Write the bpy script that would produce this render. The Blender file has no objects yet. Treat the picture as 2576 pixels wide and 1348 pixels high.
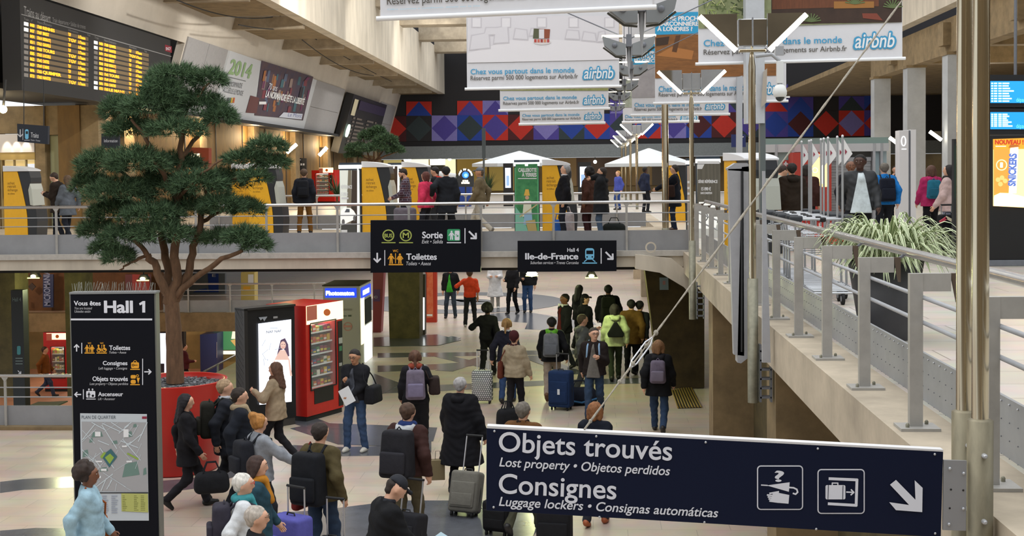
import bpy, math, random
import numpy as np
from mathutils import Vector, Matrix
random.seed(7); rng = np.random.default_rng(7)
scn = bpy.context.scene
COL = scn.collection

# ------------------------------------------------------------------ camera
W, H = 2576, 1348
FPX = 3200.0
PPX, PPY = 1288.0, 550.0            # principal point: the photograph is cropped off-centre
VPX, VPY = 1485.0, 434.0            # where the hall's long axis vanishes
ROLL = 0.0105
EYE = Vector((0.0, 0.0, 4.7))
UP = 3.1                            # height of the upper level
_x = (VPX-PPX)*math.cos(ROLL) + (PPY-VPY)*math.sin(ROLL)
_y = -(VPX-PPX)*math.sin(ROLL) + (PPY-VPY)*math.cos(ROLL)
_pit = math.atan2(_y, FPX)
_yaw = math.atan2(_x*math.cos(_pit), FPX)
_r = Vector((math.cos(_yaw), math.sin(_yaw), 0))
_f0 = Vector((-math.sin(_yaw), math.cos(_yaw), 0))
_fw = _f0*math.cos(_pit) - Vector((0, 0, 1))*math.sin(_pit)
_u = _f0*math.sin(_pit) + Vector((0, 0, 1))*math.cos(_pit)
CR = _r*math.cos(ROLL) - _u*math.sin(ROLL)
CU = _r*math.sin(ROLL) + _u*math.cos(ROLL)
CF = _fw
cam_d = bpy.data.cameras.new('camera'); cam = bpy.data.objects.new('camera', cam_d); COL.objects.link(cam)
cam_d.sensor_fit = 'HORIZONTAL'; cam_d.sensor_width = 36.0
cam_d.lens = FPX/W*36.0
cam_d.shift_x = 0.0
cam_d.shift_y = -(H/2-PPY)/W
cam_d.clip_start = 0.1; cam_d.clip_end = 500
m3 = Matrix((CR, CU, -CF)).transposed()
cam.matrix_world = Matrix.Translation(EYE) @ m3.to_4x4()
scn.camera = cam
scn.view_settings.view_transform = 'Standard'
try: scn.view_settings.look = 'None'
except Exception: pass
scn.view_settings.gamma = 1.0
scn.view_settings.use_curve_mapping = False
scn.view_settings.exposure = 0.0

def ray(px, py):
    return CF + CR*((px-PPX)/FPX) - CU*((py-PPY)/FPX)
def at(px, py, Y=None, Z=None, X=None):
    """The point of the place seen at a pixel, on a plane of constant Y, Z or X."""
    d = ray(px, py)
    if Y is not None: t = Y/d.y
    elif Z is not None: t = (Z-EYE.z)/d.z
    else: t = X/d.x
    return EYE + d*t
def proj(p):
    v = Vector(p)-EYE
    z = v.dot(CF)
    return PPX+FPX*v.dot(CR)/z, PPY-FPX*v.dot(CU)/z

# ------------------------------------------------------------------ daylight and hall light
world = bpy.data.worlds.new('daylight'); scn.world = world; world.use_nodes = True
wn = world.node_tree.nodes; wn['Background'].inputs[0].default_value = (0.92, 0.96, 1.0, 1); wn['Background'].inputs[1].default_value = 1.15
def area(name, loc, size, power, col, rot=(0, 0, 0), size_y=None):
    l = bpy.data.lights.new(name, 'AREA'); l.energy = power; l.color = col
    l.shape = 'RECTANGLE'; l.size = size; l.size_y = size_y or size
    o = bpy.data.objects.new(name, l); o.location = loc; o.rotation_euler = rot; COL.objects.link(o); return o
def point(name, loc, power, col, r=0.15):
    l = bpy.data.lights.new(name, 'POINT'); l.energy = power; l.color = col; l.shadow_soft_size = r
    o = bpy.data.objects.new(name, l); o.location = loc; COL.objects.link(o); return o
def spot(name, loc, to, power, col, ang=70, r=0.2):
    l = bpy.data.lights.new(name, 'SPOT'); l.energy = power; l.color = col; l.shadow_soft_size = r
    l.spot_size = math.radians(ang); l.spot_blend = 0.6
    o = bpy.data.objects.new(name, l); o.location = loc
    o.rotation_euler = (Vector(to)-Vector(loc)).to_track_quat('-Z', 'Y').to_euler(); COL.objects.link(o); return o
area('skylight_near', (-2, 14, 15.0), 20, 2600, (1.0, 0.98, 0.95), size_y=30)
area('skylight_mid', (0, 46, 15.0), 20, 4200, (1.0, 0.98, 0.95), size_y=30)
area('under_hall_fill', (-2, 56, 2.65), 16, 500, (1.0, .96, .92), size_y=8)  # unseen fill added below the far slab to brighten the lower floor
area('skylight_far', (0, 80, 15.0), 20, 3600, (1.0, 0.98, 0.95), size_y=30)

for _y in (44, 52, 60, 68, 77, 86): point('shop_fill', (-15.85, _y, 6.6), 170, (1.0, .74, .42), .2)  # row of unseen warm points added to brighten the left wall
for _y in (28, 38, 47): spot('roof_fill', (-7.5, _y, 11.3), (-15.0, _y+5, 10.2), 1500, (1.0, .96, .88), 90, .12)  # unseen spots added to brighten the white left fascia, no fixtures modelled
for _y in (60, 74): spot('roof_fill', (-6, _y, 13.0), (-15.0, _y+5, 9.6), 1200, (1.0, .96, .88), 80, .12)  # same added fascia fill for the far bays
for _p, _e in (((-12.5, 45.5, -.7), 130), ((-18, 45.5, -.7), 130), ((-20, 40, 2.3), 160), ((-16.5, 38, 2.3), 120)): point('pit_fill', _p, _e, (1.0, .8, .6), .1)  # unseen warm points added to brighten the stairwell and lower left wall
point('shop_fill', (-17.5, 36, 6.4), 90, (1.0, .78, .45), .2); point('shop_fill', (-21, 36, 6.4), 90, (1.0, .78, .45), .2)  # two more unseen points added to light the left shop front
for _y in (45, 55, 66): point('hall_lamp', (20, _y, 8.6), 420, (1.0, .88, .68), .3)
# ------------------------------------------------------------------ materials
def lin(c):
    if isinstance(c, str):
        c = c.lstrip('#'); c = [int(c[i:i+2], 16)/255 for i in (0, 2, 4)]
    return tuple((v/12.92 if v <= 0.04045 else ((v+0.055)/1.055)**2.4) for v in c)
_mats = {}
def mat(col, rough=0.6, metal=0.0, noise=0.0, nscale=8.0, bump=0.0, emit=0.0, spec=None, col2=None, stretch=None, trans=0.0, alpha=1.0, name=None, coat=0.0):
    key = (str(col), rough, metal, noise, nscale, bump, emit, spec, str(col2), stretch, trans, alpha, coat)
    if key in _mats: return _mats[key]
    c = lin(col)
    m = bpy.data.materials.new(name or 'm_%03d' % len(_mats)); m.use_nodes = True
    nt = m.node_tree; b = nt.nodes['Principled BSDF']
    b.inputs['Base Color'].default_value = (*c, 1); b.inputs['Roughness'].default_value = rough; b.inputs['Metallic'].default_value = metal
    if spec is not None: b.inputs['Specular IOR Level'].default_value = spec
    if coat: b.inputs['Coat Weight'].default_value = coat; b.inputs['Coat Roughness'].default_value = 0.1
    if trans: b.inputs['Transmission Weight'].default_value = trans
    if alpha < 1: b.inputs['Alpha'].default_value = alpha
    if emit: b.inputs['Emission Color'].default_value = (*c, 1); b.inputs['Emission Strength'].default_value = emit
    if noise or bump or col2 is not None:
        tc = nt.nodes.new('ShaderNodeTexCoord'); mp = nt.nodes.new('ShaderNodeMapping')
        nt.links.new(tc.outputs['Object'], mp.inputs[0])
        if stretch: mp.inputs['Scale'].default_value = stretch
        n = nt.nodes.new('ShaderNodeTexNoise'); n.inputs['Scale'].default_value = nscale; n.inputs['Detail'].default_value = 5; n.inputs['Roughness'].default_value = 0.65
        nt.links.new(mp.outputs[0], n.inputs['Vector'])
        if noise or col2 is not None:
            r = nt.nodes.new('ShaderNodeValToRGB')
            c2 = lin(col2) if col2 is not None else tuple(max(0, v*(1-noise)) for v in c)
            c1 = c if col2 is not None else tuple(min(1, v*(1+noise*0.6)) for v in c)
            r.color_ramp.elements[0].position = 0.32; r.color_ramp.elements[1].position = 0.68
            r.color_ramp.elements[0].color = (*c2, 1); r.color_ramp.elements[1].color = (*c1, 1)
            nt.links.new(n.outputs['Fac'], r.inputs[0]); nt.links.new(r.outputs[0], b.inputs['Base Color'])
        if bump:
            bp = nt.nodes.new('ShaderNodeBump'); bp.inputs['Strength'].default_value = bump; bp.inputs['Distance'].default_value = 0.02
            nt.links.new(n.outputs['Fac'], bp.inputs['Height']); nt.links.new(bp.outputs[0], b.inputs['Normal'])
    _mats[key] = m
    return m
def cloth(col, noise=0.22, rough=0.85): return mat(col, rough, noise=noise, nscale=9, bump=0.4, spec=0.2)
def glow(col, e): return mat(col, 0.5, emit=e)
def brick_mat(c1, c2, cm, scale, bw, bh, mortar, rough, nz=0.25, offset=0.5, axis='xy', bump=0.0, spec=0.5):
    key = ('brick', c1, c2, cm, scale, bw, bh, mortar, rough, axis)
    if key in _mats: return _mats[key]
    m = bpy.data.materials.new('m_%03d' % len(_mats)); m.use_nodes = True; nt = m.node_tree; b = nt.nodes['Principled BSDF']
    tc = nt.nodes.new('ShaderNodeTexCoord'); mp = nt.nodes.new('ShaderNodeMapping'); nt.links.new(tc.outputs['Object'], mp.inputs[0])
    if axis == 'xz': mp.inputs['Rotation'].default_value = (math.pi/2, 0, 0)
    if axis == 'yz': mp.inputs['Rotation'].default_value = (math.pi/2, 0, math.pi/2)
    br = nt.nodes.new('ShaderNodeTexBrick'); nt.links.new(mp.outputs[0], br.inputs['Vector'])
    br.offset = offset
    br.inputs['Color1'].default_value = (*lin(c1), 1); br.inputs['Color2'].default_value = (*lin(c2), 1); br.inputs['Mortar'].default_value = (*lin(cm), 1)
    br.inputs['Scale'].default_value = scale; br.inputs['Brick Width'].default_value = bw; br.inputs['Row Height'].default_value = bh; br.inputs['Mortar Size'].default_value = mortar
    n = nt.nodes.new('ShaderNodeTexNoise'); n.inputs['Scale'].default_value = 2.2; n.inputs['Detail'].default_value = 6; nt.links.new(mp.outputs[0], n.inputs['Vector'])
    mx = nt.nodes.new('ShaderNodeMix'); mx.data_type = 'RGBA'; mx.blend_type = 'MULTIPLY'; mx.inputs[0].default_value = nz
    nt.links.new(br.outputs['Color'], mx.inputs[6]); nt.links.new(n.outputs['Color'], mx.inputs[7])
    nt.links.new(mx.outputs[2], b.inputs['Base Color']); b.inputs['Roughness'].default_value = rough; b.inputs['Specular IOR Level'].default_value = spec
    _mats[key] = m
    return m
CONC = mat('#a99c88', 0.8, noise=0.28, nscale=1.6, bump=0.15)
CONC_L = mat('#c9c0b0', 0.8, noise=0.22, nscale=1.2, bump=0.1, stretch=(1, 1, 0.25))
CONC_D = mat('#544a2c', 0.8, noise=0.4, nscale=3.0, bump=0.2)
CONC_B = mat('#857253', 0.85, noise=0.3, nscale=2.0, bump=0.2)
WOOD = mat('#6f5326', 0.7, noise=0.35, nscale=3.0, stretch=(1, 1, 0.25))
STEEL = mat('#b9bcc0', 0.28, metal=1.0, noise=0.1, nscale=6)
CHROME = mat('#c3b9a2', 0.16, metal=1.0, noise=0.18, nscale=5, stretch=(8, 8, 0.4))
GALV = mat('#8e8c7c', 0.5, metal=0.65, noise=0.25, nscale=9)
GREYM = mat('#a2a5aa', 0.55, noise=0.12, nscale=3)
GREYD = mat('#6c7078', 0.6, noise=0.12, nscale=6)
ALU = mat('#c2c4c8', 0.4, metal=0.6)
BLACK = mat('#0d0e11', 0.5); BLACKM = mat('#17181b', 0.7); DARK = mat('#26282b', 0.6)
NAVY = mat('#0d1019', 0.5, spec=0.15); NAVY2 = mat('#0f1730', 0.5, spec=0.15)
WHITE = mat('#e9ebee', 0.55); WHITEP = mat('#dcdcdf', 0.6)
RUBBER = mat('#1b1b1c', 0.8)
RED = mat('#c01f16', 0.4, noise=0.1); GLASS = mat('#cfe0dd', 0.05, trans=1.0)

# ------------------------------------------------------------------ mesh building
class MB:
    def __init__(s): s.k = 0; s.v = []; s.f = []; s.m = []; s.mats = []; s.sm = []
    def mi(s, m):
        if m not in s.mats: s.mats.append(m)
        return s.mats.index(m)
    def add(s, vs, fs, m, smooth=False):
        o = len(s.v); s.v.extend([tuple(v) for v in vs]); k = s.mi(m)
        for f in fs: s.f.append(tuple(i+o for i in f)); s.m.append(k); s.sm.append(smooth)
    def box(s, c, size, m, rz=0.0, R=None):
        x, y, z = [d/2 for d in size]
        R = R or Matrix.Rotation(rz, 3, 'Z'); c = Vector(c)
        vs = [c + R @ Vector((a*x, b*y, d*z)) for a in (-1, 1) for b in (-1, 1) for d in (-1, 1)]
        s.add(vs, [(0, 1, 3, 2), (4, 6, 7, 5), (0, 4, 5, 1), (2, 3, 7, 6), (0, 2, 6, 4), (1, 5, 7, 3)], m)
        return s
    def bx(s, x0, x1, y0, y1, z0, z1, m):
        return s.box(((x0+x1)/2, (y0+y1)/2, (z0+z1)/2), (abs(x1-x0), abs(y1-y0), abs(z1-z0)), m)
    def quad(s, a, b, c, d, m): s.add([a, b, c, d], [(0, 1, 2, 3)], m); return s
    def prism(s, pts, ext, m, smooth=False):
        """polygon of 3-D points extruded by vector ext"""
        n = len(pts); P = [Vector(p) for p in pts]; e = Vector(ext)
        s.add(P+[p+e for p in P], [tuple(range(n))[::-1], tuple(range(n, 2*n))] + [(i, (i+1) % n, n+(i+1) % n, n+i) for i in range(n)], m, smooth)
        return s
    def tube(s, pts, r, m, n=8, caps=True):
        P = [Vector(p) for p in pts]; rs = r if isinstance(r, (list, tuple)) else [r]*len(P)
        vs = []; fs = []; prev = None
        for i, p in enumerate(P):
            t = (P[min(i+1, len(P)-1)]-P[max(i-1, 0)]); t = t.normalized() if t.length > 1e-9 else Vector((0, 0, 1))
            if prev is None:
                a = Vector((0, 0, 1)) if abs(t.z) < 0.9 else Vector((1, 0, 0))
                e1 = t.cross(a).normalized()
            else:
                e1 = (prev - t*prev.dot(t)); e1 = e1.normalized() if e1.length > 1e-6 else t.orthogonal().normalized()
            prev = e1; e2 = t.cross(e1)
            for k in range(n):
                an = 2*math.pi*k/n; vs.append(p+(e1*math.cos(an)+e2*math.sin(an))*rs[i])
        for i in range(len(P)-1):
            for k in range(n): fs.append((i*n+k, i*n+(k+1) % n, (i+1)*n+(k+1) % n, (i+1)*n+k))
        s.add(vs, fs, m, n > 5)
        if caps:
            L = len(P)-1
            s.add([vs[k] for k in range(n)], [tuple(range(n))[::-1]], m); s.add([vs[L*n+k] for k in range(n)], [tuple(range(n))], m)
        return s
    def lathe(s, prof, c, m, n=24, smooth=True, cap=True):
        c = Vector(c); vs = []
        for r, z in prof:
            for k in range(n): a = 2*math.pi*k/n; vs.append(c+Vector((r*math.cos(a), r*math.sin(a), z)))
        fs = [(i*n+k, i*n+(k+1) % n, (i+1)*n+(k+1) % n, (i+1)*n+k) for i in range(len(prof)-1) for k in range(n)]
        s.add(vs, fs, m, smooth)
        if cap:
            s.add(vs[:n], [tuple(range(n))[::-1]], m); s.add(vs[-n:], [tuple(range(n))], m)
        return s
    def ell(s, c, rad, m, n=12, R=None):
        c = Vector(c); R = R or Matrix.Identity(3); vs = []; k = n//2
        for i in range(k+1):
            th = math.pi*i/k
            for j in range(n):
                ph = 2*math.pi*j/n
                vs.append(c+R @ Vector((rad[0]*math.sin(th)*math.cos(ph), rad[1]*math.sin(th)*math.sin(ph), rad[2]*math.cos(th))))
        fs = [(i*n+j, (i+1)*n+j, (i+1)*n+(j+1) % n, i*n+(j+1) % n) for i in range(k) for j in range(n)]
        s.add(vs, fs, m, True); return s
    def rbox(s, c, size, r, m, n=3, R=None, taper=1.0):
        """box with rounded edges; taper scales x,y at the top"""
        c = Vector(c); R = R or Matrix.Identity(3); hx, hy, hz = [d/2 for d in size]; r = min(r, hx*.98, hy*.98, hz*.98)
        def axis(h): 
            a = [-h + r*(1-math.cos(math.pi/2*i/n)) for i in range(n+1)]
            return a + [-v for v in a[::-1]]
        for ax in range(3):
            for sg in (-1, 1):
                o = [(1, 2), (2, 0), (0, 1)][ax]; hh = (hx, hy, hz)
                U, V = axis(hh[o[0]]), axis(hh[o[1]]); vs = []
                for u in U:
                    for v in V:
                        p = [0, 0, 0]; p[ax] = sg*hh[ax]; p[o[0]] = u; p[o[1]] = v
                        q = [max(-hh[i]+r, min(hh[i]-r, p[i])) for i in range(3)]
                        d = Vector(p)-Vector(q); d = d.normalized()*r if d.length > 1e-9 else d
                        w = Vector(q)+d; t = (w.z+hz)/(2*hz) if hz else 0; k = 1+(taper-1)*t
                        vs.append(c+R @ Vector((w.x*k, w.y*k, w.z)))
                a, b = len(U), len(V)
                fs = [(i*b+j, (i+1)*b+j, (i+1)*b+j+1, i*b+j+1) for i in range(a-1) for j in range(b-1)]
                if sg < 0: fs = [f[::-1] for f in fs]
                s.add(vs, fs, m, True)
        return s
    def build(s, name, parent=None, world=False, bevel=0.0):
        me = bpy.data.meshes.new(name)
        v = np.array(s.v, dtype=float).reshape(-1, 3)
        if parent is not None and world: v = v-np.array(parent.location)
        me.from_pydata(v.tolist(), [], s.f)
        for m in s.mats: me.materials.append(m)
        me.polygons.foreach_set('material_index', s.m); me.polygons.foreach_set('use_smooth', s.sm)
        me.update()
        o = bpy.data.objects.new(name, me); COL.objects.link(o)
        if parent is not None: o.parent = parent
        if bevel:
            b = o.modifiers.new('edge', 'BEVEL'); b.width = bevel; b.segments = 2; b.limit_method = 'ANGLE'
        return o
def npmesh(name, V, F, mats, midx=None, parent=None, smooth=True, uv=None):
    me = bpy.data.meshes.new(name)
    F = np.asarray(F, dtype=np.int32); k = F.shape[1]
    me.vertices.add(len(V)); me.vertices.foreach_set('co', np.asarray(V, dtype=np.float32).ravel())
    me.loops.add(F.size); me.loops.foreach_set('vertex_index', F.ravel())
    me.polygons.add(len(F)); me.polygons.foreach_set('loop_start', np.arange(0, F.size, k, dtype=np.int32))
    for m in mats: me.materials.append(m)
    if midx is not None: me.polygons.foreach_set('material_index', np.asarray(midx, dtype=np.int32))
    me.polygons.foreach_set('use_smooth', np.full(len(F), smooth))
    if uv is not None:
        l = me.uv_layers.new(name='uv'); l.data.foreach_set('uv', np.asarray(uv, dtype=np.float32)[F.ravel()].ravel())
    me.update(calc_edges=True); me.validate()
    o = bpy.data.objects.new(name, me); COL.objects.link(o)
    if parent is not None: o.parent = parent
    return o
def tag(o, label, cat, group=None):
    o['label'] = label; o['category'] = cat
    if group: o['group'] = group
    return o
def thing(name, label, cat, loc=(0, 0, 0), rz=0.0, group=None):
    o = bpy.data.objects.new(name, None); COL.objects.link(o); o.location = loc; o.rotation_euler = (0, 0, rz)
    o.empty_display_size = 0.1
    return tag(o, label, cat, group)
def struct(name, mb, label=None, bevel=0.0):
    o = mb.build(name, bevel=bevel); o['kind'] = 'structure'
    if label: o['label'] = label
    return o
def dup(root, loc=None, rz=None, label=None, group=None):
    r = root.copy(); COL.objects.link(r)
    if loc is not None: r.location = loc
    if rz is not None: r.rotation_euler = (0, 0, rz)
    if label: r['label'] = label
    if group: r['group'] = group
    for ch in list(root.children):
        c = ch.copy(); COL.objects.link(c); c.parent = r
        for g in list(ch.children):
            d = g.copy(); COL.objects.link(d); d.parent = c
    return r

# ------------------------------------------------------------------ lettering
def glyphs(s, bold=0.0, shear=0.0, spacing=1.0):
    cu = bpy.data.curves.new('t', 'FONT'); cu.body = s; cu.size = 1.0; cu.offset = bold; cu.shear = shear; cu.resolution_u = 6 if len(s) < 45 and s[:4] in ('Obje', 'Cons', 'Lost', 'Lugg', '?', 'airb') else 3; cu.fill_mode = 'FRONT'
    cu.space_character = spacing
    o = bpy.data.objects.new('t', cu); COL.objects.link(o)
    dg = bpy.context.evaluated_depsgraph_get(); e = o.evaluated_get(dg); me = e.to_mesh()
    V = np.array([v.co[:2] for v in me.vertices]).reshape(-1, 2); F = [tuple(p.vertices) for p in me.polygons]
    e.to_mesh_clear(); bpy.data.objects.remove(o); bpy.data.curves.remove(cu)
    return V, F
CAP = 0.682
class Frame:
    """a flat face: origin, unit axes to its right and up, normal towards the viewer"""
    def __init__(s, O, ex, ez):
        s.O = Vector(O); s.ex = Vector(ex).normalized(); z = Vector(ez); s.ez = (z-s.ex*z.dot(s.ex)).normalized(); s.n = s.ex.cross(s.ez)
    def pt(s, u, v, w=0.0): return s.O+s.ex*u+s.ez*v+s.n*w
    def uv(s, px, py):
        d = ray(px, py); t = (s.O-EYE).dot(s.n)/d.dot(s.n); p = EYE+d*t-s.O
        return p.dot(s.ex), p.dot(s.ez)
    def px(s, px, py, w=0.0):
        u, v = s.uv(px, py); return s.pt(u, v, w)
def ftext(mb, fr, s, x0, yb, x1, yc, m, bold=0.0, shear=0.0, w=0.004, y1=None):
    """lettering s between pixels x0..x1, baseline yb and cap line yc at its left end; y1 = baseline at its right end"""
    V, F = glyphs(s, min(bold, .014), shear)
    if not len(V): return
    a = Vector(fr.uv(x0, yb)); b = Vector(fr.uv(x1, yb if y1 is None else y1)); c = Vector(fr.uv(x0, yc))
    mn, mx = V[:, 0].min(), V[:, 0].max()
    ux = (b-a)/max(mx-mn, 1e-6); uz = (c-a).length/CAP; up = Vector((-ux.y, ux.x)).normalized()*uz
    d = max(0.0, bold-.014)*1.1
    sh = [(0, 0)] if d <= 0 else ([(-d, 0), (d, 0), (0, d*.5), (0, -d*.5)] if bold < .06 else [(d*math.cos(q*.785), d*math.sin(q*.785)) for q in range(8)])
    if d > 0 and bold < .06: ux *= (mx-mn)/(mx-mn+2*d); mn -= d
    for q, (sx, sy) in enumerate(sh): mb.add([fr.pt(*(a+ux*(x+sx-mn)+up*(y+sy)), w+q*5e-5) for x, y in V], F, m)
def fpoly(mb, fr, pts, m, w=0.003):
    mb.k += 1; w += (mb.k % 60)*2.5e-5
    mb.add([fr.px(x, y, w) for x, y in pts], [tuple(range(len(pts)))], m)
def frect(mb, fr, x0, y0, x1, y1, m, w=0.003):
    fpoly(mb, fr, [(x0, y1), (x1, y1), (x1, y0), (x0, y0)], m, w)
def fring(mb, fr, cx, cy, r, t, m, w=0.003, n=28, ry=None):
    ry = ry or r
    o = [fr.px(cx+r*math.cos(2*math.pi*i/n), cy+ry*math.sin(2*math.pi*i/n), w) for i in range(n)]
    k = [fr.px(cx+(r-t)*math.cos(2*math.pi*i/n), cy+(ry-t)*math.sin(2*math.pi*i/n), w) for i in range(n)]
    mb.add(o+k, [(i, n+i, n+(i+1) % n, (i+1) % n) for i in range(n)], m)
def fdisc(mb, fr, cx, cy, r, m, w=0.003, n=20, ry=None):
    ry = ry or r
    fpoly(mb, fr, [(cx+r*math.cos(-2*math.pi*i/n), cy+ry*math.sin(-2*math.pi*i/n)) for i in range(n)], m, w)
def fline(mb, fr, pts, t, m, w=0.003):
    for (a, b), (c, d) in zip(pts[:-1], pts[1:]):
        L = math.hypot(c-a, d-b) or 1; nx, ny = -(d-b)/L*t/2, (c-a)/L*t/2
        ex, ey = (c-a)/L*t/2*.6, (d-b)/L*t/2*.6
        fpoly(mb, fr, [(a-ex+nx, b-ey+ny), (c+ex+nx, d+ey+ny), (c+ex-nx, d+ey-ny), (a-ex-nx, b-ey-ny)], m, w)
def frrect(mb, fr, x0, y0, x1, y1, r, m, w=0.003, n=5):
    p = []
    for cx, cy, a0 in ((x1-r, y1-r, 0), (x1-r, y0+r, -90), (x0+r, y0+r, -180), (x0+r, y1-r, -270)):
        for i in range(n+1):
            a = math.radians(a0-90*i/n+90) if False else math.radians(a0+90-90*i/n)
            p.append((cx+r*math.cos(a), cy+r*math.sin(a)))
    fpoly(mb, fr, p, m, w)
def farrow(mb, fr, cx, cy, L, ang, t, m, w=0.003):
    """arrow centred on a pixel, pointing at ang degrees (0 right, 90 up)"""
    a = math.radians(ang); dx, dy = math.cos(a), -math.sin(a)
    tip = (cx+dx*L/2, cy+dy*L/2); fline(mb, fr, [(cx-dx*L/2, cy-dy*L/2), tip], t, m, w)
    for s in (-1, 1):
        b = a+math.pi+s*math.radians(44); fline(mb, fr, [tip, (tip[0]+math.cos(b)*L*.52, tip[1]-math.sin(b)*L*.52)], t, m, w)
def panel(mb, fr, corners, depth, m):
    """slab whose front face has the four pixel corners tl tr br bl"""
    P = [fr.px(x, y) for x, y in corners]
    mb.prism(P, -fr.n*depth, m)
# ================================================================== SETTING
MARBLE = brick_mat('#d3c3b2', '#c9b9a9', '#ab9e92', 1.0, 0.9, 0.45, 0.005, 0.34, nz=0.35)
MARBLE_U = brick_mat('#dfd9ce', '#d4ccbf', '#a39b90', 1.0, 1.2, 0.6, 0.008, 0.3, nz=0.35)
PITF = mat('#c99a80', 0.5, noise=0.15, nscale=2)
INLAY = mat('#5c5f66', 0.2, noise=0.2, nscale=3); INLAY2 = mat('#4b3d42', 0.2, noise=0.2, nscale=3)
PX0 = -9.0
mb = MB(); mb.bx(-34, 32, -2, 23.2, -.3, 0, MARBLE); mb.bx(PX0, 32, 23.2, 43, -.3, 0, MARBLE); mb.bx(-34, 32, 43, 100, -.3, 0, MARBLE)
struct('floor', mb)
mb = MB(); mb.bx(-34, PX0, 22, 50, -3, -2.7, PITF); struct('floor_lower', mb)
mb = MB(); mb.bx(-34, PX0+.4, 48, 48.3, -2.7, -.3, mat('#8a7a4e', 0.8, noise=0.2, nscale=1.5)); struct('wall_pit_back', mb)
mb = MB(); mb.bx(PX0, PX0+.3, 23.2, 48, -2.7, -.3, CONC_B); struct('wall_pit_right', mb)
mb = MB(); mb.bx(-34, PX0+.2, 42.85, 43.25, -.62, .02, CONC_B); mb.bx(-34, PX0, 23.0, 23.3, -.5, .06, CONC_B); struct('trim_pit_edge', mb)

# dark stone inlays set flush in the lower floor (traced, lying on z = 0)
def inlay(polys, m):
    mb = MB()
    for k, pts in enumerate(polys):
        P = [at(x, y, Z=0.0) for x, y in pts]
        mb.prism([p-Vector((0, 0, .02)) for p in P], (0, 0, .0215+.0012*k), m)
    o = struct('floor_inlay', mb); return o
def arc(cx, cy, r0, r1, a0, a1, n=22):
    """ring sector on the floor, centre given by a pixel, radii in metres"""
    c = at(cx, cy, Z=0); o = []
    for r, s in ((r0, range(n+1)), (r1, range(n, -1, -1))):
        for i in s:
            a = math.radians(a0+(a1-a0)*i/n); q = proj(c+Vector((r*math.cos(a), r*math.sin(a), 0))); o.append(q)
    return o
inlay([
 [(0, 1212), (60, 1205), (186, 1198), (186, 1226), (60, 1232), (0, 1240)], [(0, 1335), (90, 1328), (195, 1330), (195, 1362), (0, 1372)],
 [(400, 1210), (480, 1204), (600, 1180), (600, 1196), (500, 1228), (402, 1240)],
 [(648, 1125), (740, 1120), (860, 1125), (960, 1122), (1085, 1110), (1085, 1138), (960, 1146), (800, 1148), (640, 1142)],
 [(730, 1078), (800, 1064), (960, 1070), (1100, 1076), (1090, 1110), (960, 1122), (850, 1118)],
 [(720, 1060), (790, 1050), (862, 1078), (790, 1082)],
 [(700, 1290), (800, 1285), (1000, 1260), (1225, 1260), (1225, 1360), (690, 1360)],
 [(1225, 1250), (1330, 1255), (1380, 1300), (1340, 1350), (1225, 1360)],
], INLAY)
inlay([
 [(950, 888), (1180, 886), (1300, 882), (1650, 880), (1650, 890), (1300, 893), (950, 900)],
 [(950, 920), (1100, 916), (1240, 906), (1300, 906), (1130, 928), (950, 936)],
 [(950, 968), (1110, 968), (1400, 956), (1660, 950), (1660, 964), (1400, 968), (1100, 984), (950, 990)],
 [(1070, 892), (1120, 892), (1290, 930), (1250, 934)], [(1230, 890), (1275, 890), (1140, 934), (1095, 932)],
 [(940, 940), (1012, 966), (940, 1002), (936, 985)], [(1300, 895), (1350, 895), (1480, 940), (1430, 942)],
 [(1100, 858), (1135, 846), (1160, 850), (1130, 862), (1060, 866)],
 arc(1160, 760, 2.6, 3.8, 0, 360, 36), arc(1160, 760, 0, 1.2, 0, 360, 24),
 [(940, 850), (1100, 842), (1160, 856), (1100, 870), (940, 872)],
], INLAY)
inlay([[(1225, 790), (1310, 782), (1420, 800), (1330, 812), (1220, 806)], [(1330, 806), (1480, 800), (1500, 816), (1400, 832), (1320, 828)]], INLAY)

# ---------------- upper level
mb = MB(); mb.bx(-34, 2.0, 25.6, 37.2, 2.8, 3.1, CONC); mb.bx(-34, -11.5, 37.2, 50, 2.8, 3.1, CONC); mb.bx(-34, 30, 50, 100, 2.75, 3.1, MARBLE_U)
mb.bx(-34, 2.05, 26.2, 36.8, 2.70, 2.8, BLACKM)
struct('floor_bridge', mb)
mb = MB(); mb.bx(2.25, 30, 2, 50, 2.72, 3.1, MARBLE_U); struct('floor_upper', mb)
mb = MB()
mb.bx(-34, 2.0, 25.5, 25.62, 3.02, 3.13, mat('#b9b5ae', .6, noise=.15)); mb.bx(-34, 2.0, 25.56, 25.72, 2.8, 3.05, CONC_L)
struct('trim_bridge_edge', mb)
mb = MB(); mb.prism([(1.84, 2, 2.68), (2.3, 2, 2.72), (2.3, 2, 3.1), (1.84, 2, 3.1)], (0, 48, 0), mat('#b3a794', .85, noise=.3, nscale=1.3, bump=.2)); struct('trim_walkway_beam', mb)
# rounded concrete haunch where bridge and walkway meet
mb = MB(); pts = [(2.1, 2.72), (1.9, 2.72), (1.7, 2.3), (1.3, 2.72)]
prof = [(at(1598, 640, Y=25.4)), at(1690, 650, Y=25.4), at(1752, 700, Y=25.4), at(1752, 760, Y=25.4), at(1720, 722, Y=25.4), at(1660, 686, Y=25.4), at(1598, 676, Y=25.4)]
mb.prism(prof, (0, .5, 0), CONC_L); struct('trim_bridge_haunch', mb)
mb = MB(); fr = Frame((0, 25.36, 3), (1, 0, 0), (0, 0, 1)); fring(mb, fr, 1637, 622, 14, 4, CONC_L, w=0.02); struct('trim_drain_ring', mb)

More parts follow.
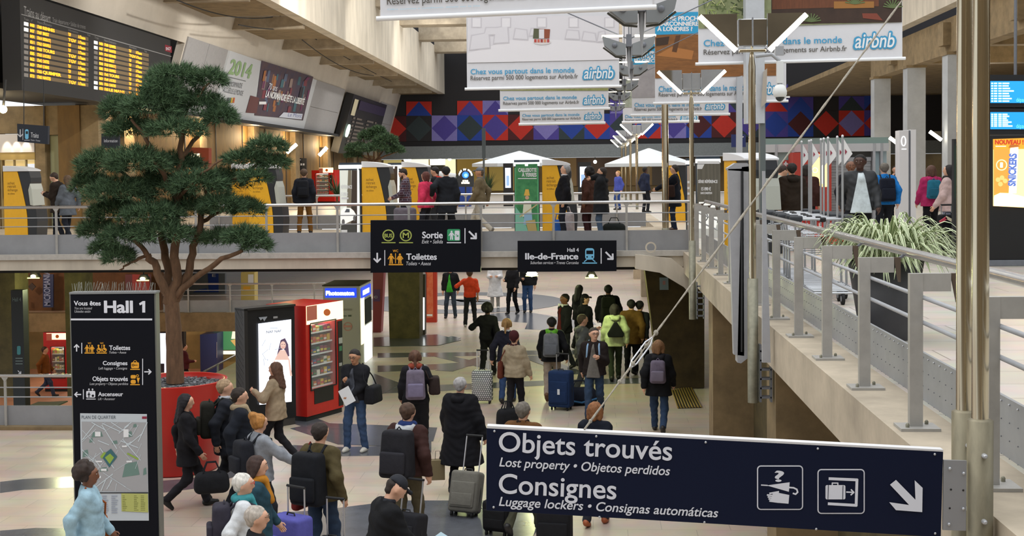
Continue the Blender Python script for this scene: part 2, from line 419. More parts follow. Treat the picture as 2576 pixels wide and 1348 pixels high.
# columns
def column(name, pts, Y, depth, m, zf=0.0):
    mb = MB(); mb.prism([at(x, y, Y=Y) for x, y in pts], (0, depth, 0), m); return struct(name, mb)
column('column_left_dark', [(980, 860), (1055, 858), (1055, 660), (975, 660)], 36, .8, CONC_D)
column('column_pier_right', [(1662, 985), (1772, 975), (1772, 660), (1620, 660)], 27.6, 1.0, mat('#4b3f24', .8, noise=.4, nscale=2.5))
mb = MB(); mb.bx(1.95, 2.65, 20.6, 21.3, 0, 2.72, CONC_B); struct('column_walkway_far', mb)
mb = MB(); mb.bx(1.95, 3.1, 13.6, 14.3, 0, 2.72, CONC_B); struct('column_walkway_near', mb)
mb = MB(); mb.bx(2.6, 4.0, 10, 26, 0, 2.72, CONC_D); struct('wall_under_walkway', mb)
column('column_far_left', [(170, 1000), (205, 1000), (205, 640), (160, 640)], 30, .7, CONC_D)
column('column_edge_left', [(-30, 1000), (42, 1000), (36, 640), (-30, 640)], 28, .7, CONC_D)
mb = MB()
for x0, x1, y0, y1 in ((1594, 1614, 672, 730), (1613, 1636, 672, 782)):
    mb.prism([at(x0, y1, Y=48 if x0 > 1600 else 56), at(x1, y1, Y=48 if x0 > 1600 else 56), at(x1, y0, Y=48 if x0 > 1600 else 56), at(x0, y0, Y=48 if x0 > 1600 else 56)], (0, .6, 0), CONC)
struct('column_under_hall', mb)

# ---------------- left side wall, its shops and the leaning fascia above
mb = MB(); mb.bx(-16.9, -16.5, 41, 100, 3.1, 7.3, WOOD)
for y in np.arange(43.5, 99, 8.6): mb.bx(-16.5, -16.2, y, y+1.0, 3.1, 7.3, CONC_B)
for y in np.arange(41, 99, 4.3): mb.bx(-16.52, -16.47, y+1.4, y+1.48, 3.1, 7.3, DARK)
struct('wall_left', mb)
mb = MB(); mb.bx(-34, -15.2, 44, 44.4, -.35, 2.8, mat('#6e4a2c', .8, noise=.25, nscale=2)); mb.bx(-34, -15.2, 43.6, 44.4, -.6, -.2, CONC_B); struct('wall_left_lower', mb)
mb = MB(); mb.bx(-18, -15.6, 20, 100, 7.1, 7.25, DARK); struct('trim_left_soffit', mb)
def lean(h, Y, out=0.0): return Vector((-16+.29*h+out*.96, Y, 7.15+h-out*.28))
FL = Frame(lean(0, 40, .08), (0, 1, 0), lean(1, 40)-lean(0, 40))
def leanslab(mb, y0, y1, h0, h1, out, m, th=.08):
    P = [lean(h0, y0, out), lean(h0, y1, out), lean(h1, y1, out), lean(h1, y0, out)]
    mb.prism(P, Vector((-.96, 0, .28))*th, m)
WALLW = mat('#cfc7bb', .7, noise=.1, nscale=.6)
mb = MB(); leanslab(mb, 10, 30, 0, 7, 0, WALLW, .3); leanslab(mb, 47.4, 100, 0, 7, 0, WALLW, .3); leanslab(mb, 30, 47.4, 2.6, 7, 0, WALLW, .3); leanslab(mb, 28, 52, -.2, 3.0, -.9, BLACKM, .2)
struct('wall_left_fascia', mb)
PAN = mat('#a2a1a3', .6, noise=.08)
mb = MB()
for a, b in ((47.5, 50.1), (50.15, 52.75), (70.0, 78.3), (92, 99)):
    leanslab(mb, a, b, 0.02, 1.40, .06, PAN, .06); leanslab(mb, a, b, 1.42, 2.86, .06, PAN, .06)
leanslab(mb, 28, 32.5, 0, 2.86, .06, PAN)
struct('wall_left_cladding', mb)
# left edge beam, ribs and the cross beams of the roof
mb = MB(); mb.bx(-11.9, -11.4, 8, 100, 11.0, 14.2, CONC_L); struct('trim_roof_beam_left', mb)
mb = MB()
for y in np.arange(18.3, 100, 8.6):
    mb.bx(-15.2, -11.92, y+.36, y+5.6, 11.0, 11.35, CONC_B); mb.bx(-15.2, -11.92, y, y+.35, 10.84, 11.36, CONC); mb.bx(-15.2, -11.92, y+5.61, y+8.6, 11.9, 12.2, CONC_L)
struct('trim_roof_ribs_left', mb)
mb = MB()
for y in np.arange(24.8, 100, 8.6): mb.bx(-11.4, 14, y, y+1.5, 13.7, 14.9, CONC)
for y in np.arange(29, 100, 8.6): mb.bx(-11.4, 14, y, y+.3, 14.4, 14.9, CONC)
struct('trim_roof_cross_beams', mb)
# right edge beam, soffit, columns
mb = MB(); mb.bx(13.8, 14.3, 20, 66, 11.0, 14.5, CONC_L); struct('trim_roof_beam_right', mb)
mb = MB(); mb.bx(14.3, 40, 20, 100, 10.4, 10.7, CONC_B)
for y in (34, 42.8, 51.6, 60.4): mb.bx(14.0, 40, y, y+.8, 9.6, 10.5, CONC_B)
mb.bx(14.3, 14.9, 20, 66, 9.3, 10.6, CONC_B)
struct('ceiling', mb)
COLM = mat('#a6aaae', .6, noise=.12, nscale=1.5)
for i, y in enumerate((64.3, 57.7, 51.3)):
    mb = MB(); mb.bx(14.1, 14.9, y, y+.8, 3.1, 9.3, COLM); mb.bx(14.05, 14.95, y-.03, y+.85, 9.2, 9.32, CONC_B); struct('column_right_%d' % (i+1), mb)
mb = MB(); mb.bx(27, 27.3, 10, 100, 3.1, 10.6, mat('#6d5a3c', .7, noise=.2, nscale=1.5)); struct('wall_right', mb)

# ---------------- far wall: concrete fascia over the restaurant fronts, dark wall above with a band of coloured facets
WALLF = mat('#27262a', .8)
mb = MB(); mb.bx(-34, 40, 100, 100.4, 6.9, 20, WALLF); mb.bx(-34, 40, 99.6, 100.4, 5.9, 6.9, mat('#7d8488', .75, noise=.12)); mb.bx(-34, 40, 101.6, 102, 3.1, 5.9, mat('#6b5836', .8, noise=.25, nscale=1)); struct('wall_far', mb)
FF = Frame((0, 99.95, 6), (1, 0, 0), (0, 0, 1))
PUR, LIL, REDM, BLU, TEA, MAR = [mat(c, .75, noise=.06) for c in ('#4b3f95', '#7f78bd', '#bd2c20', '#20419c', '#2e3b40', '#4a161c')]
mb = MB(); x = 958; k = 0; S = 64
pal = [(MAR, REDM), (WALLF, TEA), (LIL, PUR), (BLU, TEA), (REDM, PUR), (MAR, REDM), (PUR, LIL), (TEA, BLU), (BLU, REDM), (PUR, TEA), (REDM, BLU), (LIL, PUR), (BLU, MAR), (MAR, REDM), (TEA, PUR), (PUR, BLU), (BLU, MAR), (WALLF, REDM), (REDM, LIL), (PUR, REDM)]
while x < 2190:
    a, b = pal[k % len(pal)]; dy = -(x-958)*.012; y0, y1 = 292+dy, 356+dy
    frect(mb, FF, x, y0, x+S, y1, a); fpoly(mb, FF, [(x+S/2, y1), (x+S, (y0+y1)/2), (x+S/2, y0), (x, (y0+y1)/2)], b, .006)
    if k > 0 and k % 3 != 2:
        a, b = pal[(k*7+3) % len(pal)]; yy0, yy1 = 256+dy, 292+dy
        fpoly(mb, FF, [(x, yy1), (x+S, yy1), (x+S, yy0), (x, yy0)], a); fpoly(mb, FF, [(x, yy1), (x+S, yy1), (x+S/2, yy0)], b, .006)
    if k % 4 == 3 and k > 3: fpoly(mb, FF, [(x, 256+dy), (x+S, 256+dy), (x+S, 222+dy), (x, 222+dy)], PUR); fpoly(mb, FF, [(x, 222+dy), (x+S/2, 256+dy), (x+S, 222+dy)], TEA, .006)
    x += S; k += 1
o = mb.build('wall_mural'); o['kind'] = 'structure'; o['label'] = 'band of blue red and purple diamonds painted on the dark far wall'

mb = MB(); mb.bx(-34, 40, -9, -8.6, -.3, 13, mat('#7c6c55', .8, noise=.3, nscale=.5)); mb.bx(38, 38.4, -8.6, 10, 0, 11, CONC_B); struct('wall_back', mb)
# ---------------- kerb gratings
mb = MB(); fr = None
g = [at(1690, 982, Z=0), at(1738, 976, Z=0), at(1764, 1026, Z=0), at(1706, 1028, Z=0)]
mb.prism(g, (0, 0, .012), DARK)
for i in range(9):
    a = g[0].lerp(g[1], i/8); b = g[3].lerp(g[2], i/8); mb.tube([a+Vector((0, 0, .02)), b+Vector((0, 0, .02))], .018, mat('#b49a55', .35, metal=.8), 5)
o = mb.build('floor_grate'); tag(o, 'brass bar grating let into the floor by the dark pier', 'grate')
# ================================================================== RAILINGS AND POLES
RAILM = mat('#c9cacb', 0.25, metal=.9); POSTM = mat('#a9a7a3', .5, metal=.25, noise=.1)
def railing(name, label, p0, p1, zf, spacing=1.47, plate=True, h=1.0, first=0.4, rr=.032, group=None):
    p0, p1 = Vector(p0), Vector(p1); L = (p1-p0).length; d = (p1-p0)/L; n = Vector((d.y, -d.x, 0))
    t = thing(name, label, 'railing', (p0.x, p0.y, zf), 0, group)
    z = Vector((0, 0, 1))
    b = MB(); b.tube([p0+z*(zf+h), p1+z*(zf+h)], rr, RAILM, 10); b.build('handrail', t, True)
    b = MB()
    for k in (.78, .60): b.tube([p0+z*(zf+h*k), p1+z*(zf+h*k)], .012, GREYM, 6)
    b.build('bars', t, True)
    if plate:
        b = MB(); c = (p0+p1)/2; R = Matrix((d, -n, z)).transposed()
        b.box(c+z*(zf+.225)-n*.05, (L, .02, .41), mat('#96989c', .55, metal=.15, noise=.1, nscale=2), R=R); b.build('kick_panel', t, True)
    k = first
    while k < L:
        b = MB(); q = p0+d*k; R = Matrix((d, -n, z)).transposed()
        b.box(q+z*(zf+h/2-.02), (.045, .03, h-.05), POSTM, R=R); b.box(q+z*(zf+.012), (.26, .12, .024), POSTM, R=R)
        b.prism([q+z*(zf+h-.02)+d*.07, q+z*(zf+h-.02)-d*.07, q+z*(zf+h-.12)], n*.02, POSTM)
        b.build('post', t, True); k += spacing
    return t
railing('bridge_railing', 'long steel railing with grey kick panel along the near edge of the bridge', (-20.6, 25.68, 0), (2.0, 25.68, 0), 3.1, first=.74)
railing('bridge_railing', 'steel railing along the far edge of the bridge behind the ticket machines', (-11.3, 37.1, 0), (1.6, 37.1, 0), 3.1, first=.3)
railing('pit_railing', 'low level steel railing at the left edge beside the tall information totem', (-14.5, 23.15, 0), (-9.5, 23.15, 0), 0.0, first=.55)
railing('pit_railing', 'steel railing on the far side of the stairwell behind the tree trunk', (-14.8, 43.05, 0), (-9.1, 43.05, 0), 0.0, first=.9)

# railing of the raised walkway: flat posts whose heads reach in to carry the tube
t = thing('walkway_railing', 'big grey railing with flat posts running towards the camera on the right', 'railing', (2.0, 5, 3.1))
b = MB(); b.tube([Vector((2.29, y, 4.1)) for y in (3.4, 8, 14, 20, 25.6)], .033, RAILM, 14); b.build('handrail', t, True)
b = MB()
for z in (3.91, 3.755): b.tube([(2.04, 3.4, z), (2.04, 25.6, z)], .0135, GREYM, 6)
b.build('bars', t, True)
b = MB(); b.bx(2.29, 2.31, 3.4, 25.6, 3.02, 3.43, mat('#9a9c9f', .5, metal=.2, noise=.15, nscale=2))
for y in np.arange(3.6, 20, .14):
    b.ell((2.285, y, 3.40), (.007, .007, .007), ALU, 6)
    for k in (3.1, 3.2, 3.3): b.ell((2.287, y, k), (.004, .005, .005), GREYD, 4)
b.build('kick_panel', t, True)
for i in range(15):
    y = 5.0+1.47*i
    b = MB(); b.bx(1.95, 2.03, y-.025, y+.025, 3.1, 4.06, POSTM); b.bx(2.03, 2.20, y-.02, y+.02, 3.95, 4.06, POSTM)
    b.prism([(2.20, y-.012, 4.06), (2.25, y-.012, 4.06), (2.25, y-.012, 3.88), (2.235, y-.012, 3.88)], (0, .024, 0), mat('#57493d', .6)); b.tube([(2.24, y, 4.05), (2.29, y, 4.085)], .012, GREYD, 6)
    b.bx(1.88, 2.12, y-.1, y+.1, 3.1, 3.118, POSTM)
    for dx, dy in ((-.07, -.05), (.07, .05)): b.lathe([(.012, 0), (.012, .018), (.005, .026)], (2.0+dx, y+dy, 3.118), GALV, 8)
    b.build('post', t, True)

# ---- light poles: dull base pipe clamped to the beam, polished tube, mirrored head
TUBE = glow('#fff4dc', 14.0); MIR = mat('#b9bcbd', .06, metal=1.0, noise=.1, nscale=3)
def light_head(t, x, y, z, k=1.0):
    """two mirror wings with slanting tubes on a boxed hub"""
    h = MB(); h.box((x, y, z), (.38*k, .14*k, .36*k), MIR); h.box((x, y-.08*k, z), (.02*k, .02, .4*k), GREYD)
    h.box((x, y-.02*k, z-.24*k), (.36*k, .1*k, .03), CHROME); h.build('hub', t, True, bevel=.008)
    for s in (-1, 1):
        a = MB(); x0 = x+s*.20*k
        P = [(x0, y-.05*k, z+.25*k), (x0+s*.50*k, y-.05*k, z+.25*k), (x0, y-.05*k, z-.23*k)]
        a.prism(P if s > 0 else P[::-1], (0, .03, 0), MIR); wing = a.build('wing', t, True)
        a = MB(); a.tube([(x0+s*.50*k, y-.09*k, z+.22*k), (x0+s*.02*k, y-.09*k, z-.24*k)], .030*k+.004, TUBE, 10); q = a.build('lamp_tube', wing); q.location = -Vector(t.location)
def light_pole(label, x, y, z0, zb, zh, r=.038, rb=.058, head=True, ladder=True, k=.8):
    t = thing('light_pole', label, 'light pole', (x, y, z0), 0, 'light poles along the walkway')
    b = MB(); b.lathe([(rb, 0), (rb, zb-z0), (rb*.6, zb-z0)], (x, y, z0), GALV, 20); b.build('base_pipe', t, True)
    b = MB(); b.lathe([(r, zb), (r, zh-.3), (r*.3, zh-.1), (r*.25, zh+.2)], (x, y, 0), CHROME, 20); b.build('shaft', t, True)
    if head: light_head(t, x, y-.02, zh+.05, k)
    if ladder:
        b = MB(); 
        for k in range(3): b.box((x+.13, y, z0+.16+.2*k), (.12, .1, .02), GREYD); b.box((x+.13, y, z0+.06+.2*k), (.12, .1, .02), GREYD)
        b.box((x+.19, y, z0+.32), (.02, .1, .62), GREYD); b.box((x+.075, y, z0+.32), (.02, .1, .62), GREYD); b.build('clamp', t, True)
    return t
light_pole('steel light pole with bright mirrored head beside the folded grey mast', at(1893, 600, Y=13.75).x, 13.75, at(1900, 1012, Y=13.75).z, at(1900, 700, Y=13.75).z, at(1893, 95, Y=13.75).z)
light_pole('steel light pole at the corner where the bridge meets the walkway', at(1741, 600, Y=21.6).x, 21.6, at(1745, 803, Y=21.6).z, at(1745, 605, Y=21.6).z, at(1740, 214, Y=21.6).z)
for Y, lab in ((55, 'first thin light pole behind the right parasol, tallest of the row of small lit heads'), (63.6, 'second thin light pole in the row of small lit heads before the far wall'), (72.2, 'third thin light pole in the row of small lit heads before the far wall'), (80.8, 'last thin light pole in the row, lowest of the small lit heads')):
    light_pole(lab, 2.0, Y, 3.1, 3.3, 6.48, r=.06, ladder=False, k=1.0)
t = light_pole('tall pale steel pole rising from the far end of the bridge', 2.0, 34.2, 3.1, 3.2, 6.9, r=.09, rb=.1, head=False, ladder=False)
# near pair of poles at the right edge carrying the lost property sign
for (px, yb, lab) in ((2426, 1035, 'left pole of the near polished pair beside the big dark blue sign'), (2466, 1057, 'right pole of the near polished pair, its bracket bolted to the big dark blue sign')):
    p = at(px, 900, X=1.768); Y = p.y; zb = at(px, yb, Y=Y).z
    t = thing('light_pole', lab, 'light pole', (p.x, Y, 2.2), 0, 'light poles along the walkway')
    r = .038
    b = MB(); b.lathe([(.058, 0), (.058, zb-2.2), (r, zb-2.19)], (p.x, Y, 2.2), mat('#8f8873', .5, metal=.6, noise=.3, nscale=10, stretch=(1, 1, .3)), 28); b.build('base_pipe', t, True)
    b = MB(); b.lathe([(r, zb), (r, 7.6)], (p.x, Y, 0), CHROME, 32); b.build('shaft', t, True)
    for k in range(2):
        b = MB(); b.lathe([(.012, 0), (.012, .02), (.006, .03)], (0, 0, 0), ALU, 10); q = b.build('bolt', t); q.rotation_euler = (math.pi/2, 0, 0); q.location = (0, -.056, zb-2.2-.15-.3*k)
POLE_N = at(2466, 900, X=1.768)
# folded grey mast hanging outside the walkway beam
t = thing('folded_mast', 'folded grey steel mast standing upright against the walkway railing', 'mast', (1.62, 13.9, 2.3))
MST = mat('#a3a5ab', .55, noise=.08)
Y0 = 13.95
def pp(x, y, Y=Y0): return at(x, y, Y=Y)
b = MB(); b.prism([pp(1832, 425), pp(1870, 424), pp(1872, 895), pp(1846, 892)], (0, .12, 0), MST); b.build('inner_leaf', t, True)
b = MB(); b.prism([pp(1866, 420), pp(1888, 418), pp(1888, 896), pp(1864, 914), pp(1855, 912)], (0, .2, 0), MST); b.build('outer_leaf', t, True)
b = MB(); b.prism([pp(1830, 423), pp(1850, 410), pp(1880, 410), pp(1888, 420), pp(1888, 432), pp(1832, 428)], (0, .22, 0), MST); b.build('cap', t, True)
b = MB(); b.tube([pp(1866, 430, Y0-.02), pp(1866, 885, Y0-.02)], .012, DARK, 5); b.build('hinge', t, True)
b = MB(); b.prism([pp(1919, 430, 12.9), pp(1925, 430, 12.9), pp(1939, 912, 12.9), pp(1918, 912, 12.9)], (0, .06, 0), MST); b.build('brace', t, True)
# ================================================================== SIGNS
INKW = mat('#dfe2ec', .6); INKW2 = mat('#c9cbd2', .6); YEL = mat('#e8a52c', .6); CYA = mat('#74bfe6', .6); LIME = mat('#a9b65a', .6); EXG = mat('#2f9a66', .6)
def corners(Y, tl, tr, bl):
    a, b, c = at(*tl, Y=Y), at(*tr, Y=Y), at(*bl, Y=Y); return Frame(c, b-a, a-c)
def fman(mb, fr, x, y, h, m, dress=False):
    """small walking pictogram, feet at pixel y, h tall"""
    fdisc(mb, fr, x, y-h*.88, h*.11, m); w = h*.15
    if dress: fpoly(mb, fr, [(x-w*1.6, y-h*.33), (x+w*1.6, y-h*.33), (x+w*.6, y-h*.76), (x-w*.6, y-h*.76)], m)
    else: fpoly(mb, fr, [(x-w, y-h*.4), (x+w, y-h*.4), (x+w*1.0, y-h*.76), (x-w*1.0, y-h*.76)], m)
    fline(mb, fr, [(x-w*.8, y-h*.72), (x-w*2.0, y-h*.42)], h*.09, m); fline(mb, fr, [(x+w*.8, y-h*.72), (x+w*2.0, y-h*.45)], h*.09, m)
    fline(mb, fr, [(x-w*.5, y-h*.42), (x-w*.7, y)], h*.13, m); fline(mb, fr, [(x+w*.5, y-h*.42), (x+w*.7, y)], h*.13, m)

# --- lost property sign, near right
t = thing('hanging_sign', 'big dark blue lost property and luggage lockers sign with white arrow, nearest the camera', 'sign', (0.4, POLE_N.y, 2.5))
YS = POLE_N.y-.02
fr = corners(YS, (1224, 1076), (2373, 1134), (1224, 1283))
b = MB(); panel(b, fr, [(1224, 1076), (2373, 1135), (2367, 1351), (1223, 1284)], .03, NAVY2); b.build('board', t, True, bevel=.002)
b = MB(); panel(b, fr, [(1225, 1071), (2373, 1131), (2373, 1137), (1225, 1077)], .05, mat('#d8d8da', .5)); b.build('top_edge', t, True)
b = MB()
sl = .0535
def ns(s, x0, y0, x1, hgt, **k): ftext(b, fr, s, x0, y0, x1, y0-hgt, INKW, y1=y0+(x1-x0)*sl, **k)
ns('Objets trouvés', 1254, 1134, 1690, 48, bold=.012); ns('Lost property • Objetos perdidos', 1256, 1172, 1685, 22, shear=.2, bold=.012)
ns('Consignes', 1254, 1239, 1550, 48, bold=.012); ns('Luggage lockers • Consignas automáticas', 1255, 1271, 1806, 22, shear=.2, bold=.012)
def box_outline(x0, y0, x1, y1, r, tk):
    frrect(b, fr, x0, y0, x1, y1, r, INKW, .003); frrect(b, fr, x0+tk, y0+tk, x1-tk, y1-tk, r-tk, NAVY2, .0045)
box_outline(1904, 1170, 2020, 1282, 10, 3); box_outline(2056, 1179, 2175, 1292, 10, 3)
W5 = .006
ftext(b, fr, '?', 1948, 1210, 1972, 1184, INKW, w=W5, bold=.03)
fline(b, fr, [(1915, 1219), (1930, 1220)], 3, INKW, W5); fpoly(b, fr, [(1928, 1220), (1984, 1236), (1986, 1212)], INKW, W5)
fline(b, fr, [(1984, 1225), (1996, 1226), (2004, 1230), (2006, 1237), (2001, 1242), (1995, 1240)], 4, INKW, W5)
fpoly(b, fr, [(1945, 1236), (1985, 1244), (1983, 1266), (1960, 1264), (1938, 1258)], INKW, W5)
for q, yy in enumerate((1244, 1249, 1254, 1259)): fline(b, fr, [(1930+q*2, yy), (1958, yy+3)], 4, INKW, W5)
fline(b, fr, [(1936, 1240), (1958, 1236)], 4, INKW, W5)
fline(b, fr, [(2086, 1203), (2155, 1206), (2153, 1270), (2084, 1266)], 7, INKW, W5)
frrect(b, fr, 2076, 1219, 2126, 1255, 4, INKW, W5); fline(b, fr, [(2083, 1218), (2082, 1254)], 1.5, NAVY2, .008); fline(b, fr, [(2120, 1220), (2119, 1256)], 1.5, NAVY2, .008)
fline(b, fr, [(2093, 1219), (2093, 1214), (2107, 1214), (2107, 1219)], 3, INKW, W5); farrow(b, fr, 2138, 1237, 18, -3, 3.5, INKW, W5)
fpoly(b, fr, [(2238, 1218), (2253, 1206), (2302, 1256), (2300, 1207), (2320, 1226), (2319, 1287), (2253, 1282), (2236, 1262), (2286, 1269)], INKW, W5)
b.build('lettering', t, True)
b = MB()
for x, y in ((1244, 1084), (1242, 1275), (1500, 1097), (1775, 1112), (2057, 1128), (2351, 1142), (1772, 1313), (2053, 1330), (2352, 1341), (1508, 1300)):
    q = fr.px(x, y, .004); b.ell(q, (.006, .005, .006), ALU, 8)
b.build('screws', t, True)
b = MB(); panel(b, fr, [(2374, 1157), (2432, 1159), (2430, 1335), (2372, 1333)], .012, mat('#9c9ea3', .45, metal=.5)); b.build('bracket', t, True)
b = MB()
for x, y in ((2389, 1178), (2424, 1190), (2423, 1279), (2387, 1318)): b.ell(fr.px(x, y, .004), (.008, .008, .008), ALU, 10)
for x, y in ((2392, 1231), (2423, 1233), (2389, 1278)): b.ell(fr.px(x, y, .001), (.005, .003, .005), BLACK, 8)
b.build('bracket_bolts', t, True)
# rope that steadies its far end
e0 = fr.px(1470, 1082, -.02); e1 = at(2270, 0, Y=9.0)
t = thing('stay_rope', 'knotted pale rope running up from the dark blue sign across the hall', 'rope', tuple(e0))
b = MB(); R = [e0.lerp(e1, i/40) for i in range(41)]; b.tube(R, [.0045+.0015*math.sin(i*2.1) if i < 12 else .0062+.0022*math.sin(i*1.7) for i in range(41)], mat('#a0988a', .9, noise=.3, nscale=40, bump=.5), 8); b.build('cord', t, True)
b = MB()
for q, r in ((1482, .009), (1542, .011), (1570, .013), (1600, .011), (1622, .013)):
    f = (q-1470)/(2270-1470); p = e0.lerp(e1, f*.86); b.ell(p, (r, r, r*1.2), mat('#a8a294', .9, noise=.3, nscale=40, bump=.5), 8)
b.build('knots', t, True)
b = MB(); p0 = e0.lerp(e1, .10); p1 = e0.lerp(e1, .155)
for s in (-1, 1): b.tube([p0, p0.lerp(p1, .2)+Vector((.012*s, 0, -.008*s)), p0.lerp(p1, .8)+Vector((.012*s, 0, -.008*s)), p1], .0045, ALU, 6)
b.build('turnbuckle', t, True)

# --- totem Hall 1
YT = 15.5
fr = corners(YT, (177, 740), (386, 737), (190, 1348))
t = thing('information_totem', 'tall black Hall 1 information totem with a neighbourhood map, standing on the floor', 'sign', (at(280, 900, Y=YT).x, YT, 0))
zt = fr.px(177, 740)
b = MB(); u0, _ = fr.uv(177, 740); u1, v1 = fr.uv(386, 740)
P = [fr.px(177, 740), fr.px(386, 738), None, None]
zb = Vector((0, 0, 0))
bl = Vector((P[0].x+.0, P[0].y, 0)); br_ = Vector((P[1].x, P[1].y, 0))
b.prism([bl, br_, P[1], P[0]], (0, .16, 0), NAVY); b.build('body', t, True, bevel=.01)
b = MB(); ex = Vector((.022, 0, 0))
b.prism([br_+Vector((0, .02, 0)), br_+ex+Vector((0, .02, 0)), P[1]+ex+Vector((0, .02, 0)), P[1]+Vector((0, .02, 0))], (0, .13, 0), mat('#7d7f7a', .5, metal=.4)); b.prism([bl-Vector((.012, 0, 0)), bl, P[0], P[0]-Vector((.012, 0, 0))], (0, .15, 0), mat('#7d7f7a', .5, metal=.4))
b.prism([P[0]-Vector((.012, .01, 0)), P[1]+Vector((.03, -.01, 0)), P[1]+Vector((.03, -.01, .025)), P[0]+Vector((-.012, -.01, .025))], (0, .17, 0), mat('#8d9092', .6, metal=.4)); b.build('side_frame', t, True)
b = MB(); k = random.Random(3)
for i in range(34):
    x = P[0].x+.02+i*.031; 
    for j in range(2): b.tube([(x, YT+.04+.06*j, P[0].z+.02), (x+k.uniform(-.03, .03), YT+.04+.08*j+k.uniform(-.05, .05), P[0].z+.13+k.uniform(-.01, .02))], .0022, mat('#9a9c92', .4, metal=.7), 4)
b.build('bird_spikes', t, True)
b = MB()
ftext(b, fr, 'Vous êtes', 186, 768, 254, 757, INKW, bold=.03); ftext(b, fr, 'You are located', 188, 778, 232, 772, INKW2, shear=.25); ftext(b, fr, 'Ustedes están', 188, 786, 228, 780, INKW2, shear=.25)
ftext(b, fr, 'Hall', 262, 786, 335, 757, INKW, bold=.035); fpoly(b, fr, [(358, 786), (365.5, 786), (365.5, 757), (359.5, 757), (350, 763), (352, 768), (358, 765)], INKW); frect(b, fr, 178, 801, 383, 805.5, INKW)
ftext(b, fr, 'Toilettes', 275, 880, 328, 869, INKW, bold=.025); ftext(b, fr, 'Toilets • Aseos', 275, 889, 318, 883, INKW2, shear=.25)
ftext(b, fr, 'Consignes', 259, 918, 321, 908, INKW, bold=.025); ftext(b, fr, 'Left luggage • Consigna', 248, 929, 320, 923, INKW2, shear=.25)
ftext(b, fr, 'Objets trouvés', 233, 958, 322, 947, INKW, bold=.025); ftext(b, fr, 'Lost property • Objetos perdidos', 226, 968, 323, 962, INKW2, shear=.25)
ftext(b, fr, 'Ascenseur', 247, 996, 310, 986, INKW, bold=.025); ftext(b, fr, 'Lift • Ascensor', 247, 1006, 290, 1000, INKW2, shear=.25)
farrow(b, fr, 193, 875, 16, 90, 3, INKW); frect(b, fr, 205, 862, 207, 889, INKW); frect(b, fr, 358, 902, 360, 968, INKW); farrow(b, fr, 372, 935, 16, 0, 3, INKW); farrow(b, fr, 196, 992, 15, 180, 3, INKW); frect(b, fr, 209, 979, 211, 1004, INKW)
frrect(b, fr, 217, 983, 240, 1000, 3, INKW); fman(b, fr, 224, 999, 13, NAVY); fdisc(b, fr, 234, 995, 3, NAVY, .005); frect(b, fr, 217, 1002.5, 241, 1004.5, INKW); farrow(b, fr, 224, 980, 5, 90, 1.5, INKW); farrow(b, fr, 233, 980, 5, 90, 1.5, INKW)
b.build('lettering', t, True)
b = MB()
ftext(b, fr, 'WC', 221, 865, 230, 861, YEL, bold=.02); ftext(b, fr, 'WC', 252, 865, 261, 861, YEL, bold=.02)
fman(b, fr, 219, 885, 18, YEL); fman(b, fr, 232, 885, 18, YEL, True); frect(b, fr, 225, 867, 226.5, 885, YEL); frect(b, fr, 213, 886.5, 238, 889, YEL)
for x in (249, 263): fdisc(b, fr, x-1, 869, 2.4, YEL); fring(b, fr, x, 880, 5.5, 2, YEL); fline(b, fr, [(x-1, 872), (x, 879), (x+5, 880)], 3, YEL)
frect(b, fr, 255.5, 867, 257, 885, YEL); frect(b, fr, 243, 886.5, 269, 889, YEL)
frrect(b, fr, 330, 911, 350, 926, 3, YEL); fring(b, fr, 340, 911, 5, 1.6, YEL); fring(b, fr, 335, 918, 3, 1.2, NAVY, .006); fline(b, fr, [(338, 918), (346, 918)], 1.4, NAVY, .006); frect(b, fr, 328, 927.5, 352, 930, YEL)
frrect(b, fr, 329, 943, 342, 952, 3, YEL); frrect(b, fr, 329, 955, 342, 965, 4, YEL); fpoly(b, fr, [(344, 950), (352, 950), (348, 965)], YEL); fring(b, fr, 346, 945, 3.5, 1.5, YEL); frect(b, fr, 328, 966, 352, 968.5, YEL)
b.build('pictograms', t, True)
# neighbourhood map poster
pst = MB(); fpoly(pst, fr, [(206, 1309), (375, 1309), (370, 1041), (202, 1039)], mat('#c3ccd4', .35), .006); po = pst.build('map_poster', t, True)
b = MB(); k = random.Random(11)
MAPG = mat('#a6a7ab', .5); fpoly(b, fr, [(209, 1234), (373, 1237), (371, 1062), (206, 1060)], MAPG, .008)
GRN = mat('#6d8a83', .5); LGR = mat('#93b24a', .5); RD = mat('#cfdbe3', .5)
for x, y, w_, h_ in ((245, 1092, 30, 16), (326, 1092, 16, 16), (330, 1180, 44, 40), (216, 1140, 16, 20), (262, 1180, 22, 12), (230, 1107, 10, 12), (340, 1070, 10, 10), (365, 1185, 9, 20), (290, 1112, 14, 10)):
    fpoly(b, fr, [(x-w_/2, y+h_/2), (x+w_/2, y+h_/3), (x+w_/3, y-h_/2), (x-w_/3, y-h_/3)], GRN, .0095)
for i in range(46):
    x, y = k.uniform(208, 370), k.uniform(1062, 1234); a = k.choice([.5, -.6, .9, -1.0, 1.9])+k.uniform(-.15, .15); L = k.uniform(18, 70)
    q = [(x-L/2*math.cos(a), y-L/2*math.sin(a)), (x+L/2*math.cos(a), y+L/2*math.sin(a))]
    q = [(min(371, max(208, u)), min(1234, max(1062, v))) for u, v in q]; fline(b, fr, q, k.choice([.8, 1.2, 2.0]), RD, .0105+i*.00004)
fpoly(b, fr, [(256, 1146), (276, 1175), (296, 1148), (280, 1128)], mat('#3c6a73', .5), .0128); fpoly(b, fr, [(265, 1150), (277, 1166), (288, 1150), (278, 1140)], LGR, .0132); fpoly(b, fr, [(253, 1148), (258, 1153), (268, 1138), (262, 1136)], LGR, .0132); fline(b, fr, [(322, 1140), (348, 1154)], 4, LGR, .0132)
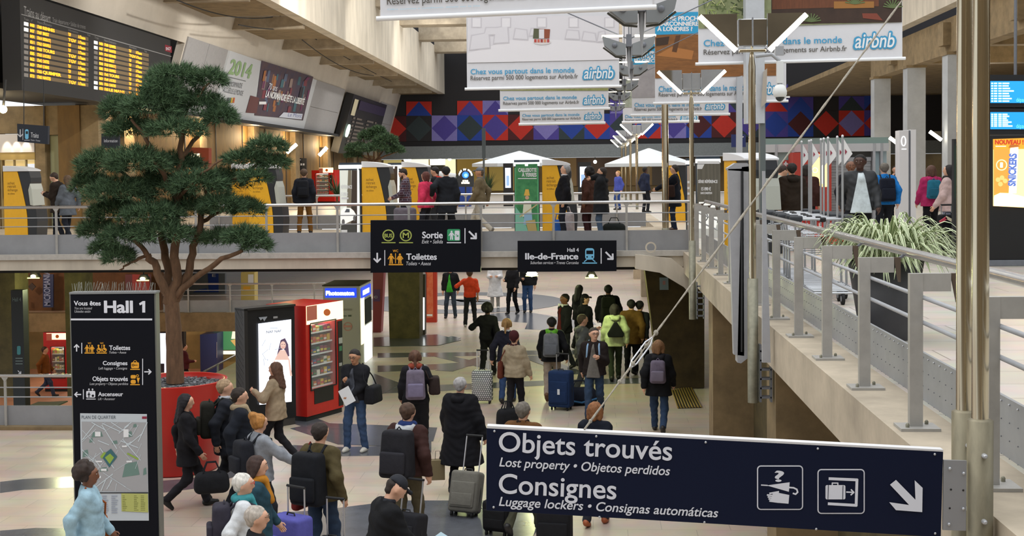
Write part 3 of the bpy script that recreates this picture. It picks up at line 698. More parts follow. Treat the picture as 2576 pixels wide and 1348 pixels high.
for x, y, w_, h_ in ((247, 1091, 14, 12), (318, 1089, 13, 20), (314, 1122, 12, 4), (250, 1160, 16, 4), (326, 1160, 14, 4), (262, 1181, 14, 6), (250, 1199, 10, 6)): frect(b, fr, x-w_/2, y-h_/2, x+w_/2, y+h_/2, WHITE, .0134)
frect(b, fr, 208, 1237.5, 374, 1240, DARK, .0134); fpoly(b, fr, [(307, 1285), (374, 1288), (373, 1241), (306, 1240)], mat('#b6bb6d', .5), .0134)
for j in range(9):
    for x in (212, 234, 258, 281): frect(b, fr, x, 1246+j*5.2, x+k.uniform(9, 17), 1248+j*5.2, mat('#9aa2b4', .5), .0136)
    for x in (309, 338, 355): frect(b, fr, x, 1246+j*4.4, x+k.uniform(6, 12), 1247.5+j*4.4, mat('#7c8144', .5), .0138)
ftext(b, fr, 'PLAN DE QUARTIER', 206, 1053, 292, 1045, mat('#59636e', .5), w=.009); frect(b, fr, 358, 1047, 370, 1053, mat('#8e2340', .5), .009)
o = b.build('map_print', po, True); o.location = -Vector(t.location)

# --- two direction signs under the bridge rail
YB = 25.30
fr = corners(YB, (932, 554), (1209, 553), (934, 686))
t = thing('hanging_sign', 'black bus metro and exit sign with toilets line, hung on the bridge', 'sign', tuple(at(1070, 685, Y=YB)), 0, 'black direction signs on the bridge')
b = MB(); panel(b, fr, [(932, 554), (1209, 553), (1209, 684), (932, 686)], .12, NAVY); b.build('board', t, True)
b = MB()
ftext(b, fr, 'Sortie', 1062, 599, 1114, 583, INKW, bold=.03); ftext(b, fr, 'Exit • Salida', 1061, 612, 1114, 603, INKW2, shear=.25, bold=.01)
ftext(b, fr, 'Toilettes', 1022, 653, 1099, 638, INKW, bold=.03); ftext(b, fr, 'Toilets • Aseos', 1022, 667, 1084, 658, INKW2, shear=.25, bold=.01)
frect(b, fr, 1168.5, 574, 1171, 612, INKW); farrow(b, fr, 1189, 591, 24, -45, 4.5, INKW); farrow(b, fr, 949, 648, 22, -90, 4, INKW); frect(b, fr, 967, 629, 969, 668, INKW); frect(b, fr, 1124, 609, 1160, 611.5, INKW)
b.build('lettering', t, True)
b = MB()
for x, s in ((977, 'BUS'), (1021, 'M')):
    fring(b, fr, x, 592, 15, 3, LIME); frect(b, fr, x-17, 609, x+18, 611.5, LIME)
    ftext(b, fr, s, x-(10 if s == 'BUS' else 8), 597 if s == 'BUS' else 598, x+(10 if s == 'BUS' else 8), 588 if s == 'BUS' else 585, LIME, bold=.03)
ftext(b, fr, 'WC', 988, 634, 1002, 628, YEL, bold=.02); fman(b, fr, 984, 662, 25, YEL); fman(b, fr, 1006, 662, 25, YEL, True); frect(b, fr, 994, 637, 996, 662, YEL); frect(b, fr, 978, 664, 1014, 667, YEL)
frrect(b, fr, 1125, 576, 1158, 606, 4, EXG); fman(b, fr, 1136, 602, 22, INKW); frrect(b, fr, 1144, 580, 1156, 604, 2, INKW, .005); farrow(b, fr, 1150, 592, 7, -45, 1.5, EXG, .007)
b.build('pictograms', t, True)
for x_ in (960, 1070, 1180): b = MB(); q = at(x_, 640, Y=YB); b.bx(q.x-.03, q.x+.03, YB+.1, 25.56, 2.85, 3.08, GREYD); b.build('bracket', t, True)
fr = corners(YB, (1302, 606), (1551, 605), (1302, 684))
t = thing('hanging_sign', 'black Ile-de-France suburban trains sign with blue train, hung on the bridge', 'sign', tuple(at(1426, 684, Y=YB)), 0, 'black direction signs on the bridge')
b = MB(); panel(b, fr, [(1302, 606), (1551, 605), (1551, 682), (1302, 684)], .12, NAVY); b.build('board', t, True)
b = MB()
ftext(b, fr, 'Hall 4', 1427, 633, 1456, 624, INKW, bold=.02); ftext(b, fr, 'Ile-de-France', 1321, 652, 1455, 637, INKW, bold=.035); ftext(b, fr, 'Suburban services • Trenes Cercanías', 1334, 664, 1456, 657, INKW2, shear=.25, bold=.01)
frect(b, fr, 1511, 624, 1513.5, 663, INKW); farrow(b, fr, 1533, 643, 24, -45, 4.5, INKW)
b.build('lettering', t, True)
b = MB()
frrect(b, fr, 1472, 624, 1495, 653, 7, CYA); frect(b, fr, 1475, 630, 1492, 639, NAVY, .005); fdisc(b, fr, 1477, 646, 2, NAVY, .005); fdisc(b, fr, 1490, 646, 2, NAVY, .005); fline(b, fr, [(1476, 653), (1470, 658)], 2.5, CYA); fline(b, fr, [(1491, 653), (1497, 658)], 2.5, CYA); frect(b, fr, 1465, 660, 1502, 663, CYA)
b.build('pictograms', t, True)
for x_ in (1330, 1430, 1530): b = MB(); q = at(x_, 640, Y=YB); b.bx(q.x-.03, q.x+.03, YB+.1, 25.56, 2.85, 3.08, GREYD); b.build('bracket', t, True)
# --- Trains sign, upper left
YT2 = 31
fr = corners(YT2, (44, 312), (121, 318), (44, 358))
t = thing('hanging_sign', 'small dark Trains sign with arrow and blue train, upper left', 'sign', tuple(at(80, 360, Y=YT2)))
b = MB(); panel(b, fr, [(43, 311), (121, 317), (120, 363), (44, 356)], .1, mat('#232833', .5)); b.build('board', t, True)
b = MB(); ftext(b, fr, 'Trains', 77, 345, 97, 333, INKW2, bold=.01, y1=347); ftext(b, fr, 'Trains • Trenes', 77, 354, 101, 350, INKW2, shear=.2, y1=356); farrow(b, fr, 51, 335, 18, -90, 2.5, INKW2); frect(b, fr, 57, 324, 58.2, 352, INKW2)
frrect(b, fr, 63, 325, 72, 350, 4, CYA); frect(b, fr, 65, 330, 70.5, 337, DARK, .005); frect(b, fr, 61, 352, 75, 353.5, INKW2); b.build('lettering', t, True)
b = MB(); b.tube([at(60, 314, Y=YT2+.05), at(60, 200, Y=YT2+.05)], .012, DARK, 5); b.tube([at(110, 317, Y=YT2+.05), at(110, 200, Y=YT2+.05)], .012, DARK, 5); b.build('hanger', t, True)
# --- hall 4 totem at the left edge, standing in the stairwell
YT3 = 27
fr = corners(YT3, (30, 730), (55, 733), (30, 950))
t = thing('information_totem', 'narrow dark Hall 4 totem half hidden beside the left edge column', 'sign', (at(45, 950, Y=YT3).x, YT3, -2.7))
a = at(27, 730, Y=YT3); c = at(62, 950, Y=YT3)
b = MB(); b.bx(a.x, c.x, YT3, YT3+.25, -2.7, a.z, mat('#12191a', .5)); b.build('body', t, True)
b = MB(); ftext(b, fr, 'Hall 4', 32, 758, 53, 748, mat('#6f7f7c', .6)); farrow(b, fr, 49, 936, 10, -45, 2, INKW2); frrect(b, fr, 43, 870, 52, 892, 3, mat('#3d7f83', .6))
for j in range(3): frect(b, fr, 39, 900+j*7, 57, 902+j*7, mat('#6f7f7c', .6))
b.build('lettering', t, True)

# --- departure board
YD0, YD1 = 30.6, 44.0
t = thing('departure_board', 'huge dark departure board with rows of orange train times, upper left', 'departure board', (-15.2, 36, 7.1))
XD = -14.75
FB = Frame((XD, YD0, 7.0), (0, 1, 0), (0, 0, 1))
def bd(px, py): return at(px, py, X=XD)
a = bd(52, -18); c = bd(432, 107); d = bd(432, 282); e = bd(55, 227)
b = MB(); b.prism([(XD, e.y, e.z), (XD, d.y, e.z), (XD, d.y, a.z), (XD, e.y, a.z)], (-.5, 0, 0), mat('#2b2b2c', .6)); b.build('housing', t, True)
b = MB(); AMB = glow('#ff9d1e', 2.2); DIMW = mat('#8f8f8f', .6); AMB0 = glow('#6b5a40', .35); WL = glow('#e9e6d8', 1.6)
ftext(b, FB, 'Trains au départ', 60, 36, 127, 15, DIMW, y1=57, bold=.01); ftext(b, FB, 'Train departures • Salidas de trenes', 132, 55, 215, 44, DIMW, y1=73, shear=.15)
fline(b, FB, [(54, 36), (430, 142)], 2, DIMW)
for s, x0, x1, yy in (('Train', 60, 72, 50), ('n°', 78, 82, 54), ('Heure Destination', 94, 130, 58), ('Informations', 172, 196, 78), ('Voie', 219, 227, 90), ('Train', 238, 248, 97), ('Heure Destination', 262, 292, 104), ('Informations', 325, 343, 120), ('Voie', 363, 369, 131)):
    ftext(b, FB, s, x0, yy, x1, yy-6, DIMW, y1=yy+(x1-x0)*.27)
b.build('headings', t, True)
b = MB(); k = random.Random(5)
words = ['RENNES', 'LE MANS', 'TOURS', 'BREST', 'QUIMPER', 'LA ROCHELLE', 'BORDEAUX ST J', 'NANTES', 'CHARTRES', 'GRANVILLE']
def brow(x, y, s): 
    # board rows fan out towards the hall's vanishing point
    return y
for col, (xa, offs, slp0, slp1, wds) in enumerate((((60), (0, 15, 33, 111, 138, 161), .27, .2, 1.0), ((236), (0, 13, 26, 88, 107, 124), .26, .2, .85))):
    ya0, ya1 = (59, 188) if col == 0 else (106, 220)
    for r in range(10):
        y = ya0+(ya1-ya0)*r/9
        def yy(x): 
            f = (434-y+0.0)/(VPX-xa); return y+(x-xa)*f*.93
        hgt = 9.0 if col == 0 else 8.0
        def cell(x0, w_, m):
            x0 = xa+x0; x1 = x0+w_; y0 = yy(x0); y1 = yy(x1)
            fpoly(b, FB, [(x0, y0+hgt/2), (x1, y1+hgt/2), (x1, y1-hgt/2), (x0, y0-hgt/2)], m, .004)
        cell(offs[0], 11*wds, WL if r in (0, 1, 8, 9) and (col or r < 2) else mat('#8d8883', .6))
        cell(offs[1]-1, 150*wds if False else 148*wds, AMB0)
        word = words[(r*3+col*4) % 10]
        for x0, w_, s in ((offs[1], 11*wds, str(8400+37*r)), (offs[2], 12*wds, '%dh%02d' % (17, (7*r) % 60)), (offs[2]+14*wds, (16+k.choice([0, 4, 14, 30]))*wds, word), (offs[3], k.choice([7, 7, 7, 20])*wds, 'TGV'), (offs[4]-2, 18*wds, "A l'heure")):
            X0 = xa+x0; X1 = X0+w_; y0 = yy(X0)+hgt*.4; y1 = yy(X1)+hgt*.4
            ftext(b, FB, s, X0, y0, X1, y0-hgt*.85, AMB, bold=.05, w=.008, y1=y1)
b.build('time_rows', t, True)
b = MB(); fpoly(b, FB, [(415, 128), (432, 133), (432, 117), (415, 112)], mat('#8d2233', .6)); ftext(b, FB, 'SNCF', 417, 126, 429, 119, INKW, w=.006, bold=.02); b.build('logo', t, True)
# second board further down, unlit black
t = thing('departure_board', 'leaning black arrivals board at the far end of the left fascia', 'departure board', tuple(lean(0, 85)))
b = MB(); leanslab(b, 78.6, 91.5, -.9, 2.75, .6, mat('#15161a', .5), .5); b.build('housing', t, True)
FB2 = Frame(lean(0, 80, .63), (0, 1, 0), lean(1, 40)-lean(0, 40))
b = MB(); k = random.Random(8)
def f2(u0, u1, v0, v1, m, w=.01): b.add([FB2.pt(u0, v0, w), FB2.pt(u1, v0, w), FB2.pt(u1, v1, w), FB2.pt(u0, v1, w)], [(0, 1, 2, 3)], m)
f2(1, 11.2, 2.0, 2.6, mat('#2a2140', .5)); f2(-.9, .4, 1.55, 2.6, mat('#cfc6a8', .6))
for r in range(9):
    for x0, w_ in ((.2, .7), (1.4, k.uniform(1.5, 3.2)), (5.2, k.uniform(.8, 2.6)), (8.3, k.uniform(.5, 2))): f2(x0, x0+w_, 1.35-r*.25, 1.47-r*.25, mat('#6b625c', .6))
b.build('text_rows', t, True)
b = MB(); c0 = FB2.pt(-.75, .55, .03); b.prism([c0+FB2.ex*.42*math.cos(i*.35)+FB2.ez*.42*math.sin(i*.35) for i in range(18)], FB2.n*.08, glow('#c8e6d2', 1.4)); b.build('clock', t, True)
# --- billboard on the leaning fascia
t = thing('billboard', 'white La Normandie 2014 billboard on the leaning left fascia', 'billboard', tuple(lean(0, 61)))
b = MB(); leanslab(b, 52.9, 69.9, 0.0, 2.86, .10, mat('#c9cdd3', .5), .1); b.build('sheet', t, True)
FP = Frame(lean(0, 55, .115), (0, 1, 0), lean(1, 40)-lean(0, 40))
b = MB(); G14 = mat('#8fae7e', .6); INK = mat('#6a6d74', .6)
ftext(b, FP, '2014', 573, 184, 629, 156, G14, bold=.04, y1=197); fline(b, FP, [(570, 192), (618, 204)], 1.5, INK); ftext(b, FP, 'LA NORMANDIE', 571, 216, 608, 206, INK, y1=222); ftext(b, FP, 'ACCUEILLE LE MONDE', 560, 231, 610, 221, INK, y1=241)
for i, c in enumerate(('#3a3f4a', '#4b6a5a', '#d8b23a', '#c9622a')): fpoly(b, FP, [(570+i*5, 258), (574+i*5, 259), (576+i*5, 246), (573+i*5, 245)], mat(c, .6))
b.build('lettering', t, True)
b = MB(); fpoly(b, FP, [(640, 290), (715, 297), (762, 303), (788, 193), (658, 152)], mat('#5a4244', .6, noise=.3, nscale=2.0, col2='#3f3a52'), .006)
fpoly(b, FP, [(618, 283), (645, 285), (652, 246), (630, 240)], mat('#6a4040', .6), .008)
k = random.Random(4)
for i in range(40):
    x = k.uniform(655, 770); y = k.uniform(200, 285) if x < 700 else k.uniform(195, 290); h_ = k.uniform(14, 34); w_ = k.uniform(3, 8)
    y = min(y, 286+(x-640)*.1); fpoly(b, FP, [(x, y), (x+w_, y+1), (x+w_+h_*.2, max(160+(x-660)*.33, y-h_)), (x+h_*.2, max(159+(x-660)*.33, y-h_))], mat(k.choice(['#7a3b46', '#8a6448', '#55607a', '#6d2f5a', '#a2683c', '#3f6470', '#8d7a74', '#2c2833']), .6), .010+.0006*i)
frect(b, FP, 650, 255, 668, 262, WHITE, .035)
ftext(b, FP, 'LA NORMANDIE FÊTE LA LIBERTÉ', 665, 243, 762, 231, WHITE, w=.04, bold=.04, y1=263); ftext(b, FP, '70 ans', 672, 224, 694, 212, INKW, w=.04, y1=229)
fpoly(b, FP, [(700, 294), (757, 300), (760, 286), (712, 282)], mat('#d5dbea', .5), .036); ftext(b, FP, 'Le Mont', 722, 292, 756, 285, mat('#7d86b8', .6), w=.042, y1=296)
b.build('print', t, True)

# ================================================================== HANGING BANNERS
AIR = mat('#3f9bc8', .6); TXT = mat('#5b5752', .6); BAN = mat('#d7d8dd', .7, noise=.03); AIRD = mat('#9dd2ea', .6)
def banner(label, Y, x0, x1, yb0, yb1, ytop, texts, pic=None, logo=None, group='white advertising banners under the roof', z=None):
    t = thing('hanging_banner', label, 'banner', tuple(at((x0+x1)/2, yb0, Y=Y)), 0, group)
    fr = corners(Y, (x0, yb0-50), (x1, yb1-50), (x0, yb0)); fr.n = fr.n
    zt = 13.6
    A = fr.px(x0, yb0); B = fr.px(x1, yb1)
    b = MB(); b.prism([A, B, Vector((B.x, Y, zt)), Vector((A.x, Y, zt))], (0, .012, 0), BAN); b.build('sheet', t, True)
    b = MB(); q = (B-A)*.015; b.tube([A-q, B+q], .024*max(1, Y/22), WHITE, 10); b.build('bottom_bar', t, True)
    b = MB()
    for (s, a, yb, c, yc, m, kw) in texts: ftext(b, fr, s, a, yb, c, yc, m, w=.014*1.0, y1=yb+(c-a)*(yb1-yb0)/(x1-x0), **kw)
    if logo:
        lx0, lyb, lx1, lyc = logo; sl = (yb1-yb0)/(x1-x0)
        ftext(b, fr, 'airbnb', lx0, lyb, lx1, lyc, AIR, bold=.085, shear=.22, w=.012, y1=lyb+(lx1-lx0)*sl); ftext(b, fr, 'airbnb', lx0+2, lyb, lx1-2, lyc+.5, WHITE, bold=.012, shear=.22, w=.018, y1=lyb+(lx1-lx0)*sl)
    b.build('lettering', t, True)
    if pic:
        b = MB(); pic(b, fr); b.build('picture', t, True)
    b = MB()
    for p in (A, B): b.tube([(p.x, Y, zt), (p.x, Y, 13.72)], .01, GREYD, 5)
    b.build('hanger', t, True)
    return t
S1, S2 = 'Chez vous partout dans le monde', 'Réservez parmi 500 000 logements sur Airbnb.fr'
banner('largest white banner cut by the top edge of the view', 11.9, 957, 1641, 47, 18, 0, [(S2, 974, 12, 1420, -8, TXT, dict(bold=.01)), ('Offre soumise à conditions, détails sur le site', 975, 26, 1208, 23, AIRD, {})])
def bedroom(b, fr):
    W1, W2, W3, W4 = [mat(c, .7) for c in ('#cfccd2', '#dad8dd', '#cac7cd', '#e2e0e4')]
    fpoly(b, fr, [(1176, 158), (1557, 150), (1557, 40), (1176, 40)], W2, .013); fpoly(b, fr, [(1176, 158), (1557, 150), (1557, 118), (1480, 104), (1300, 96), (1176, 135)], W4, .0145)
    for x0, y0, w_, h_, a in ((1180, 128, 55, 40, -8), (1240, 112, 42, 44, -4), (1290, 100, 40, 30, 4), (1330, 92, 30, 22, 0), (1420, 100, 40, 26, 2), (1462, 104, 40, 26, 5), (1500, 108, 26, 28, -4), (1216, 90, 40, 22, 0)):
        fpoly(b, fr, [(x0, y0), (x0+w_, y0+a*.6), (x0+w_-3, y0-h_+a), (x0+5, y0-h_)], W3, .016); fpoly(b, fr, [(x0+3, y0-3), (x0+w_-3, y0-3+a*.6), (x0+w_-6, y0-h_+3+a), (x0+8, y0-h_+3)], W2, .018)
    for x0 in (1186, 1260, 1350, 1430, 1520): frect(b, fr, x0, 44, x0+26, 70, W3, .0146); frect(b, fr, x0+3, 46, x0+23, 68, W4, .016)
    fpoly(b, fr, [(1341, 97), (1382, 97), (1384, 74), (1343, 72)], mat('#8c4a32', .6), .020); fpoly(b, fr, [(1341, 97), (1356, 97), (1358, 73), (1343, 72)], mat('#55583f', .6), .022); frect(b, fr, 1356, 74, 1369, 97, W2, .022)
    fdisc(b, fr, 1364, 106, 22, mat('#d8d2d2', .6), .021, ry=7); 
    for i, c in enumerate(('#b8473e', '#c9695a', '#a33a35', '#cc8460', '#b34545')): frect(b, fr, 1344+i*8, 99, 1350+i*8, 107, mat(c, .6), .023)
banner('white bedroom banner hanging over the middle of the hall', 20.5, 1175, 1558, 224, 217, 0, [(S1, 1184, 187, 1445, 174, AIR, dict(bold=.012)), (S2, 1184, 202, 1454, 191, TXT, dict(bold=.008))], bedroom, (1467, 198, 1545, 170))
def greenstrip(x0, y0, x1, y1, cs):
    def f(b, fr):
        fpoly(b, fr, [(x0, y1), (x1, y1), (x1, y0), (x0, y0)], mat(cs[0], .7, noise=.4, nscale=6, col2=cs[1]), .015)
    return f
banner('smaller white banner directly beneath the bedroom banner', 29.1, 1258, 1531, 278, 273, 0, [(S1, 1266, 252, 1451, 243, AIR, dict(bold=.012)), (S2, 1266, 264, 1457, 256, TXT, dict(bold=.008))], greenstrip(1258, 150, 1530, 228, ('#7d8a4a', '#a3a06a')), (1467, 262, 1522, 241))
banner('lowest and smallest white banner left of the lamp chain', 37.7, 1308, 1520, 313, 309, 0, [(S1, 1314, 294, 1458, 287, AIR, dict(bold=.012)), (S2, 1314, 303, 1462, 297, TXT, dict(bold=.008))], None, (1470, 300, 1513, 284))
def villa(b, fr):
    fpoly(b, fr, [(1757, 72), (2268, 56), (2268, -60), (1757, -60)], mat('#6f7a4f', .7, noise=.4, nscale=3, col2='#9aa07a'), .015)
    fpoly(b, fr, [(1940, 62), (2268, 56), (2268, -60), (1940, -60)], mat('#3c2b22', .7, noise=.3, nscale=4), .017); fpoly(b, fr, [(1942, 24), (2210, 16), (2210, -60), (1942, -60)], mat('#6b3f27', .7, noise=.25, nscale=5, stretch=(6, 1, 1)), .019)
    fpoly(b, fr, [(2097, 22), (2198, 20), (2198, 4), (2097, 4)], mat('#9a6a34', .7), .021); fpoly(b, fr, [(2170, 46), (2220, 52), (2205, 34), (2168, 34)], mat('#7d3e2e', .7), .021)
    k = random.Random(2)
    for i in range(60):
        x = k.uniform(1770, 1880); y = k.uniform(2, 60); a = k.uniform(0, 6.28); fline(b, fr, [(x, y), (x+16*math.cos(a), max(-40, min(66, y+16*math.sin(a))))], 2.2, mat(k.choice(['#8fa05a', '#56663a', '#b3b684', '#3d4a2c']), .7), .019+.0001*i)
    for i in range(16): x = 1772+i*11; frect(b, fr, x, 50, x+5, 70-(x-1757)*.03, mat(k.choice(['#8d8f8a', '#77746a']), .7), .022)
    for cx, cy in ((2245, 20), (2040, 55), (2150, 10), (2255, -5)):
        for i in range(9): a = math.radians(20*i-170); fline(b, fr, [(cx, cy), (cx+24*math.cos(a), cy+20*math.sin(a))], 3, mat('#5f6f46', .7), .024+.0002*i)
banner('wide white villa banner behind the nearest lit lamp head on the right', 18.6, 1757, 2270, 161, 147, 0, [(S1, 1770, 117, 2118, 101, AIR, dict(bold=.012)), (S2, 1770, 138, 2130, 125, TXT, dict(bold=.008))], villa, (2148, 121, 2252, 85))
def pine(b, fr):
    fpoly(b, fr, [(1648, 197), (1960, 190), (1960, 84), (1648, 88)], mat('#8a5a2c', .6, noise=.3, nscale=3, stretch=(1, 1, 5)), .015); fpoly(b, fr, [(1648, 88), (1757, 84), (1757, 30), (1648, 32)], mat('#2f9fd0', .6), .015)
    fpoly(b, fr, [(1650, 140), (1740, 150), (1745, 128), (1690, 118)], mat('#b0743c', .6), .017); fpoly(b, fr, [(1690, 130), (1700, 90), (1712, 88), (1702, 132)], mat('#5c3a1e', .6), .019); fpoly(b, fr, [(1650, 116), (1680, 112), (1684, 92), (1650, 96)], mat('#3c2a1c', .6), .018)
    ftext(b, fr, 'VOTRE PROCHAINE', 1653, 52, 1790, 41, WHITE, bold=.05, w=.02); ftext(b, fr, 'GARÇONNIÈRE', 1653, 65, 1757, 55, WHITE, bold=.05, w=.02); ftext(b, fr, 'À LONDRES ?', 1653, 78, 1742, 68, WHITE, bold=.05, w=.02)
banner('white banner with blue London flat offer behind the second lit lamp head', 27.2, 1648, 1978, 260, 254, 0, [(S1, 1657, 231, 1880, 217, AIR, dict(bold=.012)), (S2, 1657, 243, 1890, 233, TXT, dict(bold=.008))], pine, (1905, 236, 1966, 210))
def greece(b, fr):
    fpoly(b, fr, [(1590, 246), (1833, 240), (1833, 160), (1590, 162)], mat('#a7a3a6', .6, noise=.15, nscale=3), .015); fpoly(b, fr, [(1590, 163), (1700, 160), (1700, 110), (1590, 112)], mat('#2f9fd0', .6), .016)
    ftext(b, fr, 'VOTRE PROCHAIN', 1595, 137, 1690, 129, WHITE, bold=.05, w=.02); ftext(b, fr, 'PENTHOUSE', 1595, 147, 1660, 139, WHITE, bold=.05, w=.02); ftext(b, fr, 'EN GRÈCE ?', 1595, 157, 1660, 149, WHITE, bold=.05, w=.02)
banner('third banner of the right hand row, mostly hidden, beyond the London offer', 35.8, 1590, 1833, 290, 287, 0, [(S1, 1596, 269, 1760, 259, AIR, dict(bold=.012)), (S2, 1596, 279, 1766, 271, TXT, dict(bold=.008))], greece, (1774, 275, 1823, 258))
banner('last and lowest banner of the right hand row near the far wall', 44.4, 1567, 1757, 308, 305, 0, [(S1, 1572, 297, 1700, 289, AIR, dict(bold=.012)), (S2, 1572, 305, 1705, 299, TXT, dict(bold=.008))], greenstrip(1567, 200, 1757, 270, ('#88937a', '#b7b9b2')), (1712, 303, 1753, 288))
# ================================================================== MACHINES, DISPLAYS, SHOPS
KY = mat('#efb423', .45, noise=.05); KB = mat('#2a2d32', .4); KW = mat('#e4e6ea', .4); KG = mat('#b9bdb4', .35); KN = mat('#2f3c4a', .5)
def kiosk(label, px, pyb, Y, rz=0.0, mir=False):
    p = at(px, pyb, Y=Y); t = thing('ticket_machine', label, 'ticket machine', (p.x, Y, UP), rz, 'yellow ticket machines on the upper level')
    D = .75
    def pr(pts, y0, y1, m, name, par=t):
        b = MB(); b.prism([(x, y0, z) for x, z in pts], (0, y1-y0, 0), m); return b.build(name, par, bevel=.008)
    pr([(0, 0), (.66, 0), (.65, .5), (.62, .8), (.52, 1.3), (.40, 1.80), (0, 1.80)], 0, D, KY, 'yellow_panel')
    pr([(.665, 0), (.90, 0), (.93, .4), (.90, .78), (.74, .84), (.69, 1.3), (.77, 1.50), (.77, 1.62), (.73, 1.80), (.405, 1.80), (.525, 1.3), (.625, .8), (.655, .5)], .02, D-.02, KB, 'dark_front')
    pr([(.70, 1.28), (.755, 1.46), (.80, 1.3), (.845, .84), (.745, .86)], .0, D, KG, 'screen')
    b = MB(); n = 8; P = [(0, 1.80)]+[(0.0+.74*i/n, 1.84+.12*math.cos(math.pi/2*i/n)**.7) for i in range(n+1)]+[(.74, 1.80)]
    b.prism([(x, -.03, z) for x, z in P], (0, D+.06, 0), KW); b.build('cap', t, bevel=.01)
    fr = Frame((0, -.004, 0), (1, 0, 0), (0, 0, 1)); b = MB()
    for s, z, w_ in (('achat', 1.44, .20), ('retrait', 1.35, .24), ('échange', 1.25, .28), ('de billets', 1.16, .20)):
        V, F = glyphs(s); k = w_/(V[:, 0].max()-V[:, 0].min()); hh = .085 if s != 'de billets' else .05
        b.add([(.12+(x-V[:, 0].min())*k, -.004, z+y*hh/CAP*.9) for x, y in V], F, mat('#8a661c', .6))
    b.build('lettering', t)
    return t
kiosk('yellow ticket machine at the far left by the lit doorway', 12, 600, 34.5)
kiosk('yellow ticket machine right of the big pine tree', 627, 592, 33.6)
kiosk('second yellow ticket machine half hidden behind the pine foliage', 585, 588, 35.2)
kiosk('yellow ticket machine beside the tall white car advertisement', 912, 592, 33.6)
kiosk('yellow ticket machine behind the bearded man in a plaid shirt', 1012, 588, 35.6)
kiosk('yellow ticket machine beside the green painting poster', 1365, 592, 33.6)
kiosk('yellow ticket machine behind the man with glasses', 1672, 556, 40.5)
kiosk('yellow ticket machine seen edge on behind the folded grey mast', 1822, 640, 25.2, math.radians(-62))
def adpillar(label, px0, px1, Y, z1, draw, glowm):
    p0 = at(px0, 590, Y=Y); p1 = at(px1, 590, Y=Y); w = p1.x-p0.x
    t = thing('advertising_pillar', label, 'advertising pillar', ((p0.x+p1.x)/2, Y, UP), 0, 'lit advertising pillars on the upper level')
    b = MB(); b.prism([(x, y, 0) for x, y in [(-w/2, .16), (-w/2, .0), (-w/2+.05, -.03), (0, -.05), (w/2-.05, -.03), (w/2, 0), (w/2, .16)]], (0, 0, z1), KN); b.build('body', t)
    b = MB(); b.prism([(x, y, z1-.16) for x, y in [(-w/2-.01, .1), (-w/2-.01, -.05), (0, -.075), (w/2+.01, -.05), (w/2+.01, .1)]], (0, 0, .10), glow('#f3f6f4', 1.1)); b.build('lit_header', t)
    fr = Frame((p0.x, Y-.06, UP), (1, 0, 0), (0, 0, 1))
    b = MB(); frp = [(px0+2, 0)]
    b.bx(-w/2+.02, w/2-.02, -.062, -.054, .05, z1-.2, glowm); po = b.build('poster', t)
    b = MB(); draw(b, fr); o = b.build('poster_print', po, True); o.location = -Vector(t.location)
    return t
ADW = glow('#cfd3cb', .55)
def car1(b, fr):
    fpoly(b, fr, [(883, 585), (903, 585), (901, 428), (885, 428)], mat('#4a3f38', .4), .012); fpoly(b, fr, [(870, 585), (884, 585), (884, 428), (876, 428)], mat('#8f8775', .4), .011)
    fpoly(b, fr, [(858, 585), (897, 585), (895, 562), (858, 566)], mat('#4d4f4e', .4), .014)
    for s, y0, y1 in (('RÉFÉRENCE', 474, 466), ('15 090 €', 493, 484)): ftext(b, fr, s, 858, y0, 886 if y1 == 466 else 876, y1, WHITE, w=.02, bold=.05)
    frect(b, fr, 859, 496, 877, 501, WHITE, .02)
    fpoly(b, fr, [(857, 560), (868, 563), (892, 552), (896, 540), (890, 530), (882, 523), (866, 522), (858, 532)], glow('#f0f2ee', .5), .02)
    fpoly(b, fr, [(867, 534), (880, 534), (880, 526), (872, 525)], mat('#68707a', .3), .024); fdisc(b, fr, 864, 558, 4, mat('#77777a', .4), .024, ry=7); fdisc(b, fr, 892, 549, 3.4, mat('#77777a', .4), .024, ry=7)
    frect(b, fr, 899, 424, 902.5, 586, glow('#f3f6f4', 1.0), .02); frect(b, fr, 859, 578, 874, 585, WHITE, .02)
adpillar('lit advertising pillar with a white car, left of a yellow ticket machine', 856, 909, 33.55, 1.93, car1, ADW)
def gpost(b, fr):
    G = mat('#2f7a4c', .4, noise=.35, nscale=6, col2='#4f9a63'); fpoly(b, fr, [(1298, 586), (1352, 586), (1352, 412), (1297, 413)], G, .012); fpoly(b, fr, [(1297, 586), (1330, 586), (1316, 545), (1297, 520)], mat('#7fc0ad', .4), .014)
    ftext(b, fr, 'CAILLEBOTTE', 1304, 432, 1350, 423, WHITE, w=.02, bold=.04); ftext(b, fr, 'À YERRES', 1313, 444, 1350, 435, WHITE, w=.02, bold=.04); frect(b, fr, 1303, 448, 1350, 450, WHITE, .02)
    fpoly(b, fr, [(1314, 545), (1338, 545), (1336, 505), (1318, 505)], mat('#dfe3d0', .5), .018); fpoly(b, fr, [(1318, 492), (1333, 492), (1330, 476), (1322, 476)], mat('#e0b64f', .5), .018); fdisc(b, fr, 1326, 497, 5, mat('#d0a58a', .5), .019)
    fpoly(b, fr, [(1317, 565), (1340, 565), (1338, 535), (1319, 535)], mat('#8fb9d8', .5), .019); fpoly(b, fr, [(1330, 586), (1352, 586), (1346, 552), (1322, 556)], mat('#b7a46a', .5), .020); fline(b, fr, [(1308, 545), (1350, 515)], 3, mat('#c9b98a', .5), .022)
adpillar('lit advertising pillar with green rower poster beside a yellow ticket machine', 1295, 1358, 33.55, 1.95, gpost, glow('#4f9a66', .35))
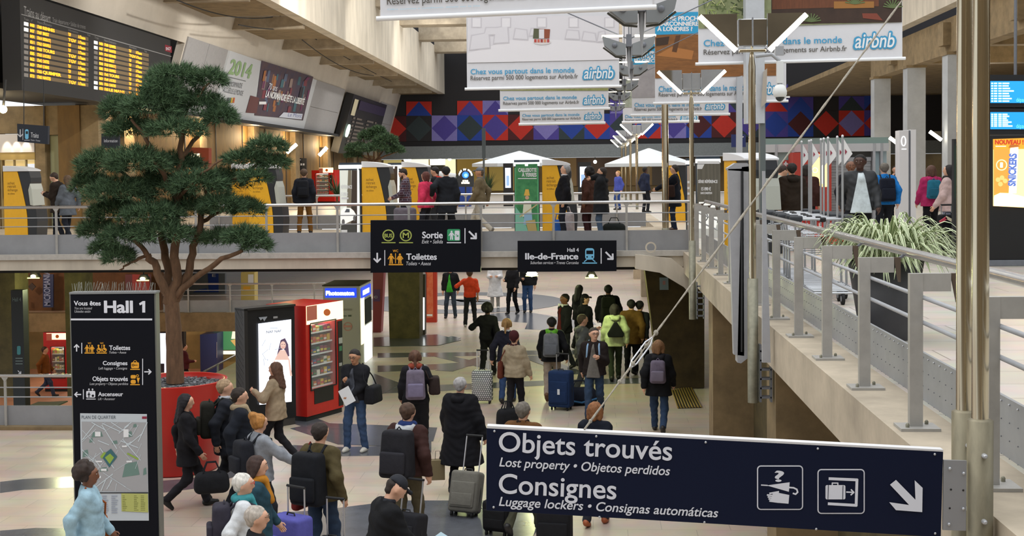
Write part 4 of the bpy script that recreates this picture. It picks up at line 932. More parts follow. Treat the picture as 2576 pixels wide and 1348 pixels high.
def car2(b, fr):
    fpoly(b, fr, [(1754, 560), (1812, 560), (1812, 408), (1754, 408)], mat('#6b685e', .4, noise=.3, nscale=3, stretch=(6, 1, .2)), .012); fpoly(b, fr, [(1754, 425), (1766, 425), (1772, 413), (1754, 413)], WHITE, .02); frect(b, fr, 1754, 405, 1810, 412, WHITE, .02)
    for s, y0, y1, a, c in (('SÉRIE RÉFÉRENCE', 460, 453, 1756, 1805), ('15 090 €', 479, 471, 1764, 1788), ('SANS CONDITION', 488, 483, 1762, 1791)): ftext(b, fr, s, a, y0, c, y1, WHITE, w=.02, bold=.05)
    fpoly(b, fr, [(1755, 575), (1800, 575), (1806, 545), (1798, 516), (1780, 508), (1758, 508)], glow('#f0f2ee', .5), .018); fring(b, fr, 1773, 545, 8, 2.5, mat('#55585c', .4), .022, ry=11)
    frect(b, fr, 1758, 566, 1806, 600, mat('#dfe3df', .4), .016)
adpillar('wide lit advertising pillar with a dark car poster near the walkway corner', 1752, 1812, 31, 1.96, car2, ADW)
def slim(b, fr):
    for y in (455, 470, 484, 530, 560): frect(b, fr, 1729, y, 1738, y+6, WHITE, .02)
adpillar('narrow lit advertising pillar directly behind the corner light pole', 1727, 1741, 34, 1.95, slim, mat('#b9a99c', .4))
def slim2(b, fr): frect(b, fr, 980, 418, 1000, 500, mat('#4a3b30', .4), .012); frect(b, fr, 1000, 418, 1003, 540, glow('#f3f6f4', 1.0), .014)
adpillar('lit advertising pillar behind the bearded man, left of his ticket machine', 978, 1010, 35.5, 1.93, slim2, ADW)

# ---------------- oriented cabinets on the lower floor
def cabinet_frame(pa, pb, Z=0.0):
    A = at(*pa, Z=Z); B = at(*pb, Z=Z); return Frame(A, B-A, Vector((0, 0, 1))), (B-A).length
def slab(b, fr, u0, u1, v0, v1, w0, w1, m):
    P = [fr.pt(u0, v0, w1), fr.pt(u1, v0, w1), fr.pt(u1, v1, w1), fr.pt(u0, v1, w1)]; b.prism(P, fr.n*(w0-w1), m)
def pslab(b, fr, x0, y0, x1, y1, w0, w1, m):
    u0, v1 = fr.uv(x0, y0); u1, v0 = fr.uv(x1, y1); slab(b, fr, u0, u1, v0, v1, w0, w1, m)
def vending(label, pa, pb, hgt, Z, win, depth=.85, name='vending_machine', head=None, slot=None, keypad=None, rows=6, cols=7, snack=None, group=None):
    fr, w = cabinet_frame(pa, pb, Z); c = fr.pt(w/2, 0, 0)
    t = thing(name, label, 'vending machine', tuple(c), 0)
    b = MB(); wu0, wv1 = fr.uv(win[0], win[1]); wu1, wv0 = fr.uv(win[2], win[3])
    slab(b, fr, 0, w, .1, hgt, -depth, -.42, RED); slab(b, fr, 0, wu0, .1, hgt, -.42, 0, RED); slab(b, fr, wu1, w, .1, hgt, -.42, 0, RED); slab(b, fr, wu0, wu1, .1, wv0, -.42, 0, RED); slab(b, fr, wu0, wu1, wv1, hgt, -.42, 0, RED); slab(b, fr, .01, w-.01, 0, .1, -depth, -.03, BLACKM)
    b.build('cabinet', t, True)
    b = MB(); slab(b, fr, wu0, wu1, wv0, wv1, -.42, -.41, mat('#3a3f3d', .5)); slab(b, fr, wu0, wu1, wv1-.02, wv1, -.3, -.1, glow('#eef4e6', 5)); b.build('lit_interior', t, True)
    for r in range(rows):
        z = wv0+(wv1-wv0)*r/rows
        b = MB(); slab(b, fr, wu0, wu1, z, z+.012, -.40, -.08, ALU); slab(b, fr, wu0, wu1, z, z+.03, -.085, -.075, mat('#d7dad8', .5)); b.build('shelf', t, True)
    if snack:
        k = random.Random(int(w*1000)); dz = (wv1-wv0)/rows; first = {}
        for r in range(rows):
            for q in range(cols):
                u = wu0+(wu1-wu0)*(q+.5)/cols; hh = dz*k.uniform(.45, .7); ww = (wu1-wu0)/cols*.8
                b = MB(); m = mat(k.choice(snack), .35); z = wv0+dz*r+.0125
                slab(b, fr, u-ww/2, u+ww/2, z, z+hh, -.30, -.12, m); slab(b, fr, u-ww/2+.005, u+ww/2-.005, z+hh*.3, z+hh*.6, -.12, -.115, mat(k.choice(['#e8e3d3', '#d9c23a', '#c9352b', '#3c7a45']), .4))
                o = b.build('snack_packet'); tag(o, 'small packet behind the glass of the %s' % (group), 'snack', 'packets in the %s' % group)
    b = MB(); slab(b, fr, wu0-.02, wu1+.02, wv0-.02, wv0, -.0, .02, BLACKM); slab(b, fr, wu0-.02, wu1+.02, wv1, wv1+.02, 0, .02, BLACKM); slab(b, fr, wu0-.02, wu0, wv0, wv1, 0, .02, BLACKM); slab(b, fr, wu1, wu1+.02, wv0, wv1, 0, .02, BLACKM); b.build('window_frame', t, True)
    b = MB(); slab(b, fr, wu0, wu1, wv0, wv1, -.012, -.006, mat('#f4fbfa', .03, alpha=.08)); b.build('glass', t, True)
    if head:
        b = MB(); pslab(b, fr, *head, -.02, .015, glow('#f6e0b2', 1.6)); b.build('lit_header', t, True)
        b = MB(); x0, y0, x1, y1 = head; fdisc(b, fr, (x0*.45+x1*.55), (y0+y1)/2, (y1-y0)*.28, mat('#e06a1e', .5), .02); pslab(b, fr, x0, y0+1, x0+(x1-x0)*.28, y1+2, .014, .018, mat('#c96b58', .5)); b.build('logo', t, True)
    if slot: b = MB(); pslab(b, fr, *slot, -.01, .008, BLACK); b.build('delivery_flap', t, True, bevel=.004)
    if keypad:
        b = MB(); pslab(b, fr, *keypad, -.01, .01, BLACKM); b.build('payment_panel', t, True)
        b = MB(); x0, y0, x1, y1 = keypad; pslab(b, fr, x0+2, y0+(y1-y0)*.2, x1-3, y0+(y1-y0)*.26, .01, .014, ALU); pslab(b, fr, x0+3, y0+(y1-y0)*.3, x1-4, y0+(y1-y0)*.35, .01, .014, mat('#3f7f5a', .4)); pslab(b, fr, x0+3, y0+(y1-y0)*.5, x1-4, y0+(y1-y0)*.53, .01, .014, ALU); b.build('coin_slot', t, True)
    return t, fr, w
zt = lambda px, py, base, Z=0.0: at(px, py, Y=at(*base, Z=Z).y).z-Z
SN = ['#c9352b', '#d9b93a', '#3c7a45', '#7a4a2c', '#e8e3d3', '#2f4f8a', '#c96b2b', '#8a2f4a', '#55402f']
vending('big red snack vending machine beside the lit fashion screen', (773, 1062), (864, 1036), zt(767, 770, (773, 1062)), 0, (780, 815, 845, 965), .95, head=(770, 770, 862, 801), slot=(790, 978, 839, 1004), keypad=(849, 808, 863, 1018), rows=6, cols=7, snack=SN, group='big red vending machine')
vending('red drinks vending machine in the stairwell behind the totem', (112, 985), (170, 985), zt(112, 836, (112, 985), -2.7), -2.7, (128, 873, 163, 950), .8, head=(117, 838, 167, 854), rows=4, cols=6, snack=['#d8d45a', '#e3e1c8', '#5a4a3a', '#c9b23a', '#7f3328'], group='red machine in the stairwell')
vending('small red vending machine against the left wall of the upper level', (785, 511), (842, 511), 1.9, UP, (794, 437, 827, 488), .8, head=(803, 422, 838, 434), keypad=(829, 440, 836, 480), rows=5, cols=5, snack=SN, group='far red machine on the upper level')
# fashion screen
fr, w = cabinet_frame((618, 1089), (747, 1067)); hgt = zt(616, 782, (618, 1089))
t = thing('advertising_screen', 'tall black lit screen showing a woman in a white dress', 'screen', tuple(fr.pt(w/2, 0)))
b = MB(); slab(b, fr, 0, w, .14, hgt, -.28, -.02, mat('#1b1c1e', .4)); slab(b, fr, .02, w-.02, 0, .14, -.26, -.03, mat('#3b3835', .6)); slab(b, fr, 0, .07, .14, hgt+.03, -.3, .02, mat('#2c2b2a', .4)); slab(b, fr, 0, w, hgt, hgt+.04, -.3, .02, mat('#2c2b2a', .4)); b.build('housing', t, True)
b = MB(); fpoly(b, fr, [(652, 1018), (733, 1010), (732, 803), (649, 814)], glow('#e6ebf6', 1.5), .008); sc = b.build('screen', t, True)
b = MB(); SK = glow('#d8b5a8', .8); HR = glow('#5c4a63', .5); DR = glow('#f2f0f4', 1.4)
ftext(b, fr, 'NAF NAF', 669, 838, 707, 832, glow('#6f7888', .35), w=.012, y1=835, bold=.02); frect(b, fr, 678, 824, 698, 826, glow('#b3bccb', .8), .012)
fpoly(b, fr, [(696, 892), (705, 855), (716, 850), (724, 866), (727, 895), (718, 900), (714, 878), (706, 880), (702, 898)], HR, .012); fdisc(b, fr, 711, 868, 7, SK, .014, ry=10); fpoly(b, fr, [(704, 880), (716, 880), (728, 905), (734, 945), (729, 946), (722, 915), (690, 920), (686, 912), (694, 896)], SK, .013)
fpoly(b, fr, [(690, 905), (724, 905), (728, 940), (732, 1010), (700, 1013), (695, 950)], DR, .0145)
for x, y, a in ((660, 890, 40), (668, 905, 120), (676, 880, 75), (690, 880, 20), (664, 920, 95), (658, 870, 60)): fline(b, fr, [(x, y), (x+18*math.cos(math.radians(a)), y-18*math.sin(math.radians(a)))], 1.2, glow('#9aa3b4', .7), .012)
for x, y in ((708.5, 866), (714, 866)): fdisc(b, fr, x, y, 1.1, HR, .016)
fline(b, fr, [(707.5, 872), (711, 873.5), (715, 872)], 1, glow('#b5616a', .6), .016)
for q in range(5): fline(b, fr, [(698+q*6, 915), (699+q*6.5, 1005)], .8, glow('#c9c6d4', .9), .0165)
for q in range(9): a_ = q*.7; fline(b, fr, [(672, 905), (672+16*math.cos(a_), 905-22*math.sin(a_))], 1, glow('#b9c0cf', .8), .012)
o = b.build('picture', sc, True); o.location = -Vector(t.location)
b = MB(); pslab(b, fr, 687, 796, 698, 800, .0, .006, ALU); fpoly(b, fr, [(650, 798), (672, 796), (664, 808), (660, 801), (655, 806)], mat('#a5acb4', .4), .01); b.build('sticker', t, True)
# photo booth
YP = 31
A = at(812, 720, Y=YP); Bc = at(905, 719, Y=YP); zt_ = A.z; D = 1.5
t = thing('photo_booth', 'grey photo booth with lit blue sign and mirror panels, beside the red vending machine', 'photo booth', ((A.x+Bc.x)/2, YP, 0))
BO = mat('#b5b3ae', .5)
b = MB(); b.bx(A.x, Bc.x, YP, YP+D, 0, zt_, BO); b.bx(A.x-.02, Bc.x+.02, YP-.02, YP+D, zt_, zt_+.03, mat('#3d2f25', .7)); b.build('cabin', t, True, bevel=.01)
fr = Frame((A.x, YP, 0), (1, 0, 0), (0, 0, 1)); fs = Frame((Bc.x, YP, 0), (0, 1, 0), (0, 0, 1))
b = MB(); pslab(b, fr, 818, 725, 897, 748, 0, .02, glow('#1f3fd8', 1.3)); b.build('sign_box', t, True)
b = MB(); ftext(b, fr, 'Photomaton', 821, 742, 891, 732, glow('#dfe6ff', 2.5), w=.028, bold=.06); b.build('lettering', t, True)
b = MB(); slab(b, fs, .12, 1.45, zt_-.33, zt_-.06, 0, .02, glow('#1f3fd8', 1.3)); slab(b, fs, .3, 1.2, zt_-.26, zt_-.14, .02, .026, glow('#dfe6ff', 2.0)); b.build('side_sign', t, True)
b = MB(); slab(b, fs, .05, .5, .5, 1.65, 0, .02, glow('#f2e3c0', 1.6)); b.build('lit_panel', t, True)
b = MB(); slab(b, fs, .62, 1.45, .95, zt_-.4, 0, .03, mat('#1f2433', .8)); b.build('curtain', t, True)
b = MB(); slab(b, fs, .5, 1.5, 0, .9, 0, .03, glow('#eef3f4', 1.5)); b.build('lit_base', t, True)
b = MB(); fring(b, fr, 875, 821, 11, 2, mat('#c98f86', .5), .01); frect(b, fr, 866, 818, 885, 823, mat('#c98f86', .5), .012); ftext(b, fr, 'photomaton', 858, 781, 886, 774, mat('#8d8880', .5), w=.01); frect(b, fr, 864, 793, 872, 796, mat('#6f7a6c', .5), .01); frect(b, fr, 876, 792, 884, 796, mat('#4f5a4c', .5), .01); b.build('print', t, True)
# lit and red panels around the dark column
def plate(name, label, cat, pts, Y, d, m, deco=None, zf=0):
    P = [at(x, y, Y=Y) for x, y in pts]; lo = min(p.z for p in P)
    if abs(lo-zf) < .4: P[0].z = P[1].z = zf
    t = thing(name, label, cat, ((P[0].x+P[1].x)/2, Y, zf))
    b = MB(); b.prism(P, (0, d, 0), m); b.build('body', t, True)
    if deco:
        fr = Frame(P[0], P[1]-P[0], P[-1]-P[0]); b = MB(); deco(b, fr); b.build('print', t, True)
    return t
zb = 440+4.7*3200/37.5/1
plate('light_box', 'tall narrow white light box standing against the dark column', 'light box', [(1058, 832), (1069, 830), (1069, 690), (1052, 690)], 36.9, .3, mat('#3a3530', .6), lambda b, fr: (fpoly(b, fr, [(1060, 830), (1068, 829), (1068, 748), (1060, 748)], glow('#f2f7fa', 2.5), .01), fpoly(b, fr, [(1053, 800), (1058, 800), (1057, 690), (1052, 690)], glow('#f3e2b5', 1.2), .01)))
plate('poster_stand', 'red poster stand on the floor under the bridge', 'poster stand', [(1072, 806), (1098, 802), (1098, 670), (1070, 670)], 40, .25, mat('#b8301c', .5), lambda b, fr: (fpoly(b, fr, [(1074, 800), (1090, 798), (1089, 672), (1074, 672)], mat('#cf4a26', .5, noise=.4, nscale=4, col2='#d9805a'), .01), frect(b, fr, 1074, 790, 1088, 795, WHITE, .014)))
plate('display_stand', 'red and purple display stand behind the photo booth', 'display', [(938, 830), (958, 830), (966, 670), (938, 670)], 37.5, .4, mat('#8a2f3a', .5), lambda b, fr: (frect(b, fr, 940, 728, 956, 758, mat('#5a2f6a', .5), .01), ftext(b, fr, 'ICI', 941, 750, 949, 744, INKW2, w=.015)))
# stairwell items
plate('light_box', 'lit green rower poster on the stairwell back wall', 'light box', [(537, 892), (616, 892), (616, 809), (537, 809)], 47.5, .15, glow('#5a8a6a', .7), lambda b, fr: (fpoly(b, fr, [(540, 880), (616, 880), (616, 812), (540, 812)], glow('#3f7d55', .6), .01), fpoly(b, fr, [(582, 852), (602, 852), (598, 828), (586, 828)], glow('#d8dccb', .8), .02), fpoly(b, fr, [(585, 826), (598, 826), (594, 812), (588, 812)], glow('#d8b050', .8), .02), fpoly(b, fr, [(600, 880), (614, 880), (596, 852), (580, 856)], glow('#b59a5c', .7), .018), frect(b, fr, 541, 882, 615, 891, glow('#dfe6dc', 1), .012)), -1.9)
plate('drinks_machine', 'blue drinks machine in the stairwell left of the lit poster', 'drinks machine', [(505, 972), (546, 972), (546, 838), (503, 842)], 46.5, .8, mat('#1f2f63', .5), lambda b, fr: frect(b, fr, 545, 860, 546, 900, ALU, .01), -2.7)
plate('advertising_screen', 'small lit screen behind the trunk of the big pine', 'screen', [(395, 960), (462, 960), (462, 826), (395, 826)], 45.5, .3, BLACKM, lambda b, fr: (fpoly(b, fr, [(398, 938), (457, 938), (457, 838), (398, 838)], glow('#dfe8fb', 1.8), .01), fpoly(b, fr, [(402, 938), (414, 938), (414, 914), (402, 914)], mat('#2a2f45', .5), .02)), -2.7)
def hmb(b, fr): ftext(b, fr, 'MICRO', 112, 770, 112.1, 769, INKW2)
b = MB(); t = thing('wall_banner', 'dark blue banner with vertical lettering on the brown wall, lower left', 'banner', tuple(at(120, 772, Y=43.55)))
P = [at(108, 773, Y=43.5), at(134, 773, Y=43.5), at(134, 690, Y=43.5), at(108, 690, Y=43.5)]; b.prism(P, (0, .06, 0), mat('#1f2a55', .5)); b.build('cloth', t, True)
fr = Frame(P[0], Vector((0, 0, 1)), Vector((-1, 0, 0))); V, F = glyphs('MICROMANIA', .02); k = 1.25/(V[:, 0].max()); b = MB(); b.add([fr.pt(.05+x*k, y*.32-.28, .02) for x, y in V], F, mat('#8f97b8', .5)); b.build('lettering', t, True)
b = MB(); c = at(80, 721, Y=43.5); o = b.prism([c+Vector((.14*math.cos(a), 0, .14*math.sin(a))) for a in (0, 1.57, 3.14, 4.71)], (0, .04, 0), mat('#3a2a20', .6)).build('diamond_sign'); tag(o, 'small dark diamond sign on the brown wall, lower left', 'sign')
b = MB(); b.box(tuple(at(65, 752, Y=43.5)), (.12, .06, .14), WHITEP); b.tube([at(65, 752, Y=43.5), at(72, 770, Y=43.5)], .015, GREYD, 5); o = b.build('alarm_box'); tag(o, 'small white alarm box on the brown wall, lower left', 'alarm')
plate('wall_panel', 'red and grey shop panel behind the totem spikes', 'panel', [(315, 735), (378, 735), (378, 690), (315, 690)], 43.4, .1, mat('#6a2f33', .5), lambda b, fr: frect(b, fr, 333, 690, 376, 730, mat('#a8342a', .5), .01), 0)
plate('bench_crate', 'green crate standing on the stairwell floor by the railing', 'crate', [(52, 1042), (130, 1042), (128, 1026), (55, 1030)], 30.5, 1.0, mat('#5f7050', .7), None, -1.0)
mb = MB(); c = at(90, 1050, Y=31); mb.bx(c.x-1.6, c.x+1.2, 30.2, 32.0, -2.7, c.z-.05, BLACKM); struct('trim_stairwell_plinth', mb)
# sloping stair rail
t = thing('stair_railing', 'sloping steel stair railing going down beside the red planter', 'railing', tuple(at(515, 965, Y=34)))
for nm, k0 in (('handrail', 0), ('lower_bar', 22), ('lower_bar', 40)):
    b = MB(); b.tube([at(512, 935+k0, Y=33), at(618, 880+k0, Y=35)], .03 if not k0 else .015, RAILM if not k0 else GREYM, 8); b.build(nm, t, True)
b = MB(); b.tube([at(548, 990, Y=33.6), at(548, 915, Y=33.6)], .03, GREYM, 8); b.build('post', t, True)
plate('info_booth', 'pale yellow shop display on the floor beyond the far stairwell railing', 'display', [(606, 742), (640, 742), (640, 685), (606, 685)], 47, .5, mat('#b9a45c', .5), lambda b, fr: (frect(b, fr, 612, 720, 630, 730, mat('#d69a1e', .5), .01), frect(b, fr, 624, 690, 638, 716, WHITEP, .01)), 0)
plate('wall_banner', 'blue and grey shop banner beyond the far stairwell railing', 'banner', [(460, 738), (566, 738), (566, 688), (460, 688)], 50, .2, mat('#6a7078', .5), lambda b, fr: (fpoly(b, fr, [(525, 735), (550, 735), (550, 688), (523, 688)], mat('#1f3f94', .5), .01), ftext(b, fr, 'E', 534, 696, 543, 689, WHITE, w=.02), fpoly(b, fr, [(485, 735), (525, 735), (520, 725), (500, 728)], mat('#2a4a9a', .5), .01)), 0)

# ---------------- upper right: blue screens, sweet cabinet, totem, shops
YR = 21.2
def rt(px, py, Y=YR): return at(px, py, Y=Y)
a = rt(2488, 664); t = thing('vending_machine', 'tall black sweet vending cabinet with lit chocolate bar front, right edge', 'vending machine', (a.x+.8, YR, UP))
b = MB(); b.bx(a.x, a.x+1.7, YR, YR+.9, 3.1, 3.2, GREYD); b.bx(a.x, a.x+1.7, YR+.02, YR+.9, 3.2, rt(2490, 340).z, BLACK); b.build('cabinet', t, True, bevel=.01)
fr = Frame((a.x, YR, UP), (1, 0, 0), (0, 0, 1))
b = MB(); fpoly(b, fr, [(2498, 518), (2610, 524), (2610, 346), (2498, 350)], glow('#f6cf8c', 1.5), .006); pn = b.build('lit_front', t, True)
b = MB(); OR = glow('#e2912a', 1.1); BR = glow('#a8622a', .8); CRM = glow('#fbe9c8', 1.7)
fpoly(b, fr, [(2498, 376), (2610, 374), (2610, 346), (2498, 350)], OR, .01); ftext(b, fr, 'NOUVEAU !', 2502, 363, 2574, 352, glow('#b5361f', .7), w=.016, bold=.05); frect(b, fr, 2504, 367, 2530, 369, CRM, .014)
fpoly(b, fr, [(2499, 376), (2540, 374), (2538, 500), (2499, 496)], glow('#d98f3c', 1.0), .010); fpoly(b, fr, [(2541, 372), (2561, 370), (2556, 486), (2537, 486)], glow('#efe9ea', 1.4), .014); fpoly(b, fr, [(2536, 372), (2566, 368), (2558, 364), (2540, 364)], BR, .016)
V, F = glyphs('SNICKERS', .05); p0 = Vector(fr.uv(2553, 468)); p1 = Vector(fr.uv(2556, 386)); ux = (p1-p0)/V[:, 0].max(); uy = Vector((-ux.y, ux.x)).normalized()*.11/CAP
b.add([fr.pt(*(p0+ux*x+uy*y), .02) for x, y in V], F, glow('#5670b8', .8))
fring(b, fr, 2519, 415, 14, 2.5, glow('#f4d9a4', 1.4), .014); ftext(b, fr, '1', 2515, 421, 2522, 409, CRM, w=.016, bold=.05)
for x, y in ((2510, 452), (2520, 447), (2528, 455), (2516, 463)): fdisc(b, fr, x, y, 6, glow('#e9b56a', 1.0), .014)
fpoly(b, fr, [(2500, 518), (2580, 520), (2580, 496), (2540, 486), (2515, 485), (2500, 492)], CRM, .018)
o = b.build('front_print', pn, True); o.location = -Vector(t.location)
b = MB(); b.bx(rt(2399, 650, YR-.1).x, rt(2413, 650, YR-.1).x, YR-.1, YR+.02, 3.1, rt(2395, 350).z, BLACKM); b.bx(rt(2413, 650).x, a.x+.02, YR+.02, YR+.12, 3.1, rt(2395, 350).z, BLACKM); b.build('side_door', t, True)
b = MB(); b.tube([rt(2410, 365, YR-.13), rt(2410, 500, YR-.13)], .02, glow('#8fe0a0', 2), 6); b.build('green_light', t, True)
YSC = 24.5
for z0, z1, lab in ((192, 268, 'upper blue departure screen at the right edge'), (274, 334, 'lower blue departure screen at the right edge')):
    P = [at(2490, z1, Y=YSC), at(2620, z1+1, Y=YSC), at(2620, z0, Y=YSC), at(2490, z0, Y=YSC)]
    t = thing('departure_screen', lab, 'screen', tuple(at(2550, z1, Y=YSC)), 0, 'blue departure screens on the right')
    b = MB(); b.prism([P[0]-Vector((.03, 0, .03)), P[1]-Vector((0, 0, .03)), P[2]+Vector((0, 0, .03)), P[3]+Vector((-.03, 0, .03))], (0, .2, 0), BLACKM); b.build('housing', t, True)
    fr = Frame(P[0]-Vector((0, .01, 0)), (1, 0, 0), (0, 0, 1)); top = z0+12 if z0 < 200 else z0+8
    b = MB(); frect(b, fr, 2491, top, 2610, z1-9, glow('#1b86cf', 1.3), .006); b.build('screen', t, True)
    b = MB(); k = random.Random(z0)
    for r in range(8 if z0 < 200 else 7):
        yy = top+6+r*(z1-9-top-4)/8
        for x0, w_ in ((2493, 5), (2500, 8), (2511, 8), (2521, k.uniform(10, 30))): frect(b, fr, x0, yy-2, x0+w_, yy+1.5, glow('#cfeaff', 1.3), .012)
    ftext(b, fr, 'départs', 2556, z1-12, 2584, z1-22, glow('#6fd0f0', 1.2), w=.014); b.build('text_rows', t, True)
    b = MB(); b.tube([(P[0].x+.5, YSC+.1, P[2].z), (P[0].x+.5, YSC+.1, 9.5 if z0 < 200 else P[2].z+.06)], .03, GREYD, 8); b.build('hanger', t, True)
YW = 38.5
t = thing('information_totem', 'tall white totem with a round mark on the upper level, right of the columns', 'sign', (at(2288, 560, Y=YW).x, YW, UP))
b = MB(); a0, a1, a2 = at(2262, 400, Y=YW).x, at(2286, 400, Y=YW).x, at(2300, 400, Y=YW).x; zt2 = at(2262, 328, Y=YW).z
b.bx(a0, a1, YW, YW+.5, 3.1, zt2, mat('#d9d9dc', .35)); b.build('body', t, True, bevel=.01)
b = MB(); b.bx(a1, a2-.1, YW+.05, YW+.5, 3.1, zt2, GREYD); b.build('groove', t, True); b = MB(); b.bx(a2-.1, a2+.05, YW, YW+.5, 3.1, zt2+.02, WHITEP); b.build('edge', t, True)
fr = Frame((a0, YW, UP), (1, 0, 0), (0, 0, 1)); b = MB(); fring(b, fr, 2273, 355, 6.5, 2.5, glow('#ffffff', .9), .01, ry=13); frect(b, fr, 2268, 374, 2280, 376, glow('#ffffff', .9), .01); b.build('mark', t, True)
# shuttered shops behind the trolleys
YSH = 40.0
def sx(px): return at(px, 400, Y=YSH).x
mb = MB(); z_ = lambda py: at(2050, py, Y=YSH).z
mb.bx(sx(1915), sx(2236), YSH+.3, YSH+.6, 3.1, z_(380), mat('#5a5a58', .7)); mb.bx(sx(1915), sx(2236), YSH, YSH+.5, z_(382), z_(362), mat('#b9bbbe', .6)); mb.bx(sx(1915), sx(2236), YSH+.05, YSH+.4, z_(362), z_(347), mat('#7f9590', .3))
for x in (1950, 1992, 2196, 2215): mb.bx(sx(x), sx(x+6), YSH-.02, YSH+.3, 3.1, z_(362), GREYM)
mb.bx(sx(1956), sx(1992), YSH+.2, YSH+.3, 3.1, z_(362), mat('#a9c4c2', .3)); mb.bx(sx(2200), sx(2234), YSH+.2, YSH+.3, 3.1, z_(350), mat('#bcd3dc', .3))
struct('wall_shops', mb)
for x0, x1, lab in ((1922, 1950, 'closed grey roller shutter left of the first aid cross'), (2092, 2194, 'wide closed grey roller shutter behind the man in the leather jacket')):
    t = thing('roller_shutter', lab, 'shutter', ((sx(x0)+sx(x1))/2, YSH+.2, UP)); b = MB()
    for i in range(22): b.bx(sx(x0), sx(x1), YSH+.18+.02*(i % 2), YSH+.28, 3.1+i*.085, 3.1+i*.085+.08, mat('#9a9da0', .5, metal=.3))
    b.build('slats', t, True); b = MB(); b.bx(sx(x0), sx(x1), YSH+.14, YSH+.3, 3.1+22*.085, 3.1+22*.085+.12, GREYM); b.build('roll_box', t, True)
t = thing('vending_machine', 'lit orange sweet vending cabinet behind the trolley poles', 'vending machine', ((sx(2035)+sx(2090))/2, YSH-.9, UP))
b = MB(); q = lambda px: at(px, 400, Y=YSH-.9).x; b.bx(q(1995), q(2092), YSH-.88, YSH, 3.1, at(2050, 383, Y=YSH-.9).z, mat('#a8362a', .5)); b.build('cabinet', t, True)
fr = Frame((q(1995), YSH-.9, UP), (1, 0, 0), (0, 0, 1)); b = MB(); fpoly(b, fr, [(2040, 470), (2080, 470), (2082, 388), (2038, 388)], glow('#f9c978', 2.2), .01); b.build('lit_front', t, True)
b = MB(); fpoly(b, fr, [(2062, 462), (2070, 462), (2074, 402), (2063, 402)], glow('#f4ead8', 2), .018); fring(b, fr, 2050, 428, 7, 1.5, glow('#f7e2b5', 2), .018); frect(b, fr, 2040, 390, 2080, 396, glow('#e08a2a', 1.2), .018); b.build('front_print', t, True)
b = MB(); fr = Frame((sx(1969), YSH+.18, UP), (1, 0, 0), (0, 0, 1)); frrect(b, fr, 1969, 403, 1984, 421, 1, mat('#c93a34', .5), .01); frect(b, fr, 1974.5, 406, 1978.5, 418, WHITE, .014); frect(b, fr, 1971, 410, 1982, 414, WHITE, .014); o = b.build('first_aid_sign'); tag(o, 'red first aid sign with white cross on the pale shop window', 'sign')
# wall strip lamps
def striplamp(label, x0, y0, x1, y1, Y):
    t = thing('strip_lamp', label, 'lamp', tuple(at((x0+x1)/2, (y0+y1)/2, Y=Y)), 0, 'slanting strip lamps'); k = 3200/Y
    b = MB(); b.tube([at(x0, y0, Y=Y), at(x1, y1, Y=Y)], 4.5/k, TUBE, 8); b.build('lamp_tube', t, True)
    b = MB(); xm = max(x0, x1)+14 if x1 > x0 else min(x0, x1)-14; b.prism([at(x0, y0-1, Y=Y+.1), at(x1, y1, Y=Y+.1), at(x1 if y0 < y1 else x0, min(y0, y1)-1, Y=Y+.1)], (0, .05, 0), MIR); b.build('mirror', t, True)
    b = MB(); b.tube([at((x0+x1)/2, (y0+y1)/2, Y=Y+.1), at((x0+x1)/2+(8 if x1 > x0 else -8), (y0+y1)/2, Y=Y+.6)], 2.2/k, GREYD, 6); b.build('bracket', t, True)
striplamp('slanting strip lamp on the middle right column', 2238, 346, 2262, 364, 63.2); striplamp('brighter slanting strip lamp on the nearest right column', 2339, 331, 2368, 352, 51.6)
striplamp('slanting strip lamp on the left wall beside the pine', 722, 384, 746, 363, 68.5); striplamp('slanting strip lamp on the left wall above the small red vending machine', 803, 391, 822, 371, 76)
# warm spotlight, upper left, and lit shop front
t = thing('spotlight', 'glaring warm spotlight at the left edge under the departure board', 'spotlight', tuple(at(8, 275, Y=31)))
b = MB(); b.ell(at(8, 275, Y=31), (.1, .08, .1), glow('#ffdf9a', 60), 12); b.build('lamp', t, True); b = MB(); b.tube([at(8, 275, Y=31.1), at(14, 200, Y=31.1)], .03, DARK, 6); b.build('stem', t, True)
mb = MB(); YL = 39.5; lx = lambda px: at(px, 450, Y=YL).x; lz = lambda py: at(60, py, Y=YL).z
mb.bx(lx(-160), lx(-2), YL, YL+.5, 3.1, 7.0, CONC_B); mb.bx(lx(94), lx(118), YL-.1, YL+.5, 3.1, 7.0, CONC_B); mb.bx(lx(-2), lx(94), YL, YL+.5, lz(335), 7.0, CONC_B); mb.bx(lx(150), lx(205), YL-.05, YL+.5, 3.1, 7.0, WOOD); mb.bx(lx(116), lx(152), YL, YL+.5, lz(340), 7.0, CONC_B); mb.bx(lx(118), lx(150), YL+.3, YL+.5, 3.1, lz(340), mat('#aeb596', .5))
mb.bx(lx(200), lx(250), YL, YL+.6, 3.1, 7.0, CONC_B); struct('wall_left_shopfront', mb)
t = thing('storefront', 'lit doorway with white fascia board behind the leftmost ticket machine', 'shop front', (lx(45), YL, UP))
b = MB(); b.bx(lx(2), lx(90), YL-.05, YL+.1, lz(383), lz(337), mat('#d6cfcb', .5)); b.build('fascia_board', t, True)
b = MB(); b.bx(lx(2), lx(90), YL-.02, YL+.1, lz(402), lz(383), mat('#a58a4e', .35, metal=.4)); b.build('brass_band', t, True)
b = MB(); b.bx(lx(2), lx(90), YL+.3, YL+.35, 3.1, lz(402), glow('#d8bd80', .75)); b.build('lit_interior', t, True)
b = MB()
for x in (2, 34, 64, 88): b.bx(lx(x), lx(x+3), YL, YL+.1, 3.1, lz(402), mat('#8a7a55', .4, metal=.4))
b.build('door_frame', t, True)
